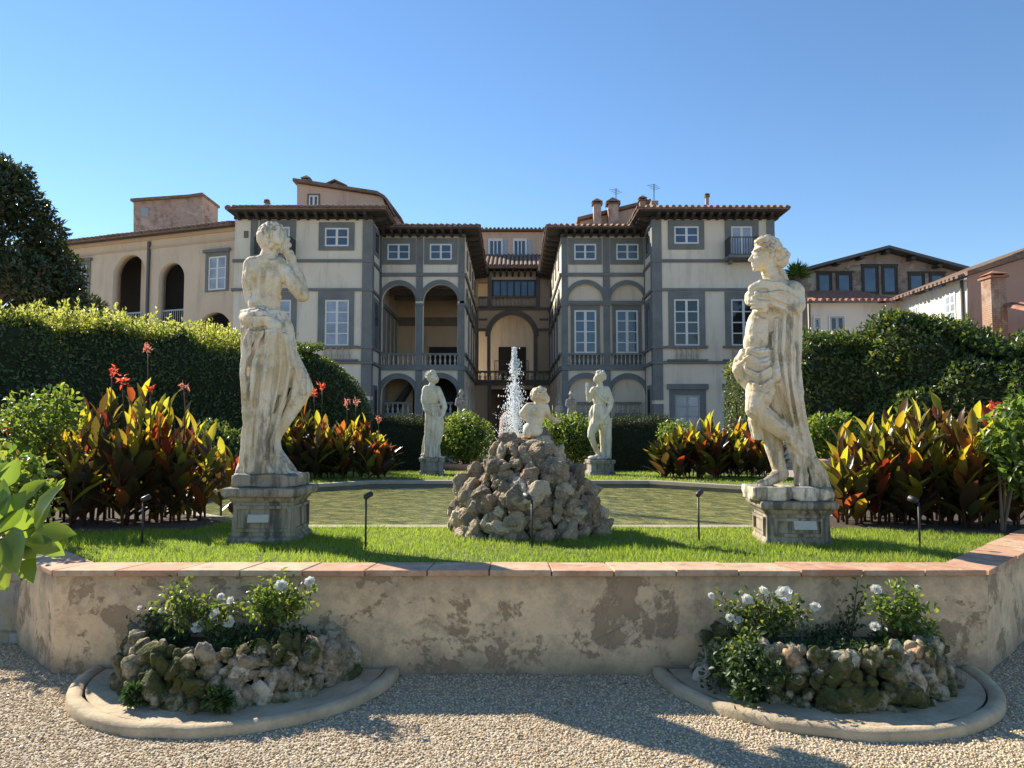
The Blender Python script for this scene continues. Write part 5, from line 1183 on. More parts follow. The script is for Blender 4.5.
tablet(ped, f, 0.045, LAWN + 0.13, LAWN + 0.2, 0.09)
pq = at(786, 493, Y0); rough_slab('plinth', sr, pq.x, Y0, ro, 0.325, 0.25, zt - 0.004, at(786, 486, Y0 - 0.1).z, 'marble', 8)
S = Sculpt(Y0)
# cloth round the hips and falling cascade
S.loft([(757, 349, 0, 16, 13), (757, 358, 0, 21, 16), (758, 370, 0, 23, 17), (762, 382, 1, 21, 17), (767, 394, 2, 17, 15)], 8, 0.14, 0.4, 2.2, grow=False)
S.path([(748, 362, -6, 8), (740, 367, -4, 6), (735, 371, -2, 3.5)])
for pts in ([(742, 358, -10, 2.6), (756, 366, -16, 3), (772, 364, -15, 3)], [(741, 366, -10, 2.6), (757, 376, -17, 3), (776, 372, -14, 3)], [(745, 352, -10, 3), (760, 355, -14, 3.2), (775, 352, -12, 3)], [(748, 378, -12, 2.2), (764, 386, -16, 2.6), (778, 378, -12, 2.4)]): S.path(pts)
S.loft([(787, 303, -3, 14, 10), (784, 325, -4, 14, 10), (782, 350, -4, 15, 11), (784, 378, -3, 16, 12), (789, 402, -1, 14, 11), (795, 430, 0, 13, 11), (803, 455, 0, 12, 11), (811, 476, -1, 15, 13), (812, 488, -2, 15.5, 15), (812, 500, -3, 16, 17)], 8, 0.17, 0.9, 0.8, sharp=0.8)
for pts in ([(795, 300, -10, 3.2), (796, 340, -9, 3), (794, 380, -9, 3), (799, 420, -9, 2.6), (806, 450, -9, 2.6)], [(781, 318, -13, 3.4), (776, 350, -14, 3.4), (779, 385, -14, 3), (788, 420, -12, 2.8), (797, 448, -10, 2.6)], [(788, 310, -13, 3), (787, 345, -14, 3), (788, 380, -14, 2.8), (794, 418, -12, 2.6), (803, 450, -11, 2.6)], [(772, 322, -10, 3), (770, 345, -12, 3), (771, 368, -14, 3)],
            [(800, 456, -10, 3), (798, 478, -15, 3), (797, 498, -18, 3.4)], [(806, 456, -11, 3), (807, 478, -16, 3), (807, 498, -19, 3.4)], [(812, 460, -10, 3), (816, 480, -15, 3), (818, 498, -18, 3.4)], [(816, 464, -6, 3), (823, 482, -9, 3), (826, 498, -11, 3)]): S.path(pts)
# legs
S.path([(764, 374, -5, 16.5), (757, 392, -9, 14), (752, 408, -12, 10.5)]).path([(752, 410, -12, 10), (764, 420, -13, 9.6), (778, 430, -13, 8.6), (792, 443, -11, 6.2), (801, 452, -9, 5)]).path([(801, 452, -9, 5), (808, 466, -10, 5), (810, 478, -13, 4)])
S.path([(772, 384, 4, 16), (772, 410, 4, 12.5), (773, 432, 5, 10.5), (777, 455, 4, 8), (781, 473, 2, 6.5)]).path([(782, 474, 2, 7.4), (771, 479, -4, 5.4), (758, 485, -9, 3.8)])
S.fingers(760, 484.5, -9, -1, 0.25, 1.5, 4, (-1.5, 1, 0), 4)
S.loft([(757, 408, -2, 6, 6), (757, 420, 0, 8.5, 7), (760, 430, 2, 8.5, 7), (761, 440, 3, 7, 6)], 5, 0.16, 0, 1)
# torso, shoulders
S.e(759, 331, 0, 13.5, 11.5, 24, radians(7)).e(755, 343, 0, 11.5, 11, 15).e(769, 309, 1, 16, 12.5, 19, radians(14)).e(779, 294, 0, 17, 12, 15).c(768, 288, 6, 8.5, 791, 292, -2, 11.5).e(760, 306, -7, 6.5, 6.5, 7)
S.path([(792, 293, -3, 11), (792, 306, -7, 10.5), (784, 311, -12, 9.6)]).path([(784, 309, -12, 9.6), (768, 302, -16, 8.4), (753, 304, -18, 6.4)])
S.path([(790, 301, -8, 8), (774, 293, -14, 8), (758, 289, -17, 7), (748, 292, -17, 5.6)]).path([(746, 296, -17, 3.4), (744.5, 306, -18, 3.2)]).path([(765, 291, 6, 8), (752, 296, 2, 6.5), (748, 302, -8, 5.4)])
S.e(753, 305, -18, 8, 6.5, 8)
for k in range(4): S.path([(758, 300 + k * 3.6, -22, 1.8), (751, 299.5 + k * 3.7, -25, 1.9), (745.5, 301 + k * 3.6, -22, 1.7)])
S.path([(757, 298, -22, 2), (752, 296, -24, 1.9), (748, 297, -24, 1.6)]).e(757, 312, -18, 6, 5, 4)
for pts in ([(792, 296, -12, 3), (772, 288, -20, 3), (754, 286, -21, 2.6)], [(792, 303, -15, 2.8), (774, 297, -22, 2.6), (762, 296, -23, 2.2)]): S.path(pts)
# neck, head
S.path([(767, 264, 1, 8), (771, 276, 1, 8), (777, 288, 0, 11)])
S.e(766, 252, 0, 12.5, 11.5, 13.5, radians(12)).e(758.5, 258, -1, 7.6, 8.4, 11, radians(10)).e(758, 267.5, -1, 4.6, 4.8, 3.6).c(752.6, 254, -2, 1.2, 749.3, 260.6, -2, 1.7).e(753.5, 251.8, -2, 2.0, 6.5, 1.4).e(752.4, 264.6, -2, 1.6, 3, 0.9).e(752.8, 266.6, -2, 1.7, 2.8, 1.0).e(754.2, 270, -1.5, 2.4, 2.6, 2.0).e(755.3, 255.6, -6.5, 1.3, 1.5, 1.0).e(761, 262, -7, 5, 3, 5.5).e(767.5, 258, -11.5, 2.2, 1.8, 4.0)
S.hair(767, 249.5, 0, 12.8, 12, 12, 230, 2.5, 9, lambda v: v[2] > -0.25 + 0.75 * max(-v[0], 0) and not (v[0] < -0.6 and v[2] < 0.45))
for k in range(6): S.path([(755 + k * 1.6, 244.5 - k * 0.9, -9 + k * 3.4, 2.4), (764 + k * 1.2, 240 - k * 0.2, -10 + k * 3.4, 2.6), (776, 247 + k * 0.6, -8 + k * 2.8, 2.6), (782, 256, -4 + k * 1.4, 2.8)])
S.hair(781, 258, 0, 6.5, 7, 7.5, 40, 2.8, 3).e(781, 258, 0, 6, 7, 7).path([(778, 264, 4, 3.2), (783, 273, 2, 3.2), (787, 283, 0, 3)])
S.build('figure', 'marble', sr, 0.0065, 1, 0.0016, 2, [([(300, 787, 16), (350, 783, 16), (378, 785, 16), (430, 795, 14), (455, 803, 14), (478, 812, 17), (502, 812, 18)], 2.2, 0.007, 0.4, 1.2), ([(350, 757, 24), (368, 758, 26), (394, 766, 20)], 0.8, 0.006, 0.2, 14.0)], [
    ([(749, 297), (770, 299), (788, 307), (797, 316)], 2.0, 0.022), ([(752, 289), (772, 291), (790, 297)], 1.6, 0.012), ([(772, 316), (771, 345), (775, 375), (784, 408), (797, 448)], 2.4, 0.026), ([(781, 320), (779, 350), (783, 385), (791, 420), (801, 450)], 2.0, 0.022), ([(788, 318), (788, 350), (790, 388), (797, 428), (804, 452)], 2.0, 0.022), ([(795, 314), (794, 356), (796, 396)], 1.8, 0.016),
    ([(746, 350), (760, 357), (775, 351)], 2.0, 0.018), ([(742, 362), (757, 371), (775, 362)], 2.0, 0.020), ([(744, 374), (759, 384), (777, 372)], 2.0, 0.018), ([(752, 385), (766, 392), (778, 384)], 1.6, 0.014), ([(738, 362), (744, 356), (752, 353)], 1.6, 0.016), ([(752, 338), (753.5, 341)], 1.2, 0.010), ([(756, 314), (768, 317)], 2.0, 0.010), ([(763, 318), (762, 345)], 2.4, 0.007),
    ([(748, 413), (757, 421)], 1.8, 0.010), ([(763, 397), (770, 409), (786, 425)], 2.2, 0.020), ([(801, 456), (798, 478), (796, 500)], 1.7, 0.024), ([(802, 456), (804, 478), (804, 500)], 1.7, 0.024), ([(804, 457), (810, 478), (812, 500)], 1.7, 0.024), ([(806, 458), (816, 478), (819, 498)], 1.7, 0.022), ([(808, 460), (821, 478), (826, 494)], 1.7, 0.020), ([(756, 412), (758, 436)], 1.4, 0.012), ([(763, 422), (766, 440)], 1.6, 0.014),
    ([(754, 255.8), (757.5, 256.4)], 1.1, 0.007), ([(752, 265.6), (755.5, 266.2)], 0.8, 0.006), ([(758, 273), (766, 270)], 2.0, 0.010), ([(751, 249), (760, 245), (772, 247), (781, 254)], 1.2, 0.008), ([(753, 245), (762, 241), (774, 243)], 1.2, 0.008), ([(756, 251), (766, 249), (776, 254)], 1.2, 0.009), ([(748, 302), (758, 302)], 1.0, 0.007), ([(747, 306), (758, 306)], 1.0, 0.007), ([(748, 310), (757, 310)], 1.0, 0.007), ([(768, 288), (780, 290)], 2.0, 0.008)])

# ---- back statues beyond the pool
Y0 = 15.9
def small_ped(label, pxc, ptop, hw, Y):
    c = at(pxc, ptop, Y); o = thing('pedestal', label, 'pedestal', (c.x, Y, LAWN), None)
    stack('die', o, c.x, Y, 0.1, [(LAWN - 0.02, hw * 1.1, hw * 1.1), (LAWN + 0.07, hw * 1.1, hw * 1.1), (LAWN + 0.09, hw, hw), (c.z - 0.1, hw, hw), (c.z - 0.08, hw * 1.02, hw * 1.02)], 'marble_grey')
    stack('cap', o, c.x, Y, 0.1, [(c.z - 0.08, hw * 1.1, hw * 1.1), (c.z - 0.01, hw * 1.15, hw * 1.15), (c.z, hw * 1.1, hw * 1.1)], 'marble_grey'); return c
c = small_ped('grey pedestal under the robed woman beyond the left of the pool', 432, 457.5, 0.235, Y0)
st = thing('statue', 'pale marble woman in a long belted robe beyond the left of the pool', 'statue', (c.x, Y0, c.z), None)
S = Sculpt(Y0); k = 1
S.loft([(432, 404, 0, 6.2, 5), (433, 412, 0, 8, 6.5), (434.5, 420, 0, 9, 7), (433.5, 434, 0, 8.8, 7), (431, 446, 0, 8.2, 7), (431, 458, 0, 9, 7.5)], 8, 0.16, 0.2, 1.0)
S.e(431.5, 396, 0, 8, 6, 12).c(426.5, 389, 0, 4, 437, 390, 0, 4).path([(437.5, 390, -1, 4), (442, 399, -2, 3.4), (445, 407, -4, 2.8)]).path([(445, 407, -4, 2.7), (443, 415, -6, 2.2), (440, 419, -7, 1.8)]).path([(426, 390, 0, 4), (424.5, 400, -2, 3.4), (427, 410, -5, 2.8), (434, 414, -7, 2.4)])
S.c(432, 385, 0, 3.2, 431.5, 390, 0, 4).e(432.5, 377.5, 0, 5.2, 5, 6).e(435.5, 379.5, -1, 3.4, 3.8, 4.2).e(438.4, 379.5, -1, 0.9, 1, 1.4).hair(432, 376.5, 0, 5.4, 5.2, 5.4, 60, 1.6, 2, lambda v: v[0] < 0.6 and v[2] > -0.5).e(439.6, 420, -7, 1.7, 1.6, 2.2)
for q in range(6): S.path([(427 + q * 2.2, 412, -6, 1.0), (426.5 + q * 2.3, 432, -7, 1.2), (425 + q * 2.4, 456, -7.4, 1.3)])
S.path([(425, 405, -4, 1.5), (432, 406, -6, 1.5), (439, 405, -4, 1.5)]).e(424, 455, -6, 2.6, 3, 2).e(431, 457, 0, 10, 8, 1.6)
S.build('figure', 'marble_pale', st, 0.011, 1, 0.002, 3, [([(404, 432, 8), (420, 434, 9.5), (446, 431, 9), (459, 431, 10)], 2.0, 0.02, 0.4, 1.0)])
c = small_ped('grey pedestal under the youth with a raised hand beyond the pool', 600, 459.5, 0.24, Y0)
st = thing('statue', 'pale marble youth in short tunic raising one hand beyond the pool', 'statue', (c.x, Y0, c.z), None)
S = Sculpt(Y0)
S.loft([(599, 405, 0, 7, 5.4), (599, 412, 0, 9.4, 7), (599.5, 419, 0, 10, 7.4), (600, 424, 0, 9.5, 7)], 8, 0.15, 0.2, 1.2)
S.e(600, 397, 0, 7.6, 5.6, 12.5).c(594, 390, 0, 3.6, 606, 390, 0, 3.8).e(602, 391, 1, 7, 5.6, 5)
S.path([(593.5, 390, -1, 3.4), (590, 397, -3, 2.8), (588.6, 400, -4, 2.6)]).path([(588.6, 400, -4, 2.5), (587, 393, -6, 2), (586.6, 389, -7, 1.6)]).e(586.4, 386.5, -7, 1.6, 1.2, 2).fingers(586.4, 385.5, -7, -0.1, -1, 0.6, 3, (0, 0, 0), 2.2)
S.path([(606.5, 390, -1, 3.8), (610.5, 400, -2, 3.2), (609.5, 407, -4, 2.7), (605.5, 415, -6, 2.2), (603, 419, -6, 1.8)])
S.path([(596, 420, -2, 5.6), (591.5, 431, -4, 4.4), (590.5, 436, -4, 3.6)]).path([(591, 436, -4, 3.4), (594, 445, -2, 2.8), (598, 453, 0, 2.2)]).e(597, 456, -3, 3.6, 3, 1.6)
S.path([(603.5, 420, 1, 5.8), (604, 434, 1, 4.4), (603.5, 446, 1, 3.2), (603, 456, 0, 2.6)]).loft([(607, 418, 2, 5, 4), (607.5, 435, 2, 4.4, 4), (607, 450, 2, 4.6, 4), (606, 459, 2, 5.6, 5)], 6, 0.14)
S.e(600, 458, 0, 10, 8, 2).e(592, 457.5, -4, 4.5, 5, 2)
S.c(600, 384, 0, 3.0, 600, 390, 0, 3.8).e(599.6, 377.5, 0, 4.9, 4.8, 5.9).e(596.6, 379.5, -1, 3.4, 3.6, 4.2).e(593.9, 379.4, -1, 0.9, 1, 1.4).hair(600.2, 376.3, 0, 5.2, 5, 5.2, 60, 1.5, 4, lambda v: v[0] > -0.6 and v[2] > -0.5).path([(594, 388, -4, 1.6), (600, 398, -6, 1.6), (606, 402, -5, 1.6)])
S.build('figure', 'marble_pale', st, 0.011, 1, 0.002, 4, [([(404, 599, 8), (424, 600, 10)], 2.0, 0.02, 0.4, 1.0)])

# ---- farther statues along the avenue
def far_statue(label, pxc, ytop, ybase, Y, m, pose, plabel):
    k = (ybase - ytop) / 30.0; c = at(pxc, ybase, Y); po = thing('pedestal', plabel, 'pedestal', (c.x, Y, 0), None); hw = 0.22 * Y / 24 * 1.2
    stack('die', po, c.x, Y, 0, [(0, hw * 1.2, hw * 1.2), (0.1, hw * 1.2, hw * 1.2), (0.14, hw, hw), (c.z - 0.08, hw, hw), (c.z - 0.06, hw * 1.15, hw * 1.15), (c.z, hw * 1.15, hw * 1.15)], 'marble_grey')
    o = thing('statue', label, 'statue', (c.x, Y, c.z), None); S = Sculpt(Y); X = lambda a: pxc + a * k; Yy = lambda a: ybase - a * k
    def C(x1, y1, d1, r1, x2, y2, d2, r2): S.c(X(x1), Yy(y1), d1 * k, r1 * k, X(x2), Yy(y2), d2 * k, r2 * k)
    S.loft([(X(0), Yy(15), 0, 2.8 * k, 2.2 * k), (X(0), Yy(10), 0, 3.6 * k, 2.8 * k), (X(0.3), Yy(4), 0, 3.2 * k, 2.6 * k), (X(0), Yy(-0.4), 0, 3.8 * k, 3 * k)], 7, 0.15)
    S.e(X(0), Yy(18.5), 0, 3.4 * k, 2.5 * k, 5 * k); C(-2.6, 22, 0, 1.6, 2.6, 22, 0, 1.6); C(0, 23, 0, 1.3, 0.2, 25, 0, 1.2); S.e(X(0.3), Yy(27.4), 0, 2.0 * k, 2.0 * k, 2.5 * k).hair(X(0.3), Yy(27.9), 0, 2 * k, 2 * k, 2.2 * k, 24, 0.8 * k, 5)
    s_ = pose
    C(-3.2 , 21.6, 0, 1.5, -4.2, 17, -0.5, 1.2); C(-4.2, 17, -0.5, 1.2, -1 - s_, 15 + 2 * s_, -3, 0.9)
    C(3.2, 21.6, 0, 1.5, 4.0, 17.5, -1, 1.2); C(4.0, 17.5, -1, 1.2, 1.5 + 2 * s_, 20 + 3 * s_, -3, 0.9)
    S.build('figure', m, o, 0.02, 2, 0.003, int(pxc))
far_statue('lichen dark statue behind the potted shrub left of the jet', 461, 390, 424, 25, 'marble_grey', 0.2, 'pedestal hidden behind the shrub left of the jet')
far_statue('dark weathered statue behind the potted shrub right of the cherub', 571, 391.5, 424, 25, 'marble_grey', 0.6, 'pedestal of the dark statue right of the cherub')
far_statue('small dark statue just left of the dark weathered one, farther back', 559, 400, 424, 31, 'marble_grey', 0.0, 'pedestal of the small dark statue farther back')
# terracotta urn far down the avenue behind the jet
Yu = 27.0; c = at(508.5, 446, Yu); zb = 0.0; t = at(508.5, 411, Yu).z; R_ = 9.5 * Yu / F
ur = thing('urn', 'large pink terracotta urn with ring ornament behind the water jet', 'urn', (c.x, Yu, 0), None); H = t
mb = MB(); mb.lathe([(R_ * 1.0, 0), (R_ * 1.0, 0.25 * H), (R_ * 0.7, 0.30 * H), (R_ * 0.95, 0.45 * H), (R_ * 1.0, 0.6 * H), (R_ * 0.95, 0.78 * H), (R_ * 0.8, 0.9 * H), (R_ * 0.5, 0.97 * H), (0.05, H)], (c.x, Yu, 0), 24); mb.build('body', M['brick_pink'], ur, True)
mb = MB(); cz = at(508.5, 420, Yu).z; pts = [(c.x + 0.16 * cos(2 * pi * k / 16), Yu - R_ * 1.02, cz + 0.16 * sin(2 * pi * k / 16)) for k in range(17)]; mb.tube(pts, 0.035, 6); mb.build('ring_ornament', M['brown_stone'], ur, True)

# ---- cherub on the mound
Y0 = 7.05
c = at(533, 437, Y0); ch = thing('cherub', 'small marble cherub seen from behind, seated on top of the rock mound', 'statue', (c.x, Y0, c.z), None)
S = Sculpt(Y0)
S.e(540.5, 396.5, 0, 7.6, 7.4, 7.8).e(545, 399, 3, 5.2, 5, 5.4).hair(540, 395.5, 0, 7.8, 7.6, 7.8, 90, 2.1, 8, lambda v: v[0] < 0.7 and v[2] > -0.6).e(548.2, 399.5, 4, 1.4, 1.4, 1.4)
S.c(539, 403, 0, 4.4, 537, 408, 0, 5.4).e(536.5, 413, 0, 10, 7, 8.5).e(535, 420, 0, 9, 7.2, 9).e(532.5, 429, 0, 9.6, 8.5, 7.5).e(528.5, 431.5, -3, 5.6, 5, 6.2).e(537, 431.5, -3, 5.6, 5, 6.2).c(529, 406.5, 0, 4, 545, 407, 0, 4)
S.path([(528, 407.5, 0, 4.2), (522.5, 413, 1, 3.4), (524, 417, 3, 3), (529, 420, 6, 2.4)]).path([(545.5, 408, 0, 4), (548, 415, 3, 3.3), (553, 419, 7, 2.6), (557, 420.5, 9, 2.2)]).e(558.5, 420.5, 9.5, 2.4, 2, 1.8).fingers(559, 420.5, 10, 1, -0.1, 0.7, 4, (0.5, 0.3, 0), 2)
S.path([(529, 432, 0, 5.5), (530, 433, 10, 5), (531, 437, 16, 3.6)]).path([(538, 432, 0, 5.5), (544, 432, 9, 4.8), (547, 437, 15, 3.6)])
S.c(536.4, 410, -6.6, 0.9, 535, 424, -7, 0.9); S.build('figure', 'marble', ch, 0.0062, 2, 0.0012, 6)

# ================================================================== ROCKS
def lay_stones(stones, parent, m, most=96):
    """the stones that show largest (nearest) as parts, the rest as one rubble part"""
    stones = sorted(stones, key=lambda q: (q[1][1] / max(q[3]) * 0.02 + q[1][1]))
    for (me, loc, rot, scl) in stones[:most]: place('rock', me, parent, loc, rot, scl)
    if len(stones) > most:
        from mathutils import Euler
        bm = bmesh.new()
        for (me, loc, rot, scl) in stones[most:]:
            t = me.copy(); t.transform(Matrix.LocRotScale(Vector(loc), Euler(rot), Vector(scl))); bm.from_mesh(t); bpy.data.meshes.remove(t)
        me = bpy.data.meshes.new('rubble'); bm.to_mesh(me); bm.free(); me.polygons.foreach_set('use_smooth', [True] * len(me.polygons)); tag(link_mesh('rubble', me, m, parent), kind='stuff')
def rock_mesh(seed, flat=1.0, sub=3):
    bm = bmesh.new(); bmesh.ops.create_icosphere(bm, subdivisions=sub, radius=1.0); P_ = np.array([v.co[:] for v in bm.verts]); rr = np.random.RandomState(seed)
    for k in range(9):
        n_ = rr.normal(size=3); n_ /= np.linalg.norm(n_); d = rr.uniform(0.55, 0.9); q = P_ @ n_; P_ = P_ - np.outer(np.maximum(q - d, 0) * 0.85, n_)
    P_ = P_ * (1 + 0.26 * fbm(P_, 1.5, seed * 7, 4) + 0.09 * fbm(P_, 6, seed * 13, 3))[:, None]; P_[:, 2] *= flat
    for v, q in zip(bm.verts, P_): v.co = q
    me = bpy.data.meshes.new('rock'); bm.to_mesh(me); bm.free(); me.polygons.foreach_set('use_smooth', [True] * len(me.polygons)); return me
ROCKS = [rock_mesh(i, random.uniform(0.75, 1.0), 4 if i < 12 else 3) for i in range(14)]
for me in ROCKS: me.materials.append(M['rock'])
MROCKS = [rock_mesh(40 + i, random.uniform(0.75, 1.0)) for i in range(10)]
for me in MROCKS: me.materials.append(M['rock_moss'])
cm = at(527, 500, 7.0); mx_, my_ = cm.x, 7.05
mound = thing('rock_mound', 'conical mound of rough grey rocks rising from the lawn at the pool edge', 'rock mound', (mx_, my_, LAWN), None)
HM = at(533, 440.5, 7.05).z - LAWN
def mr(t): return float(np.interp(t, [0, 0.2, 0.45, 0.75, 1.0], [0.66, 0.625, 0.545, 0.37, 0.17]))
mb = MB(); mb.lathe([(mr(t) * 0.86, t * HM * 0.97 - (0.05 if t == 0 else 0)) for t in [i / 10 for i in range(11)]], (mx_, my_, LAWN), 28); mb.build('core', M['soil'], mound, True)
rr = random.Random(4); stones = []
rows = 12
for i in range(rows):
    t = (i + 0.35) / rows; R_ = mr(t); sz = 0.09 - 0.014 * t; n = max(5, int(2 * pi * R_ / (sz * 1.45)))
    for k in range(n):
        th = 2 * pi * (k + 0.5 * (i % 2) + rr.uniform(-0.2, 0.2)) / n
        if sin(th) > 0.35 and i < 6: continue
        s_ = sz * rr.choice((0.6, 0.8, 0.95, 1.1, 1.45)); off = rr.uniform(-0.06, 0.03)
        stones.append((rr.choice(ROCKS[:12]), (mx_ + (R_ + off) * cos(th), my_ + (R_ + off) * sin(th), LAWN + t * HM + rr.uniform(-0.03, 0.03)), (rr.uniform(0, 6), rr.uniform(0, 6), rr.uniform(0, 6)), (s_ * rr.uniform(0.9, 1.4), s_ * rr.uniform(0.85, 1.1), s_ * rr.uniform(0.75, 1.0))))
lay_stones(stones, mound, M['rock'])
for (dx, dy, dz, s_) in ((0.08, -0.06, HM - 0.06, 0.13), (-0.12, -0.02, HM - 0.05, 0.12), (-0.02, 0.08, HM - 0.03, 0.13)): place('rock', ROCKS[1], mound, (mx_ + dx, my_ + dy, LAWN + dz), (0.3, 0.2, dx * 30), (s_ * 1.2, s_, s_ * 0.7))

# ================================================================== LEAVES
def leaf_cloud(P_, D, Nn, L, W, rnd, fold=0.18, bend=0.12, six=False):
    """one blade per row: base P_, direction D, face normal Nn, length L, width W; returns vertices, faces, rnd"""
    D = D / np.linalg.norm(D, axis=1)[:, None]; Sd = np.cross(D, Nn); Sd /= (np.linalg.norm(Sd, axis=1)[:, None] + 1e-9); Nn = np.cross(Sd, D)
    L = L[:, None]; W = W[:, None]; n = len(P_)
    if not six:
        base = P_; tip = P_ + D * L - Nn * L * bend; mid = P_ + D * L * 0.45
        l = mid + Sd * W * 0.5 + Nn * W * fold; r = mid - Sd * W * 0.5 + Nn * W * fold
        V = np.stack([base, r, tip, l], 1).reshape(-1, 3); i = np.arange(n)[:, None] * 4
        Fc = np.concatenate([i + np.array([[0, 1, 2]]), i + np.array([[0, 2, 3]])], 0); return V, Fc, np.repeat(rnd, 4)
    rows = [(0.0, 0.10, 0.0), (0.25, 0.8, 0.02), (0.5, 1.0, 0.06), (0.78, 0.66, 0.14), (1.0, 0.04, 0.24)]
    vs = []
    for (t, w_, dn) in rows:
        c = P_ + D * L * t - Nn * L * dn * (bend / 0.12)
        vs += [c + Sd * W * 0.5 * w_ + Nn * W * fold * w_, c, c - Sd * W * 0.5 * w_ + Nn * W * fold * w_]
    V = np.stack(vs, 1).reshape(-1, 3); i = np.arange(n)[:, None] * 15; q = []
    for a in range(4):
        b0 = a * 3
        for c in (0, 1): q.append(i + np.array([[b0 + c, b0 + c + 1, b0 + c + 4, b0 + c + 3]]))
    return V, np.concatenate(q, 0), np.repeat(rnd, 15)
def unit(a): return a / (np.linalg.norm(a, axis=1)[:, None] + 1e-9)
def rand_unit(n): return unit(RNG.normal(size=(n, 3)))
def foliage(name, m, parent, P_, Nrm, L, W, spread=0.9, up=0.35, six=False, fold=0.18, rnd=None, bend=0.12):
    n = len(P_); D = unit(Nrm * 0.7 + rand_unit(n) * spread + np.array([0, 0, up])); Nn = unit(Nrm + rand_unit(n) * 0.9 + np.array([0, 0, 0.5]))
    rnd = RNG.uniform(0, 1, n) if rnd is None else rnd
    V, Fc, r = leaf_cloud(P_, D, Nn, L * RNG.uniform(0.7, 1.25, n), W * RNG.uniform(0.75, 1.2, n), rnd, fold, bend, six)
    return link_mesh(name, np_mesh(name, V, Fc, r), M[m], parent)

def blob_points(n, centres, radii, shell=0.35, flatten=1.0):
    """points near the surfaces of several ellipsoid clumps, dropping those deep inside another clump"""
    C = np.array(centres, dtype=float); R = np.array(radii, dtype=float)
    if R.ndim == 1: R = np.repeat(R[:, None], 3, 1)
    w_ = (R[:, 0] * R[:, 2]); k = RNG.choice(len(C), n, p=w_ / w_.sum()); d = rand_unit(n); t = 1 - shell * RNG.uniform(0, 1, n) ** 1.5
    P_ = C[k] + d * R[k] * t[:, None]; keep = np.ones(n, dtype=bool)
    for j in range(len(C)):
        q = np.linalg.norm((P_ - C[j]) / R[j], axis=1); keep &= ~((q < 0.62) & (k != j))
    return P_[keep], d[keep]

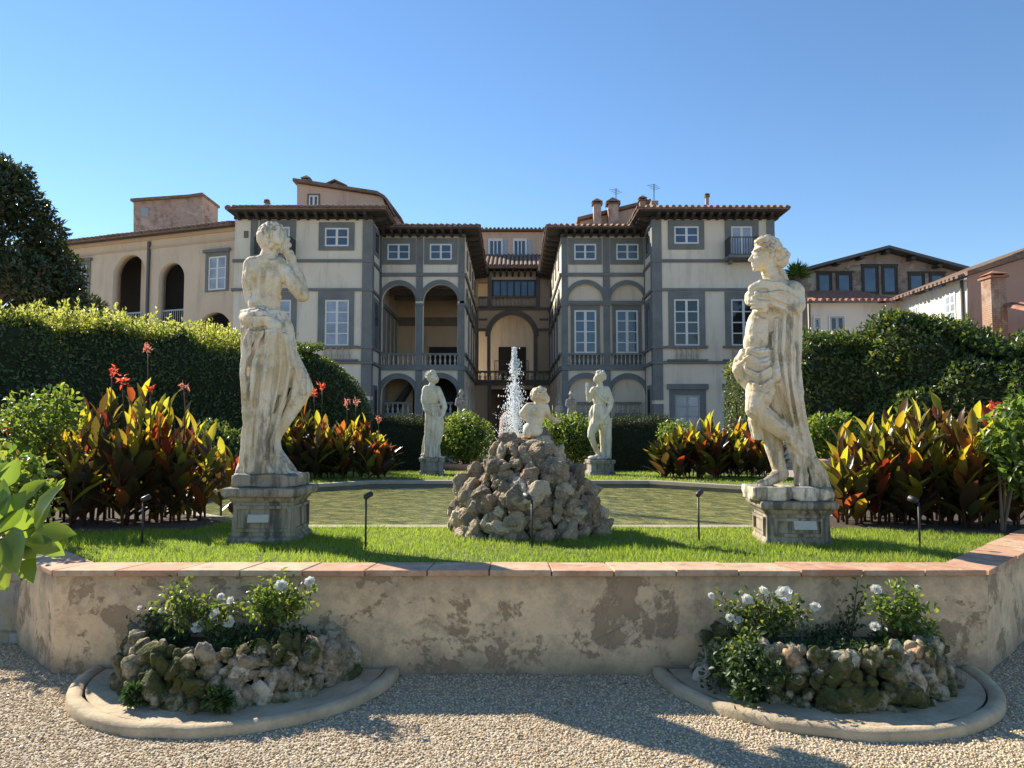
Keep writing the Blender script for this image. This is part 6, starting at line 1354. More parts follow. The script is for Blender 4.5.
def hedge(name_label, cat, ax, half, z_top, n_leaf, leaf, L, W, m='leaf_hedge', lump=0.25, shoots=0, shoot_h=0.6, round_end=0.0, group=None, z_fn=None, topm=None, top_h=0.2, lscale=0.9):
    """clipped hedge along an axis p->q (2D), half thickness, rounded top"""
    p, q = Vector(ax[0]), Vector(ax[1]); d = (q - p); Lh = d.length; d = d / Lh; nr = Vector((-d.y, d.x)); o = thing('hedge', name_label, cat, (p.x, p.y, 0), group)
    zf = z_fn or (lambda t: z_top)
    def surf(t, a):
        """t along 0..1, a around 0..pi (right side up over to the left)"""
        h = zf(t); sq = lambda v, e: math.copysign(abs(v) ** e, v); x = half * sq(cos(a), 0.35); z = h * (abs(sin(a)) ** 0.45 if a > 0 else 0); return x, z
    NU, NV = max(8, int(Lh / 0.35)), 22; V = []; Fc = []
    for i in range(NU + 1):
        t = i / NU
        e = 1.0
        if round_end: e = min(1, sqrt(max(0.02, 1 - max(0, 1 - (1 - t) * Lh / round_end) ** 2)))
        for j in range(NV + 1):
            x, z = surf(t, pi * j / NV); V.append((p.x + d.x * t * Lh + nr.x * x * (0.35 + 0.65 * e), p.y + d.y * t * Lh + nr.y * x * (0.35 + 0.65 * e), z * (0.25 + 0.75 * e)))
    V = np.array(V); ctr = np.stack([p.x + d.x * np.repeat(np.arange(NU + 1) / NU, NV + 1) * Lh, p.y + d.y * np.repeat(np.arange(NU + 1) / NU, NV + 1) * Lh, V[:, 2] * 0.6 + 0.0], 1)
    out = unit(V - ctr + 1e-6); V2 = V + out * (fbm(V, lscale, 17, 4) * lump)[:, None]
    V2[:, 2] = np.maximum(V2[:, 2], -0.05)
    for i in range(NU):
        for j in range(NV): a = i * (NV + 1) + j; Fc.append((a, a + 1, a + NV + 2, a + NV + 1))
    caps = []
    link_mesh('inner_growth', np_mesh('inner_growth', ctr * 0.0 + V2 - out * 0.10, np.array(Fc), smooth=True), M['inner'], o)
    # end caps of inner growth
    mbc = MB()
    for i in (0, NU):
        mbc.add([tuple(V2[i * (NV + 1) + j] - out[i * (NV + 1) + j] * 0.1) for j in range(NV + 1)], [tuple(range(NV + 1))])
    A = np.array(Fc); tri = V2[A]; area = np.linalg.norm(np.cross(tri[:, 1] - tri[:, 0], tri[:, 3] - tri[:, 0]), axis=1)
    # only the sides the place can see get dense leaves; the whole hedge still has them
    k = RNG.choice(len(A), n_leaf, p=area / area.sum()); a, b_ = RNG.uniform(0, 1, n_leaf)[:, None], RNG.uniform(0, 1, n_leaf)[:, None]
    P_ = (tri[k, 0] * (1 - a) + tri[k, 3] * a) * (1 - b_) + (tri[k, 1] * (1 - a) + tri[k, 2] * a) * b_; nn = unit(np.cross(tri[k, 1] - tri[k, 0], tri[k, 3] - tri[k, 0]))
    if ((P_ - ctr.mean(0)) * nn).sum() < 0: nn = -nn
    ne = int(n_leaf * 0.05); 
    for i, s_ in ((0, -1), (NU, 1)):
        loop = V2[i * (NV + 1):(i + 1) * (NV + 1)]; f_ = RNG.uniform(0, 1, (ne, 1)) ** 0.5; kk = RNG.randint(0, NV + 1, ne); cc = loop.mean(0); pe = loop[kk] * f_ + cc * (1 - f_) + RNG.normal(size=(ne, 3)) * 0.05
        P_ = np.concatenate([P_, pe]); nn = np.concatenate([nn, np.repeat(np.array([[d.x * s_, d.y * s_, 0.1]]), ne, 0)])
    P_ = P_ - nn * (RNG.uniform(0, 1, len(P_)) ** 2)[:, None] * 0.16 + nn * 0.03
    foliage('foliage', m, o, P_, nn, L, W, 0.9, 0.3)
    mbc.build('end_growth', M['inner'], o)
    if topm:
        n2 = int(n_leaf * 0.28); tm = 1 - 0.85 * round_end / Lh; t = RNG.uniform(0, tm, n2); x = RNG.uniform(-1, 1, n2) * half * 0.95; zz = np.array([zf(v) for v in t])
        P_ = np.stack([p.x + d.x * t * Lh + nr.x * x, p.y + d.y * t * Lh + nr.y * x, zz], 1); P_[:, 2] += fbm(P_ * np.array([1, 1, 0]), 1.3, 3, 3) * 0.12 + (RNG.uniform(0, 1, n2) ** 1.6) * top_h - 0.10
        foliage('top_growth', topm, o, P_, np.repeat([[0, 0, 1.0]], n2, 0), L, W, 1.1, 0.4)
    if shoots:
        pts = []; nn_ = []
        rs = np.random.RandomState(5)
        mbs = []
        for k in range(shoots):
            t = rs.uniform(0, 1 - 0.85 * round_end / Lh); x = rs.uniform(-0.9, 0.9) * half; h = shoot_h * rs.uniform(0.35, 1.1); bx, by = p.x + d.x * t * Lh + nr.x * x, p.y + d.y * t * Lh + nr.y * x; z0 = zf(t) - 0.15
            for j in range(int(22 * h / 0.6) + 6):
                f_ = j / (22 * h / 0.6 + 6); pts.append((bx + rs.normal() * 0.025, by + rs.normal() * 0.025, z0 + (h + 0.15) * f_)); an = rs.uniform(0, 2 * pi); nn_.append((cos(an), sin(an), 0.8))
        foliage('young_shoots', topm or m, o, np.array(pts), unit(np.array(nn_)), L * 1.05, W, 0.3, 0.5)
    return o

# left laurel hedge with sunlit top and shoots
hedge('tall clipped laurel hedge with sunlit shoots along its top, left side', 'hedge', ((-13.0, 11.2), (-5.9, 19.0)), 0.9, 3.75, 52000, None, 0.085, 0.045, lump=0.38, lscale=1.4, shoots=240, shoot_h=0.55, topm='leaf_shoot', z_fn=lambda t: 3.72 - 0.12 * t, top_h=0.42)
hedge('darker hedge with a rounded end sloping down, left in front of the palazzo', 'hedge', ((-8.2, 19.5), (-4.2, 22.4)), 1.0, 3.9, 26000, None, 0.085, 0.045, lump=0.2, round_end=2.2, shoots=6, shoot_h=0.3, topm='leaf_hedge', z_fn=lambda t: 3.9 - 0.2 * t)
hedge('tall loose hedge with a ragged top below the white house, right side', 'hedge', ((14.5, 11.6), (7.6, 19.0)), 1.0, 3.8, 46000, None, 0.125, 0.07, lump=0.6, lscale=1.1, shoots=60, shoot_h=0.45, topm='leaf_hedge', z_fn=lambda t: 3.62 + 0.2 * sin(t * 8 + 1) + 0.14 * sin(t * 19) + 0.08 * sin(t * 41), top_h=0.35)
hedge('narrow sunlit hedge end seen behind the woman with bowed head', 'hedge', ((6.4, 19.8), (6.2, 21.0)), 0.24, 3.3, 5000, None, 0.08, 0.045, lump=0.2, topm='leaf_shoot', z_fn=lambda t: 3.35)
hedge('low dark clipped box hedge left of the avenue', 'hedge', ((-3.45, 18.8), (-2.12, 18.8)), 0.45, 1.86, 14000, None, 0.035, 0.022, m='leaf_box', lump=0.03, topm='leaf_box')
hedge('low dark clipped box hedge right of the avenue', 'hedge', ((2.2, 18.8), (3.98, 18.8)), 0.45, 1.84, 16000, None, 0.035, 0.022, m='leaf_box', lump=0.03, topm='leaf_box')

# shrubs: a cloud of clumps on stems
def shrub(name, label, cat, base, centres, radii, n, L, W, m, six=False, pot=None, shell=0.5, stems=4, extra=None, group=None, inner=0.0):
    o = thing(name, label, cat, base, group); P_, d = blob_points(n, centres, radii, shell)
    foliage('foliage', m, o, P_, d, L, W, 0.8, 0.25, six)
    b0 = Vector(base)
    if pot:
        r_, h_ = pot; mb = MB(); mb.lathe([(r_ * 0.72, 0), (r_ * 0.78, 0.02), (r_ * 0.95, h_ * 0.82), (r_ * 1.06, h_ * 0.84), (r_ * 1.08, h_ * 0.98), (r_ * 0.98, h_), (r_ * 0.9, h_ * 0.93), (0.02, h_ * 0.92)], base, 28); mb.build('pot', M['terracotta'], o, True); b0 = b0 + Vector((0, 0, h_ * 0.9))
    rs = random.Random(len(label))
    for k in range(stems):
        c = Vector(centres[k % len(centres)]); f_ = b0 + Vector((rs.uniform(-0.05, 0.05), rs.uniform(-0.05, 0.05), -0.05)); m_ = f_.lerp(c, 0.5) + Vector((rs.uniform(-0.06, 0.06), rs.uniform(-0.06, 0.06), 0.04)); mb = MB(); mb.tube([f_, m_, c], [0.022, 0.016, 0.008], 6); mb.build('stem', M['bark'], o, True)
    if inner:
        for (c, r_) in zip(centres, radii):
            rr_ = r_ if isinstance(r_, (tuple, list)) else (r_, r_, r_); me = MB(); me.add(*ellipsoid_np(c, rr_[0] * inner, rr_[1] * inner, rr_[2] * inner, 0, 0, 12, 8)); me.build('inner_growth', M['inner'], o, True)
    return o
def cl(px, py, Y): return tuple(at(px, py, Y))
Yp = 18.2; p = at(465, 470, Yp)
shrub('potted_shrub', 'round lemon bush in a terracotta pot beside the robed woman', 'potted shrub', (p.x, Yp, 0), [cl(452, 434, Yp), cl(478, 436, Yp), cl(465, 428, Yp), cl(457, 449, Yp), cl(474, 450, Yp), cl(465, 442, Yp - 0.3)], [0.42, 0.40, 0.42, 0.40, 0.38, 0.42], 5200, 0.09, 0.05, 'leaf_lemon', pot=(0.52, at(465, 463, Yp).z), shell=0.7, inner=0.45)
p = at(573, 470, Yp)
shrub('potted_shrub', 'round lemon bush in a terracotta pot behind the right of the cherub', 'potted shrub', (p.x, Yp, 0), [cl(557, 432, Yp), cl(575, 430, Yp), cl(588, 440, Yp), cl(566, 446, Yp), cl(580, 450, Yp), cl(572, 440, Yp - 0.3)], [0.42, 0.40, 0.38, 0.42, 0.40, 0.4], 5200, 0.09, 0.05, 'leaf_lemon', pot=(0.52, at(573, 463, Yp).z), shell=0.7, inner=0.45)
Yp = 11.0; p = at(827, 470, Yp)
shrub('potted_shrub', 'bright green lemon bush in a terracotta pot behind the right statue', 'potted shrub', (p.x, Yp, 0), [cl(822, 432, Yp), cl(838, 436, Yp), cl(812, 442, Yp), cl(828, 448, Yp), cl(840, 426, Yp)], [0.26, 0.26, 0.22, 0.26, 0.2], 3200, 0.08, 0.045, 'leaf_lemon', pot=(0.40, at(827, 458, Yp).z), shell=0.7)
Yp = 7.4; p = at(20, 500, Yp)
shrub('lemon_shrub', 'open lemon shrub in front of the left hedge, beside the tall cannas', 'shrub', (p.x - 0.1, Yp, 0), [cl(30, 412, Yp), cl(58, 402, Yp), cl(15, 430, Yp), cl(48, 432, Yp), cl(70, 420, Yp), cl(25, 455, Yp), cl(5, 470, Yp), cl(48, 458, Yp)], [(0.24, 0.3, 0.2), (0.2, 0.25, 0.17), (0.22, 0.3, 0.2), (0.22, 0.28, 0.2), (0.16, 0.2, 0.14), (0.22, 0.28, 0.2), (0.22, 0.25, 0.2), (0.2, 0.25, 0.18)], 2100, 0.062, 0.034, 'leaf_lemon', True, shell=1.0)
Yp = 6.6; p = at(1015, 520, Yp)
shrub('lemon_shrub', 'bright green shrub rising behind the red cannas at the right edge', 'shrub', (p.x + 0.1, Yp + 0.5, 0), [cl(1005, 430, Yp + .4), cl(1024, 415, Yp + .4), cl(998, 448, Yp + .4), cl(1020, 450, Yp + .4), cl(1040, 440, Yp + .4), cl(1012, 470, Yp + .4), cl(1035, 480, Yp + .4)], [(0.2, 0.25, 0.16), (0.2, 0.25, 0.18), (0.14, 0.2, 0.13), (0.2, 0.25, 0.18), (0.2, 0.25, 0.2), (0.2, 0.25, 0.2), (0.22, 0.25, 0.2)], 1500, 0.085, 0.045, 'leaf_lemon', True, shell=1.0)
Yp = 13.0
shrub('dark_shrub', 'dark leafy shrub at the foot of the left hedge, behind the statue seen from behind', 'shrub', (at(222, 470, Yp).x, Yp, 0), [cl(212, 440, Yp), cl(232, 452, Yp), cl(205, 460, Yp), cl(225, 470, Yp), cl(240, 470, Yp)], [0.36, 0.36, 0.34, 0.36, 0.3], 2600, 0.09, 0.05, 'leaf_hedge', shell=0.7, inner=0.6)
Yp = 15.4
shrub('dark_shrub', 'pale green shrub between the box hedge and the back right cannas', 'shrub', (at(672, 440, Yp).x, Yp + 0.6, 0), [cl(668, 432, Yp + .6), cl(680, 430, Yp + .6), cl(674, 444, Yp + .6), cl(690, 436, Yp + .6)], [0.24, 0.22, 0.26, 0.2], 1400, 0.07, 0.035, 'leaf_lemon', shell=0.8)

# magnolia at the left edge
def crown_tree(label, base, centres, radii, n, L, W, m, trunk_r, name='tree'):
    o = thing(name, label, 'tree', base, None); b0 = Vector(base); top = Vector(np.mean(np.array(centres), 0)); mb = MB()
    mb.tube([b0, b0.lerp(top, 0.4) + Vector((0.15, 0, 0)), b0.lerp(top, 0.8), top + Vector((0, 0, 1.0))], [trunk_r, trunk_r * 0.75, trunk_r * 0.5, trunk_r * 0.2], 12); mb.build('trunk', M['bark'], o, True)
    for c in centres[::2]:
        s_ = b0.lerp(top, 0.55); c = Vector(c); mb = MB(); mb.tube([s_, s_.lerp(c, 0.5) + Vector((0, 0, 0.3)), c], [trunk_r * 0.35, trunk_r * 0.2, 0.03], 7); mb.build('limb', M['bark'], o, True)
    P_, d = blob_points(n, centres, radii, 0.6); foliage('crown', m, o, P_, d, L, W, 0.8, 0.1); return o
Yt = 23.5; rs = random.Random(3); cs = []; rd = []
for k in range(46):
    py = rs.uniform(190, 325); lim = 20 + 40 * sin((py - 160) / 175 * pi * 0.72) ; px = rs.uniform(-130, lim - 8); cs.append((at(px, py, Yt).x, Yt + rs.uniform(-2.2, 2.6), at(px, py, Yt).z)); rd.append(rs.uniform(0.55, 0.95))
for (px, py, r_) in ((-30, 185, 1.1), (5, 190, 0.7), (20, 205, 0.7), (30, 225, 0.6), (48, 235, 0.55), (52, 258, 0.5), (58, 280, 0.5), (58, 296, 0.42), (42, 315, 0.5), (20, 178, 0.4), (-5, 172, 0.6), (42, 212, 0.35)): cs.append(cl(px, py, Yt)); rd.append(r_)
crown_tree('big dark magnolia rising behind the hedge at the left edge', (at(-60, 400, Yt).x, Yt, 0), cs, rd, 60000, 0.20, 0.09, 'leaf_tree', 0.4)
# palm tuft behind the gate pier
Yq = 38.0; p = at(797, 275, Yq); pt = thing('palm', 'small palm tuft showing above the stone pier right of the palazzo', 'palm', (p.x, Yq, 0), None)
mb = MB(); mb.tube([(p.x, Yq, 0), (p.x, Yq, p.z)], [0.16, 0.12], 8); mb.build('trunk', M['bark'], pt, True)
n = 420; th = RNG.uniform(0, 2 * pi, n); el = RNG.uniform(-0.3, 1.3, n); D = np.stack([np.cos(th) * np.cos(el), np.sin(th) * np.cos(el), np.sin(el)], 1); P_ = np.repeat(np.array([[p.x, Yq, p.z]]), n, 0) + D * RNG.uniform(0, 0.35, (n, 1))
V, Fc, r = leaf_cloud(P_, D, rand_unit(n), RNG.uniform(0.3, 0.6, n), np.full(n, 0.06), RNG.uniform(0, 1, n)); link_mesh('fronds', np_mesh('fronds', V, Fc, r), M['leaf_lemon'], pt)
#@@PART4
# ================================================================== CANNAS
def canna_clump(label, stems, leafL, m_flower, flower_at=(), seed=1, fl_name='canna_flower', warm=0.5, hscale=1.0):
    """stems: (x, y, height); a clump of broad upright leaves on red stalks"""
    rs = np.random.RandomState(seed); c = np.mean(np.array(stems), 0)
    stems = list(stems) + [(x + rs.normal() * 0.10, y + rs.uniform(-0.15, 0.3), h * rs.uniform(0.7, 0.98)) for (x, y, h) in stems]
    o = thing('canna_clump', label, 'canna', (c[0], c[1], LAWN), None)
    P_, D, Nn, L, W, R_ = [], [], [], [], [], []
    for si, (x, y, h) in enumerate(stems):
        lean = rs.normal(size=2) * 0.05; top = Vector((x + lean[0] * h * 1.4, y + lean[1] * h * 1.4, LAWN + h * 0.90)); b0 = Vector((x, y, LAWN - 0.02))
        mb = MB(); mb.tube([b0, b0.lerp(top, 0.5), top], [0.014, 0.011, 0.006], 6); mb.build('stem', M['canna_stem'], o, True)
        nl = 11; a0 = rs.uniform(0, 2 * pi)
        for k in range(nl):
            t = 0.10 + 0.88 * k / (nl - 1); p = b0.lerp(top, t); az = a0 + k * 2.4 + rs.normal() * 0.35; tilt = 0.86 - 0.74 * t + rs.normal() * 0.12   # from upright
            d = (cos(az) * sin(tilt), sin(az) * sin(tilt), cos(tilt)); s_ = 0.72 + 0.4 * sin(pi * min(t + 0.15, 1)) 
            P_.append(p); D.append(d); nn = np.array([-cos(az) * cos(tilt), -sin(az) * cos(tilt), sin(tilt)]) * (-1 if tilt < 0 else 1) + rs.normal(size=3) * 0.3
            Nn.append(nn); L.append(leafL * s_ * rs.uniform(0.8, 1.15)); W.append(leafL * s_ * rs.uniform(0.28, 0.39)); R_.append(rs.uniform(0.08, 0.48) if rs.uniform() < (0.14 + 0.74 * t * t) else rs.uniform(0.52, 1.0))  # upper leaves more often get bright tones: sunlit tops put into the colour
            if rs.uniform() < 0.09 + 0.05 * warm: R_[-1] = rs.uniform(0, 0.12)
    P_ = np.array([tuple(p) for p in P_]); V, Fc, r = leaf_cloud(P_, np.array(D), unit(np.array(Nn)), np.array(L), np.array(W), np.array(R_), 0.20, 0.10, True)
    link_mesh('foliage', np_mesh('foliage', V, Fc, r, True), M['canna'], o)
    for (x, y, z, s_) in flower_at:
        b0 = Vector((x + rs.normal() * 0.02, y, LAWN + (z - LAWN) * 0.6)); tp = Vector((x, y, z)); mb = MB(); mb.tube([b0, b0.lerp(tp, 0.6) + Vector((0.01, 0, 0)), tp], [0.008, 0.006, 0.004], 5); fs = mb.build('flower_spike', M['canna_stem'], o, True)
        n = 16; pts = np.array([[x, y, z]]) + rs.normal(size=(n, 3)) * np.array([0.03, 0.03, 0.045]) * s_; d = unit(rs.normal(size=(n, 3)) + np.array([0, 0, 0.6]))
        V, Fc, r = leaf_cloud(pts, d, unit(rs.normal(size=(n, 3))), np.full(n, 0.075) * s_, np.full(n, 0.04) * s_, rs.uniform(0, 1, n), 0.3, 0.5, True)
        link_mesh('flower', np_mesh('flower', V, Fc, r, True), M[m_flower], fs)
    return o
def stems_px(lst, Y, jit, seed):
    """(px, top row, dY) -> stems"""
    rs = random.Random(seed); out = []
    for (px, py, dy) in lst:
        y = Y + dy; t = at(px, py, y); out.append((t.x + rs.uniform(-jit, jit), y, t.z - LAWN))
    return out
def fl(px, py, Y, s_=1.0): q = at(px, py, Y); return (q.x, q.y, q.z, s_)
canna_clump('large bronze and yellow canna clump at the left, red flowers above', stems_px([(60, 432, .1), (76, 414, .3), (86, 400, 0), (97, 402, .4), (108, 392, .2), (118, 390, .5), (128, 384, 0), (140, 388, .3), (70, 440, .6), (104, 420, -.1), (122, 424, -.15), (88, 432, -.2), (136, 430, -.1)], 7.55, 0.04, 1), 0.36, 'canna_flower', [fl(112, 371, 7.6, .5), fl(122, 381, 7.7, .55), fl(150, 390, 7.6, .5)], 11, warm=0.5)
canna_clump('bronze canna clump with faded pink flower, just left of the left pedestal', stems_px([(150, 400, .2), (162, 408, 0), (172, 402, .3), (184, 420, .1), (194, 424, .25), (200, 436, .0), (158, 436, -.1), (178, 440, -.15), (190, 452, -.1), (206, 446, .3)], 7.8, 0.04, 2), 0.35, 'canna_flower_dry', [fl(184, 387, 7.8, .6), fl(148, 350, 8.2, .55)], 12, warm=0.5)
canna_clump('low dark canna stalks at the far left beneath the lemon shrub', stems_px([(20, 462, .1), (38, 458, .3), (52, 452, .0), (8, 470, .2), (30, 480, -.1)], 7.5, 0.04, 3), 0.32, 'canna_flower', [fl(45, 436, 7.5, .5), fl(8, 428, 7.3, .5)], 13, warm=0.6)
canna_clump('red flowering canna clump across the pool beside the left statue', stems_px([(286, 428, .2), (296, 420, 0), (306, 410, .3), (314, 408, .1), (322, 420, .2), (300, 434, -.2), (312, 440, -.2), (326, 434, 0), (280, 440, .3)], 14.7, 0.06, 4), 0.50, 'canna_flower', [fl(322, 388, 14.8, .9), fl(314, 393, 14.8, .7)], 14, warm=0.6)
canna_clump('yellow green canna clump across the pool right of the red flowering one', stems_px([(334, 436, .2), (342, 428, 0), (352, 422, .3), (360, 424, .1), (368, 430, .2), (376, 440, -.1), (346, 444, -.2), (362, 446, -.2), (382, 446, .2)], 14.7, 0.06, 5), 0.48, 'canna_flower_dry', [fl(347, 404, 14.8, .8), fl(356, 402, 14.9, .7), fl(378, 420, 14.7, .8)], 15, warm=0.4)
canna_clump('leftmost canna clump in the far right row beyond the pool', stems_px([(660, 446, .1), (668, 440, .3), (676, 434, 0), (684, 432, .3), (692, 436, .1), (664, 452, -.2), (680, 450, -.2)], 14.9, 0.06, 6), 0.44, 'canna_flower', [], 16, warm=0.45)
canna_clump('middle canna clump in the far right row, tallest yellow tips', stems_px([(698, 430, .1), (706, 424, .3), (712, 420, 0), (720, 424, .3), (728, 428, .1), (702, 444, -.2), (718, 446, -.2)], 14.9, 0.06, 7), 0.46, 'canna_flower', [], 17, warm=0.4)
canna_clump('right canna clump of the far right row, partly behind the right statue', stems_px([(736, 428, .1), (744, 424, .3), (752, 424, 0), (760, 430, .3), (770, 436, .1), (740, 446, -.2), (756, 448, -.2), (778, 440, .2)], 14.9, 0.06, 8), 0.45, 'canna_flower', [], 18, warm=0.5)
canna_clump('yellow bronze canna clump just right of the right pedestal', stems_px([(836, 428, .3), (846, 440, .1), (856, 434, .3), (866, 424, 0), (876, 420, .3), (886, 416, .1), (842, 462, -.1), (858, 466, -.15), (876, 452, -.1)], 7.6, 0.04, 9), 0.35, 'canna_flower', [], 19, warm=0.35)
canna_clump('tall canna clump right of centre in the right bed, yellow topmost leaf', stems_px([(896, 408, .2), (906, 412, 0), (916, 404, .3), (926, 410, .1), (936, 396, .2), (944, 412, .3), (902, 448, -.1), (920, 456, -.15), (938, 450, -.1), (950, 430, .1)], 7.5, 0.04, 10), 0.36, 'canna_flower', [], 20, warm=0.4)
canna_clump('rightmost canna clump with grey purple leaves and red bud', stems_px([(956, 416, .2), (966, 424, 0), (976, 412, .3), (986, 408, .1), (994, 420, .3), (962, 460, -.1), (980, 456, -.15), (1000, 448, 0), (1014, 452, .1), (1026, 448, .2)], 7.3, 0.04, 11), 0.36, 'canna_flower', [fl(993, 408, 7.4, .7)], 21, warm=0.55)

# ================================================================== ROCK-EDGED ROSE BEDS AT THE FOOT OF THE WALL
def rose_bed(cx, R_out, rin, hz, lab, seed, bushes, nrose):
    yw = OCT[0][1] - 0.02
    kb = thing('kerb_basin', lab['kerb'], 'kerb', (cx, yw, 0), None)
    # cement kerb: half ring with a rounded section, and the shallow cement floor inside
    V = []; Fc = []; sec = [(-0.045, 0.0), (-0.045, 0.04), (-0.036, 0.056), (0.0, 0.063), (0.036, 0.056), (0.045, 0.04), (0.048, 0.02)]; N_ = 60
    for i in range(N_ + 1):
        t = pi + pi * i / N_
        for (dr, z) in sec:
            r = R_out - 0.045 + (-dr); V.append((cx + r * cos(t), yw + r * sin(t), z))
    m_ = len(sec)
    for i in range(N_):
        for j in range(m_ - 1): Fc.append((i * m_ + j, i * m_ + j + 1, (i + 1) * m_ + j + 1, (i + 1) * m_ + j))
    V = np.array(V); V += fbm(V, 6, seed, 3)[:, None] * np.array([0.006, 0.006, 0.005])
    link_mesh('kerb', np_mesh('kerb', V, np.array(Fc)[:, ::-1], smooth=True), M['concrete'], kb)
    mb = MB(); mb.add([(cx + (R_out - 0.1) * cos(pi + pi * i / 40), yw + (R_out - 0.1) * sin(pi + pi * i / 40), 0.045) for i in range(41)], [tuple(range(41))]); mb.build('basin_floor', M['concrete'], kb)
    bed = thing('rock_bed', lab['bed'], 'flower bed', (cx, yw, 0.045), None); rs = random.Random(seed); stones = []
    for row, (z, r, s_) in enumerate(((0.05, rin + 0.0, 0.068), (0.105, rin - 0.01, 0.064), (0.16, rin - 0.025, 0.062), (0.215, rin - 0.04, 0.060), (0.265, rin - 0.06, 0.055), (0.31, rin - 0.08, 0.05))):
        if z > hz: break
        n = int(pi * r / (s_ * 1.22))
        for k in range(n + 1):
            t = pi + pi * (k + 0.5 * (row % 2)) / n + rs.uniform(-0.03, 0.03)
            if t > 2 * pi + 0.02: continue
            q = s_ * rs.choice((0.6, 0.8, 0.95, 1.1, 1.35)); me = rs.choice(MROCKS)
            stones.append((me, (cx + (r + rs.uniform(-0.04, 0.03)) * cos(t), yw - 0.04 + (r + rs.uniform(-0.04, 0.03)) * sin(t) * 0.93, z + rs.uniform(-0.02, 0.02)), (rs.uniform(0, 6), rs.uniform(0, 6), rs.uniform(0, 6)), (q * rs.uniform(0.9, 1.35), q * rs.uniform(0.85, 1.1), q * rs.uniform(0.8, 1.0))))
    lay_stones(stones, bed, M['rock_moss'])
    mb = MB(); P_ = [(cx + (rin - 0.13) * cos(pi + pi * i / 24), yw + (rin - 0.13) * sin(pi + pi * i / 24)) for i in range(25)]; mb.prism(P_, 0.045, hz - 0.075); mb.build('soil', M['soil'], bed)
    n = 2200; th = RNG.uniform(pi, 2 * pi, n); q = np.sqrt(RNG.uniform(0, 1, n)) * (rin - 0.12); pts = np.stack([cx + q * np.cos(th), yw + q * np.sin(th), np.full(n, hz - 0.07) + RNG.uniform(0, 0.07, n)], 1); k = vnoise(pts, 5, seed) > -0.25; pts = pts[k]
    tag(foliage('ground_cover', 'leaf_fern', bed, pts, np.repeat([[0, 0, 1.0]], len(pts), 0), 0.035, 0.02, 1.0, 0.2), kind='stuff')
    # moss tufts and ferns growing from the stones
    for (px, py, s_, nm, mm) in lab['ferns']:
        c = on_plane(px, py, Vector((0, yw - rin * 0.86, 0)), Vector((0, 1, 0))); t0 = max(0.2, 1 - ((c.x - cx) / rin) ** 2); c.y = yw - rin * sqrt(t0) - 0.09
        n = 240; d = rand_unit(n); d[:, 1] = -abs(d[:, 1]); pts = np.array([tuple(c)]) + d * np.array([s_, s_ * 0.5, s_ * 0.75]) * RNG.uniform(0.3, 1, (n, 1)); fo = thing('fern_tuft', nm, 'fern', (c.x, c.y, c.z), None)
        foliage('foliage', mm, fo, pts, d, 0.04, 0.022, 0.7, 0.2)
    return bed, yw
bed, yw = rose_bed(-1.74, 1.01, 0.70, 0.325, {'kerb': 'rounded cement kerb and basin around the left rock bed', 'bed': 'half round bed of mossy stones against the wall on the left',
    'ferns': [(143, 690, 0.07, 'small green fern tuft low at the left end of the left rock bed', 'leaf_fern'), (232, 688, 0.085, 'green fern tuft low in the middle of the left rock bed', 'leaf_fern')]}, 21, None, 0)
bed, yw = rose_bed(1.97, 1.05, 0.74, 0.325, {'kerb': 'rounded cement kerb and basin around the right rock bed', 'bed': 'half round bed of mossy stones against the wall on the right',
    'ferns': [(760, 700, 0.06, 'tiny green tuft at the front of the right rock bed', 'leaf_fern')]}, 22, None, 0)

# white rose bloom, shared mesh
def bloom_mesh(seed):
    rs = np.random.RandomState(seed); P_, D, Nn, L, W = [], [], [], [], []
    for ring, (n, r, el, ln) in enumerate(((7, 0.006, 0.15, 0.038), (6, 0.005, 0.65, 0.032), (5, 0.004, 1.1, 0.024), (3, 0.002, 1.4, 0.016))):
        for k in range(n):
            az = 2 * pi * k / n + ring * 0.5 + rs.normal() * 0.1; P_.append((r * cos(az), r * sin(az), 0.002 * ring)); e = el + rs.normal() * 0.08; D.append((cos(az) * cos(e), sin(az) * cos(e), sin(e))); Nn.append((-cos(az) * sin(e), -sin(az) * sin(e), cos(e))); L.append(ln); W.append(ln * 1.05)
    V, Fc, r = leaf_cloud(np.array(P_), np.array(D), unit(np.array(Nn)), np.array(L), np.array(W), rs.uniform(0, 1, len(L)), 0.16, -0.10, True)
    me = np_mesh('rose_flower', V, Fc, r, True); me.materials.append(M['rose']); return me
BLOOM = [bloom_mesh(i) for i in range(4)]
def rose_bush(label, base, twigs, n_leaf, blooms, m='leaf_rose', Lf=0.034, seed=1, cloud=0.055):
    """twigs: list of end points; leaves gather along the twigs"""
    rs = np.random.RandomState(seed); o = thing('rose_bush', label, 'rose bush', base, None); b0 = Vector(base); pts = []; nn = []
    for tp in twigs:
        tp = Vector(tp); m_ = b0.lerp(tp, 0.5) + Vector((rs.normal() * 0.02, rs.normal() * 0.02, 0.03)); mb = MB(); mb.tube([b0, m_, tp], [0.006, 0.0045, 0.002], 5); mb.build('stem', M['canna_stem'] if rs.uniform() < 0.2 else M['bark'], o, True)
        k = n_leaf // len(twigs); t = rs.uniform(0.25, 1.0, k) ** 0.7
        a = np.array(b0)[None] * (1 - t[:, None]) ** 2 + 2 * np.array(m_)[None] * (t * (1 - t))[:, None] + np.array(tp)[None] * (t ** 2)[:, None]
        d = unit(rs.normal(size=(k, 3))); pts.append(a + d * cloud * rs.uniform(0.1, 1.7, (k, 1))); nn.append(d)
    foliage('foliage', m, o, np.concatenate(pts), np.concatenate(nn), Lf, Lf * 0.62, 0.8, 0.2, True)
    for (p, s_, rx, rz) in blooms: place('flower', BLOOM[rs.randint(4)], o, p, (rx, rs.uniform(-0.4, 0.4), rz), (s_, s_, s_))
    return o
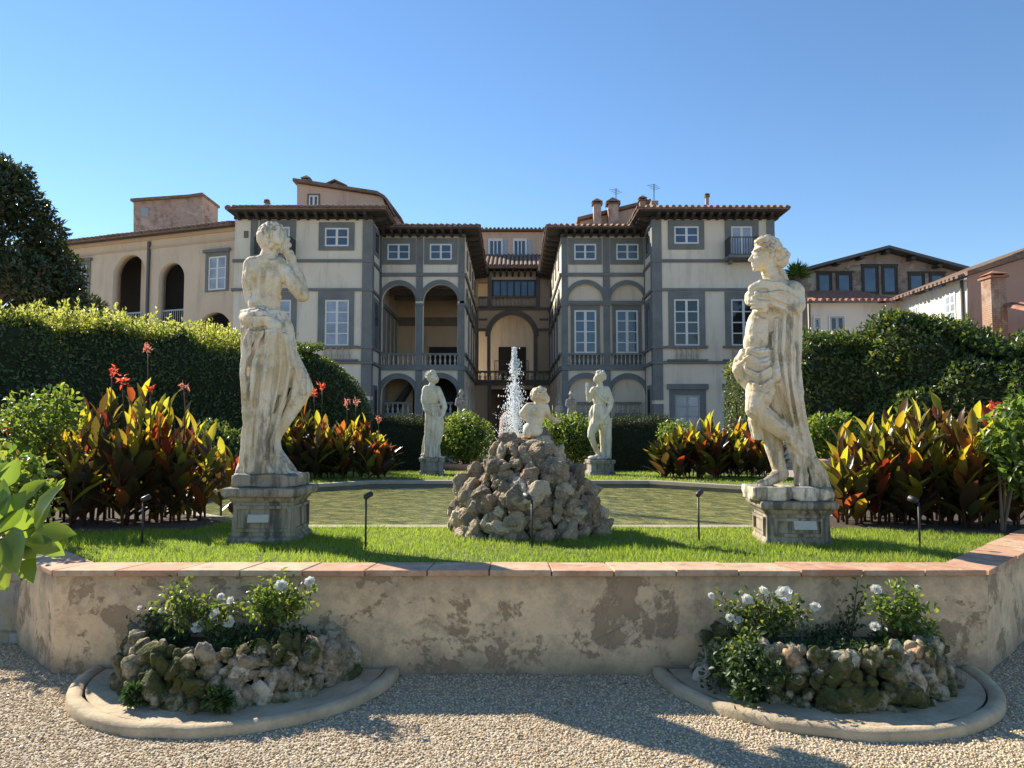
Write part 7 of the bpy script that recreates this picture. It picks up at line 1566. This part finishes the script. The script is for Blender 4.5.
def wp(px, py, dy=0.0): return tuple(at(px, py, 4.72 + dy))
def bl(px, py, s_=1.0, dy=-0.06, rx=0.9): return (at(px, py, 4.72 + dy), s_, rx, random.uniform(-0.5, 0.5))
rose_bush('low rose bush with white blooms, left half of the left rock bed', tuple(at(195, 634, 4.7)), [wp(170, 600), wp(176, 590), wp(190, 606), wp(205, 602), wp(218, 604), wp(228, 612), wp(236, 616, .05), wp(183, 612, -.05), wp(152, 606, .05), wp(212, 618, -.08), wp(166, 592), wp(184, 582), wp(238, 604)], 680,
    [bl(216, 616, 1.15), bl(229, 623, 0.95), bl(198, 628, 1.0), bl(221, 597, 0.6), bl(231, 601, 0.7), bl(162, 611, 0.5)], seed=3)
rose_bush('upright yellow green rose bush, right half of the left rock bed', tuple(at(265, 634, 4.75)), [wp(258, 590), wp(268, 582), wp(280, 584), wp(292, 588), wp(300, 596), wp(304, 604), wp(262, 604), wp(276, 600), wp(288, 610), wp(254, 600), wp(312, 592), wp(284, 577)], 760,
    [bl(281, 586, 0.95), bl(310, 582, 0.85)], seed=4, m='leaf_lemon')
rose_bush('dark small leaved rose beside the wall at the far left of the left bed', tuple(at(152, 640, 4.8)), [wp(148, 612, .1), wp(140, 618, .1), wp(158, 608, .1), wp(165, 620, .1)], 220, [bl(140, 608, 0.45, .05)], seed=5, Lf=0.024, m='leaf_fern')
rose_bush('spreading rose bush with four white blooms, left half of the right rock bed', tuple(at(765, 640, 4.7)), [wp(735, 612), wp(745, 602), wp(755, 596), wp(772, 592), wp(786, 600), wp(800, 606), wp(808, 616), wp(740, 624, -.06), wp(758, 616, -.06), wp(775, 612, -.06), wp(790, 620), wp(718, 600), wp(750, 640, -.2), wp(740, 650, -.25)], 950,
    [bl(784, 594, 1.25), bl(747, 600, 0.9), bl(763, 592, 0.9), bl(815, 607, 0.8), bl(730, 618, 0.7), bl(738, 620, 0.7), bl(711, 596, 0.55)], seed=6)
rose_bush('trailing rose foliage spilling over the left end of the right rock bed', tuple(at(735, 655, 4.55)), [wp(712, 660, -.1), wp(722, 675, -.25), wp(738, 690, -.38), wp(755, 682, -.42), wp(770, 668, -.42), wp(745, 665, -.35), wp(728, 650, -.1), wp(760, 655, -.3), wp(715, 690, -.1), wp(748, 700, -.42), wp(775, 684, -.46)], 1100, [], seed=7, m='leaf_fern', Lf=0.036, cloud=0.075)
rose_bush('yellow green rose bush on a bare stem, right half of the right rock bed', tuple(at(898, 642, 4.72)), [wp(880, 594), wp(888, 600), wp(896, 588), wp(906, 586), wp(915, 596), wp(925, 602), wp(934, 632), wp(930, 628), wp(892, 610), wp(908, 608), wp(874, 602), wp(918, 612)], 620,
    [bl(876, 590, 0.85), bl(875, 627, 0.8), bl(917, 588, 0.5)], seed=8, m='leaf_lemon', Lf=0.036)
rose_bush('thin dark rose shoot climbing the wall between the bushes of the right bed', tuple(at(850, 645, 4.9)), [wp(858, 580, .22), wp(866, 590, .2), wp(848, 612, .2), wp(860, 606, .2)], 110, [], seed=9, Lf=0.028, cloud=0.04)

# ================================================================== SPOTLIGHT STAKES ON THE LAWN
def stake(label, px, ybot, ytop, tilt):
    b0 = on_z(px, ybot, LAWN); t = at(px, ytop, b0.y); o = thing('garden_spotlight', label, 'garden light', tuple(b0), 'spotlight stakes along the lawn')
    mb = MB(); mb.tube([b0 - Vector((0, 0, 0.05)), Vector((b0.x, b0.y, t.z - 0.02))], 0.0085, 8); mb.build('stake', M['black_iron'], o, True)
    a = Vector((b0.x - 0.012, b0.y - 0.01, t.z - 0.012)); c = a + Vector((0.045 * tilt, 0.05, 0.028)); mb = MB(); mb.tube([a, a.lerp(c, 0.15), c], [0.012, 0.022, 0.024], 12); h = mb.build('lamp_head', M['black_iron'], o, True)
    mb = MB(); mb.tube([c, c + (c - a).normalized() * 0.004], 0.021, 12); mb.build('lens', M['glass_dark'], h, True)
stake('black spotlight stake on the lawn right of the left pedestal', 365.5, 549, 496, 1)
stake('black spotlight stake on the lawn left of the right pedestal', 699, 542, 494, 1)
stake('pale tipped spotlight stake in front of the rock mound', 532, 548, 497, -1)
stake('spotlight stake in front of the big left canna clump', 142, 545, 499, 1)
stake('spotlight stake in front of the right bed of cannas', 920, 547, 500, -1)

# ================================================================== FOREGROUND LEFT: BROAD-LEAVED SHRUB, STONE POT, POST
bs = Vector((-2.62, 3.35, 0)); o = thing('broad_leaf_shrub', 'broad glossy green leaves of a shrub close by at the left edge', 'shrub', tuple(bs), None)
mb = MB(); mb.tube([bs, bs + Vector((0.03, 0.02, 0.6)), bs + Vector((0.1, 0.0, 1.15))], [0.03, 0.024, 0.012], 8); mb.build('stem', M['bark'], o, True)
spec = [(8, 515, 3.2, 40, (0.5, -0.1, 0.85)), (42, 508, 3.25, 44, (0.45, -0.2, 0.9)), (30, 548, 3.15, 46, (0.9, -0.3, 0.15)), (48, 534, 3.2, 40, (1, -0.2, 0.2)), (12, 545, 3.1, 46, (0.3, -0.5, -0.5)), (2, 500, 3.2, 34, (-0.3, 0.1, 0.9)), (20, 528, 3.3, 40, (-0.2, -0.3, 0.9)), (2, 560, 3.1, 44, (0.2, -0.4, -0.9)), (24, 560, 3.15, 36, (0.4, -0.3, -0.8)), (36, 520, 3.35, 34, (0.2, 0.3, 0.95)), (-8, 530, 3.2, 44, (0.5, -0.2, 0.6)), (10, 475, 3.3, 26, (0.3, 0, 0.9)), (-10, 480, 3.3, 34, (0.5, -0.1, 0.8)), (-15, 570, 3.2, 44, (0.7, -0.4, -0.4)), (-20, 545, 3.3, 44, (0.6, 0, 0.6)), (28, 492, 3.4, 28, (0.6, 0.1, 0.7)), (4, 520, 3.45, 40, (0.7, 0.4, 0.4)), (45, 545, 3.3, 30, (0.8, 0.1, -0.4))]
P_, D, Nn, L, W = [], [], [], [], []
for (px, py, Y, s_, d) in spec:
    c = at(px, py, Y); d = np.array(d); d = d / np.linalg.norm(d); Lm = s_ * Y / F; P_.append(np.array(c) - d * Lm * 0.5); D.append(d); Nn.append(np.array([random.uniform(-.4, .4), -0.8, 0.5 + random.uniform(-.3, .3)])); L.append(Lm * 1.15); W.append(Lm * 0.68)
V, Fc, r = leaf_cloud(np.array(P_), np.array(D), unit(np.array(Nn)), np.array(L), np.array(W), RNG.uniform(0, 1, len(L)), 0.14, 0.10, True); link_mesh('foliage', np_mesh('foliage', V, Fc, r, True), M['leaf_big'], o)
for i, p in enumerate(P_[:14]):
    q = bs + Vector((0.06, 0.0, 0.95 if p[2] < 1.25 else 1.15)); mb = MB(); mb.tube([q, (q + Vector(p)) * 0.5 + Vector((0, 0, 0.03)), p], [0.008, 0.005, 0.003], 5); mb.build('twig', M['canna_stem'], o, True)
q = on_z(10, 648, 0.0); q_planter = (q.x - 0.33, q.y + 0.45); po = thing('stone_planter', 'grey stone planter standing beyond the left end of the wall', 'planter', (q.x - 0.35, q.y + 0.45, 0), None)
stack('body', po, q.x - 0.33, q.y + 0.45, 0.0, [(0, 0.36, 0.36), (0.08, 0.36, 0.36), (0.10, 0.33, 0.33), (0.46, 0.36, 0.36), (0.48, 0.40, 0.40), (0.56, 0.41, 0.41), (0.57, 0.38, 0.38)], 'marble_grey', 0.015)
mb = MB(); mb.box(q.x - 0.63, q.x - 0.03, q.y + 0.15, q.y + 0.75, 0.571, 0.60); mb.build('soil', M['soil'], po)
a = on_z(17, 638, 0.0); pp = thing('drain_post', 'thin dark post standing beside the left end of the wall', 'post', tuple(a), None)
mb = MB(); mb.tube([a, Vector((a.x + 0.02, a.y, 0.62))], 0.028, 10); mb.lathe([(0.028, 0), (0.045, 0.005), (0.045, 0.04), (0.03, 0.05)], (a.x, a.y, 0.0), 12); mb.build('tube', M['gutter'], pp, True)

# ================================================================== WATER JET
Yj = 10.6; j0 = at(517, 476, Yj); jt = at(514.5, 348, Yj); Hj = jt.z - j0.z
rs = np.random.RandomState(8); pts = []; rad = []
puffs = [(rs.uniform(0.02, 1.0) ** 0.8, rs.normal() * 0.3, rs.normal() * 0.3, rs.uniform(0.5, 1.5)) for _ in range(46)]
for i in range(4200):
    pf = puffs[rs.randint(46)]; t = min(1.0, max(0.0, pf[0] + rs.normal() * 0.035)); core = rs.uniform() < 0.30; w_ = 0.010 + 0.16 * (1 - t) ** 0.8 * (0.15 + 0.85 * min(1, t * 3)); 
    w2 = 0.016 if core else w_ * 0.62 * pf[3]; ox, oy = (0, 0) if core else (pf[1] * w_, pf[2] * w_)
    pts.append((j0.x + (jt.x - j0.x) * t + ox + rs.normal() * w2 - 0.05 * (1 - t) * rs.uniform(0, 1), Yj + oy + rs.normal() * w2, j0.z + Hj * t)); rad.append(rs.uniform(0.003, 0.0085) * (1.0 if t > 0.4 else 0.8))
for i in range(3600):
    t = rs.uniform(0, 0.75) ; x = j0.x - abs(rs.normal()) * 0.26 * (1.1 - t) + rs.uniform(-.02, .2) * (1 - t); pts.append((x, Yj + rs.normal() * 0.16, 0.56 + (j0.z - 0.56) * 0 + (Hj + .1) * t)); rad.append(rs.uniform(0.0022, 0.0052))
ico = bmesh.new(); bmesh.ops.create_icosphere(ico, subdivisions=1, radius=1.0); IV = np.array([v.co[:] for v in ico.verts]); IF = np.array([[v.index for v in f.verts] for f in ico.faces]); ico.free()
def cloud_mesh(name, pts, rad, stretch=None, rnd=None):
    pts = np.array(pts); rad = np.array(rad); n = len(pts); k = len(IV); sc = rad[:, None, None] * (np.ones(3) if stretch is None else stretch[:, None, :]); V = pts[:, None, :] + IV[None] * sc
    Fc = (np.arange(n) * k)[:, None, None] + IF[None]; return np_mesh(name, V.reshape(-1, 3), Fc.reshape(-1, 3), None if rnd is None else np.repeat(rnd, k), True)
st_ = np.ones((len(pts), 3)); st_[:, 2] = rs.uniform(1.0, 2.6, len(pts))
jet = link_mesh('fountain_spray', cloud_mesh('fountain_spray', pts, rad, st_), M['spray']); tag(jet, 'white water jet rising from the pool and breaking into falling drops', 'water jet', None, 'stuff')
nz = thing('fountain_nozzle', 'small dark fountain nozzle in the pool below the water jet', 'nozzle', (j0.x, Yj, 0.5), None)
mb = MB(); mb.lathe([(0.05, 0), (0.05, 0.06), (0.02, 0.09), (0.015, 0.16)], (j0.x, Yj, 0.5), 12); mb.build('pipe', M['gutter'], nz, True)
mb = MB(); mb.tube([(j0.x, Yj, 0.64), (j0.x, Yj, j0.z + Hj * 0.5), (jt.x, Yj, j0.z + Hj * 0.9)], [0.012, 0.013, 0.006], 8); c_ = mb.build('water_column', M['spray'], nz, True)

# ================================================================== GRASS AND PEBBLES
def scatter_grass(n, x0, x1, y0, y1, h, wd, name, lab):
    X = RNG.uniform(x0, x1, n); Y = y0 + (y1 - y0) * RNG.uniform(0, 1, n); k = inside(offset(OCT, TH + 0.0), X, Y) & ~inside(offset(POOL, -0.13), X, Y)
    for poly in ([(-6.2, 8.7), (-4.45, 6.9), (-3.0, 7.15), (-2.9, 7.7), (-3.9, 8.7), (-4.9, 9.6), (-6.2, 11)], [(3.05, 7.25), (4.4, 6.7), (6.2, 8.6), (6.2, 11), (4.9, 9.6), (3.3, 8.1)]): k &= ~inside(poly, X, Y)
    X, Y = X[k], Y[k]; n = len(X); base = np.stack([X, Y, np.full(n, LAWN - 0.004)], 1)
    cl_ = 0.75 + 0.35 * vnoise(base, 2.2, 4) + 0.2 * vnoise(base, 7, 5); H = h * RNG.uniform(0.5, 1.25, n) * cl_; az = RNG.uniform(0, 2 * pi, n); sd_ = np.stack([np.cos(az), np.sin(az), np.zeros(n)], 1) * wd * 0.5; ln = np.stack([RNG.normal(size=n), RNG.normal(size=n), np.zeros(n)], 1) * (H * 0.38)[:, None]
    tip = base + ln + np.stack([np.zeros(n), np.zeros(n), H], 1); V = np.stack([base - sd_, base + sd_, tip], 1).reshape(-1, 3); Fc = np.arange(3 * n).reshape(-1, 3); rnd = np.clip(0.5 + 0.35 * vnoise(base, 1.3, 9) + RNG.normal(size=n) * 0.22, 0, 1); rnd[RNG.uniform(0, 1, n) < 0.03] = 1
    o = link_mesh(name, np_mesh(name, V, Fc, np.repeat(rnd, 3)), M['grass']); return tag(o, lab, 'grass', None, 'stuff')
scatter_grass(170000, -5.5, 5.6, 5.2, 9.0, 0.052, 0.006, 'grass', 'short bright green lawn grass in front of the pool')
scatter_grass(60000, -6.3, 6.4, 9.0, 17.2, 0.06, 0.011, 'grass', 'short green lawn grass beyond and beside the pool')
n = 95000; X = RNG.uniform(-3.9, 3.9, n); Y = RNG.uniform(3.2, 6.4, n) ; k = (np.abs(X) < Y * 0.75 + 0.1) & ~inside(offset(OCT, -0.0), X, Y)
for (cx, R_) in ((-1.74, 1.01), (1.97, 1.05)): k &= ((X - cx) ** 2 + (Y - 5.0) ** 2 > (R_ + 0.0) ** 2)
X, Y = X[k], Y[k]; n = len(X); rad = RNG.uniform(0.0035, 0.0078, n); st_ = RNG.uniform(0.75, 1.3, (n, 3)); st_[:, 2] *= 0.7
peb = link_mesh('pebbles', cloud_mesh('pebbles', np.stack([X, Y, rad * 0.35], 1), rad, st_, RNG.uniform(0, 1, n)), M['pebble']); tag(peb, 'loose beige gravel pebbles covering the path in front of the wall', 'gravel', None, 'stuff')

# a few fallen leaves on the gravel
n = 90; X = RNG.uniform(-3.2, 3.2, n); Y = RNG.uniform(3.5, 5.0, n); k = np.ones(n, dtype=bool)
for (cx, R_) in ((-1.74, 1.03), (1.97, 1.07)): k &= ((X - cx) ** 2 + (Y - 5.0) ** 2 > R_ ** 2)
X, Y = X[k], Y[k]; n = len(X); D = np.stack([RNG.normal(size=n), RNG.normal(size=n), np.full(n, 0.12)], 1)
V, Fc, r = leaf_cloud(np.stack([X, Y, np.full(n, 0.012)], 1), D, unit(np.stack([RNG.normal(size=n) * .2, RNG.normal(size=n) * .2, np.ones(n)], 1)), RNG.uniform(0.02, 0.045, n), RNG.uniform(0.010, 0.022, n), RNG.uniform(0.85, 1, n), 0.2, 0.12, True)
tag(link_mesh('fallen_leaves', np_mesh('fallen_leaves', V, Fc, r), M['leaf_tree']), 'small dry fallen leaves scattered over the gravel', 'leaves', None, 'stuff')

px_, py_ = q_planter
shrub('lemon_shrub', 'small lemon bush growing in the grey stone planter at the left', 'shrub', (px_, py_, 0.58), [(px_ - 0.2, py_, 0.95), (px_ + 0.12, py_ + 0.1, 1.0), (px_ - 0.05, py_, 1.25), (px_ + 0.2, py_, 1.22), (px_ - 0.25, py_ + 0.05, 1.2)], [0.22, 0.2, 0.2, 0.15, 0.18], 700, 0.08, 0.045, 'leaf_lemon', True, shell=1.0)
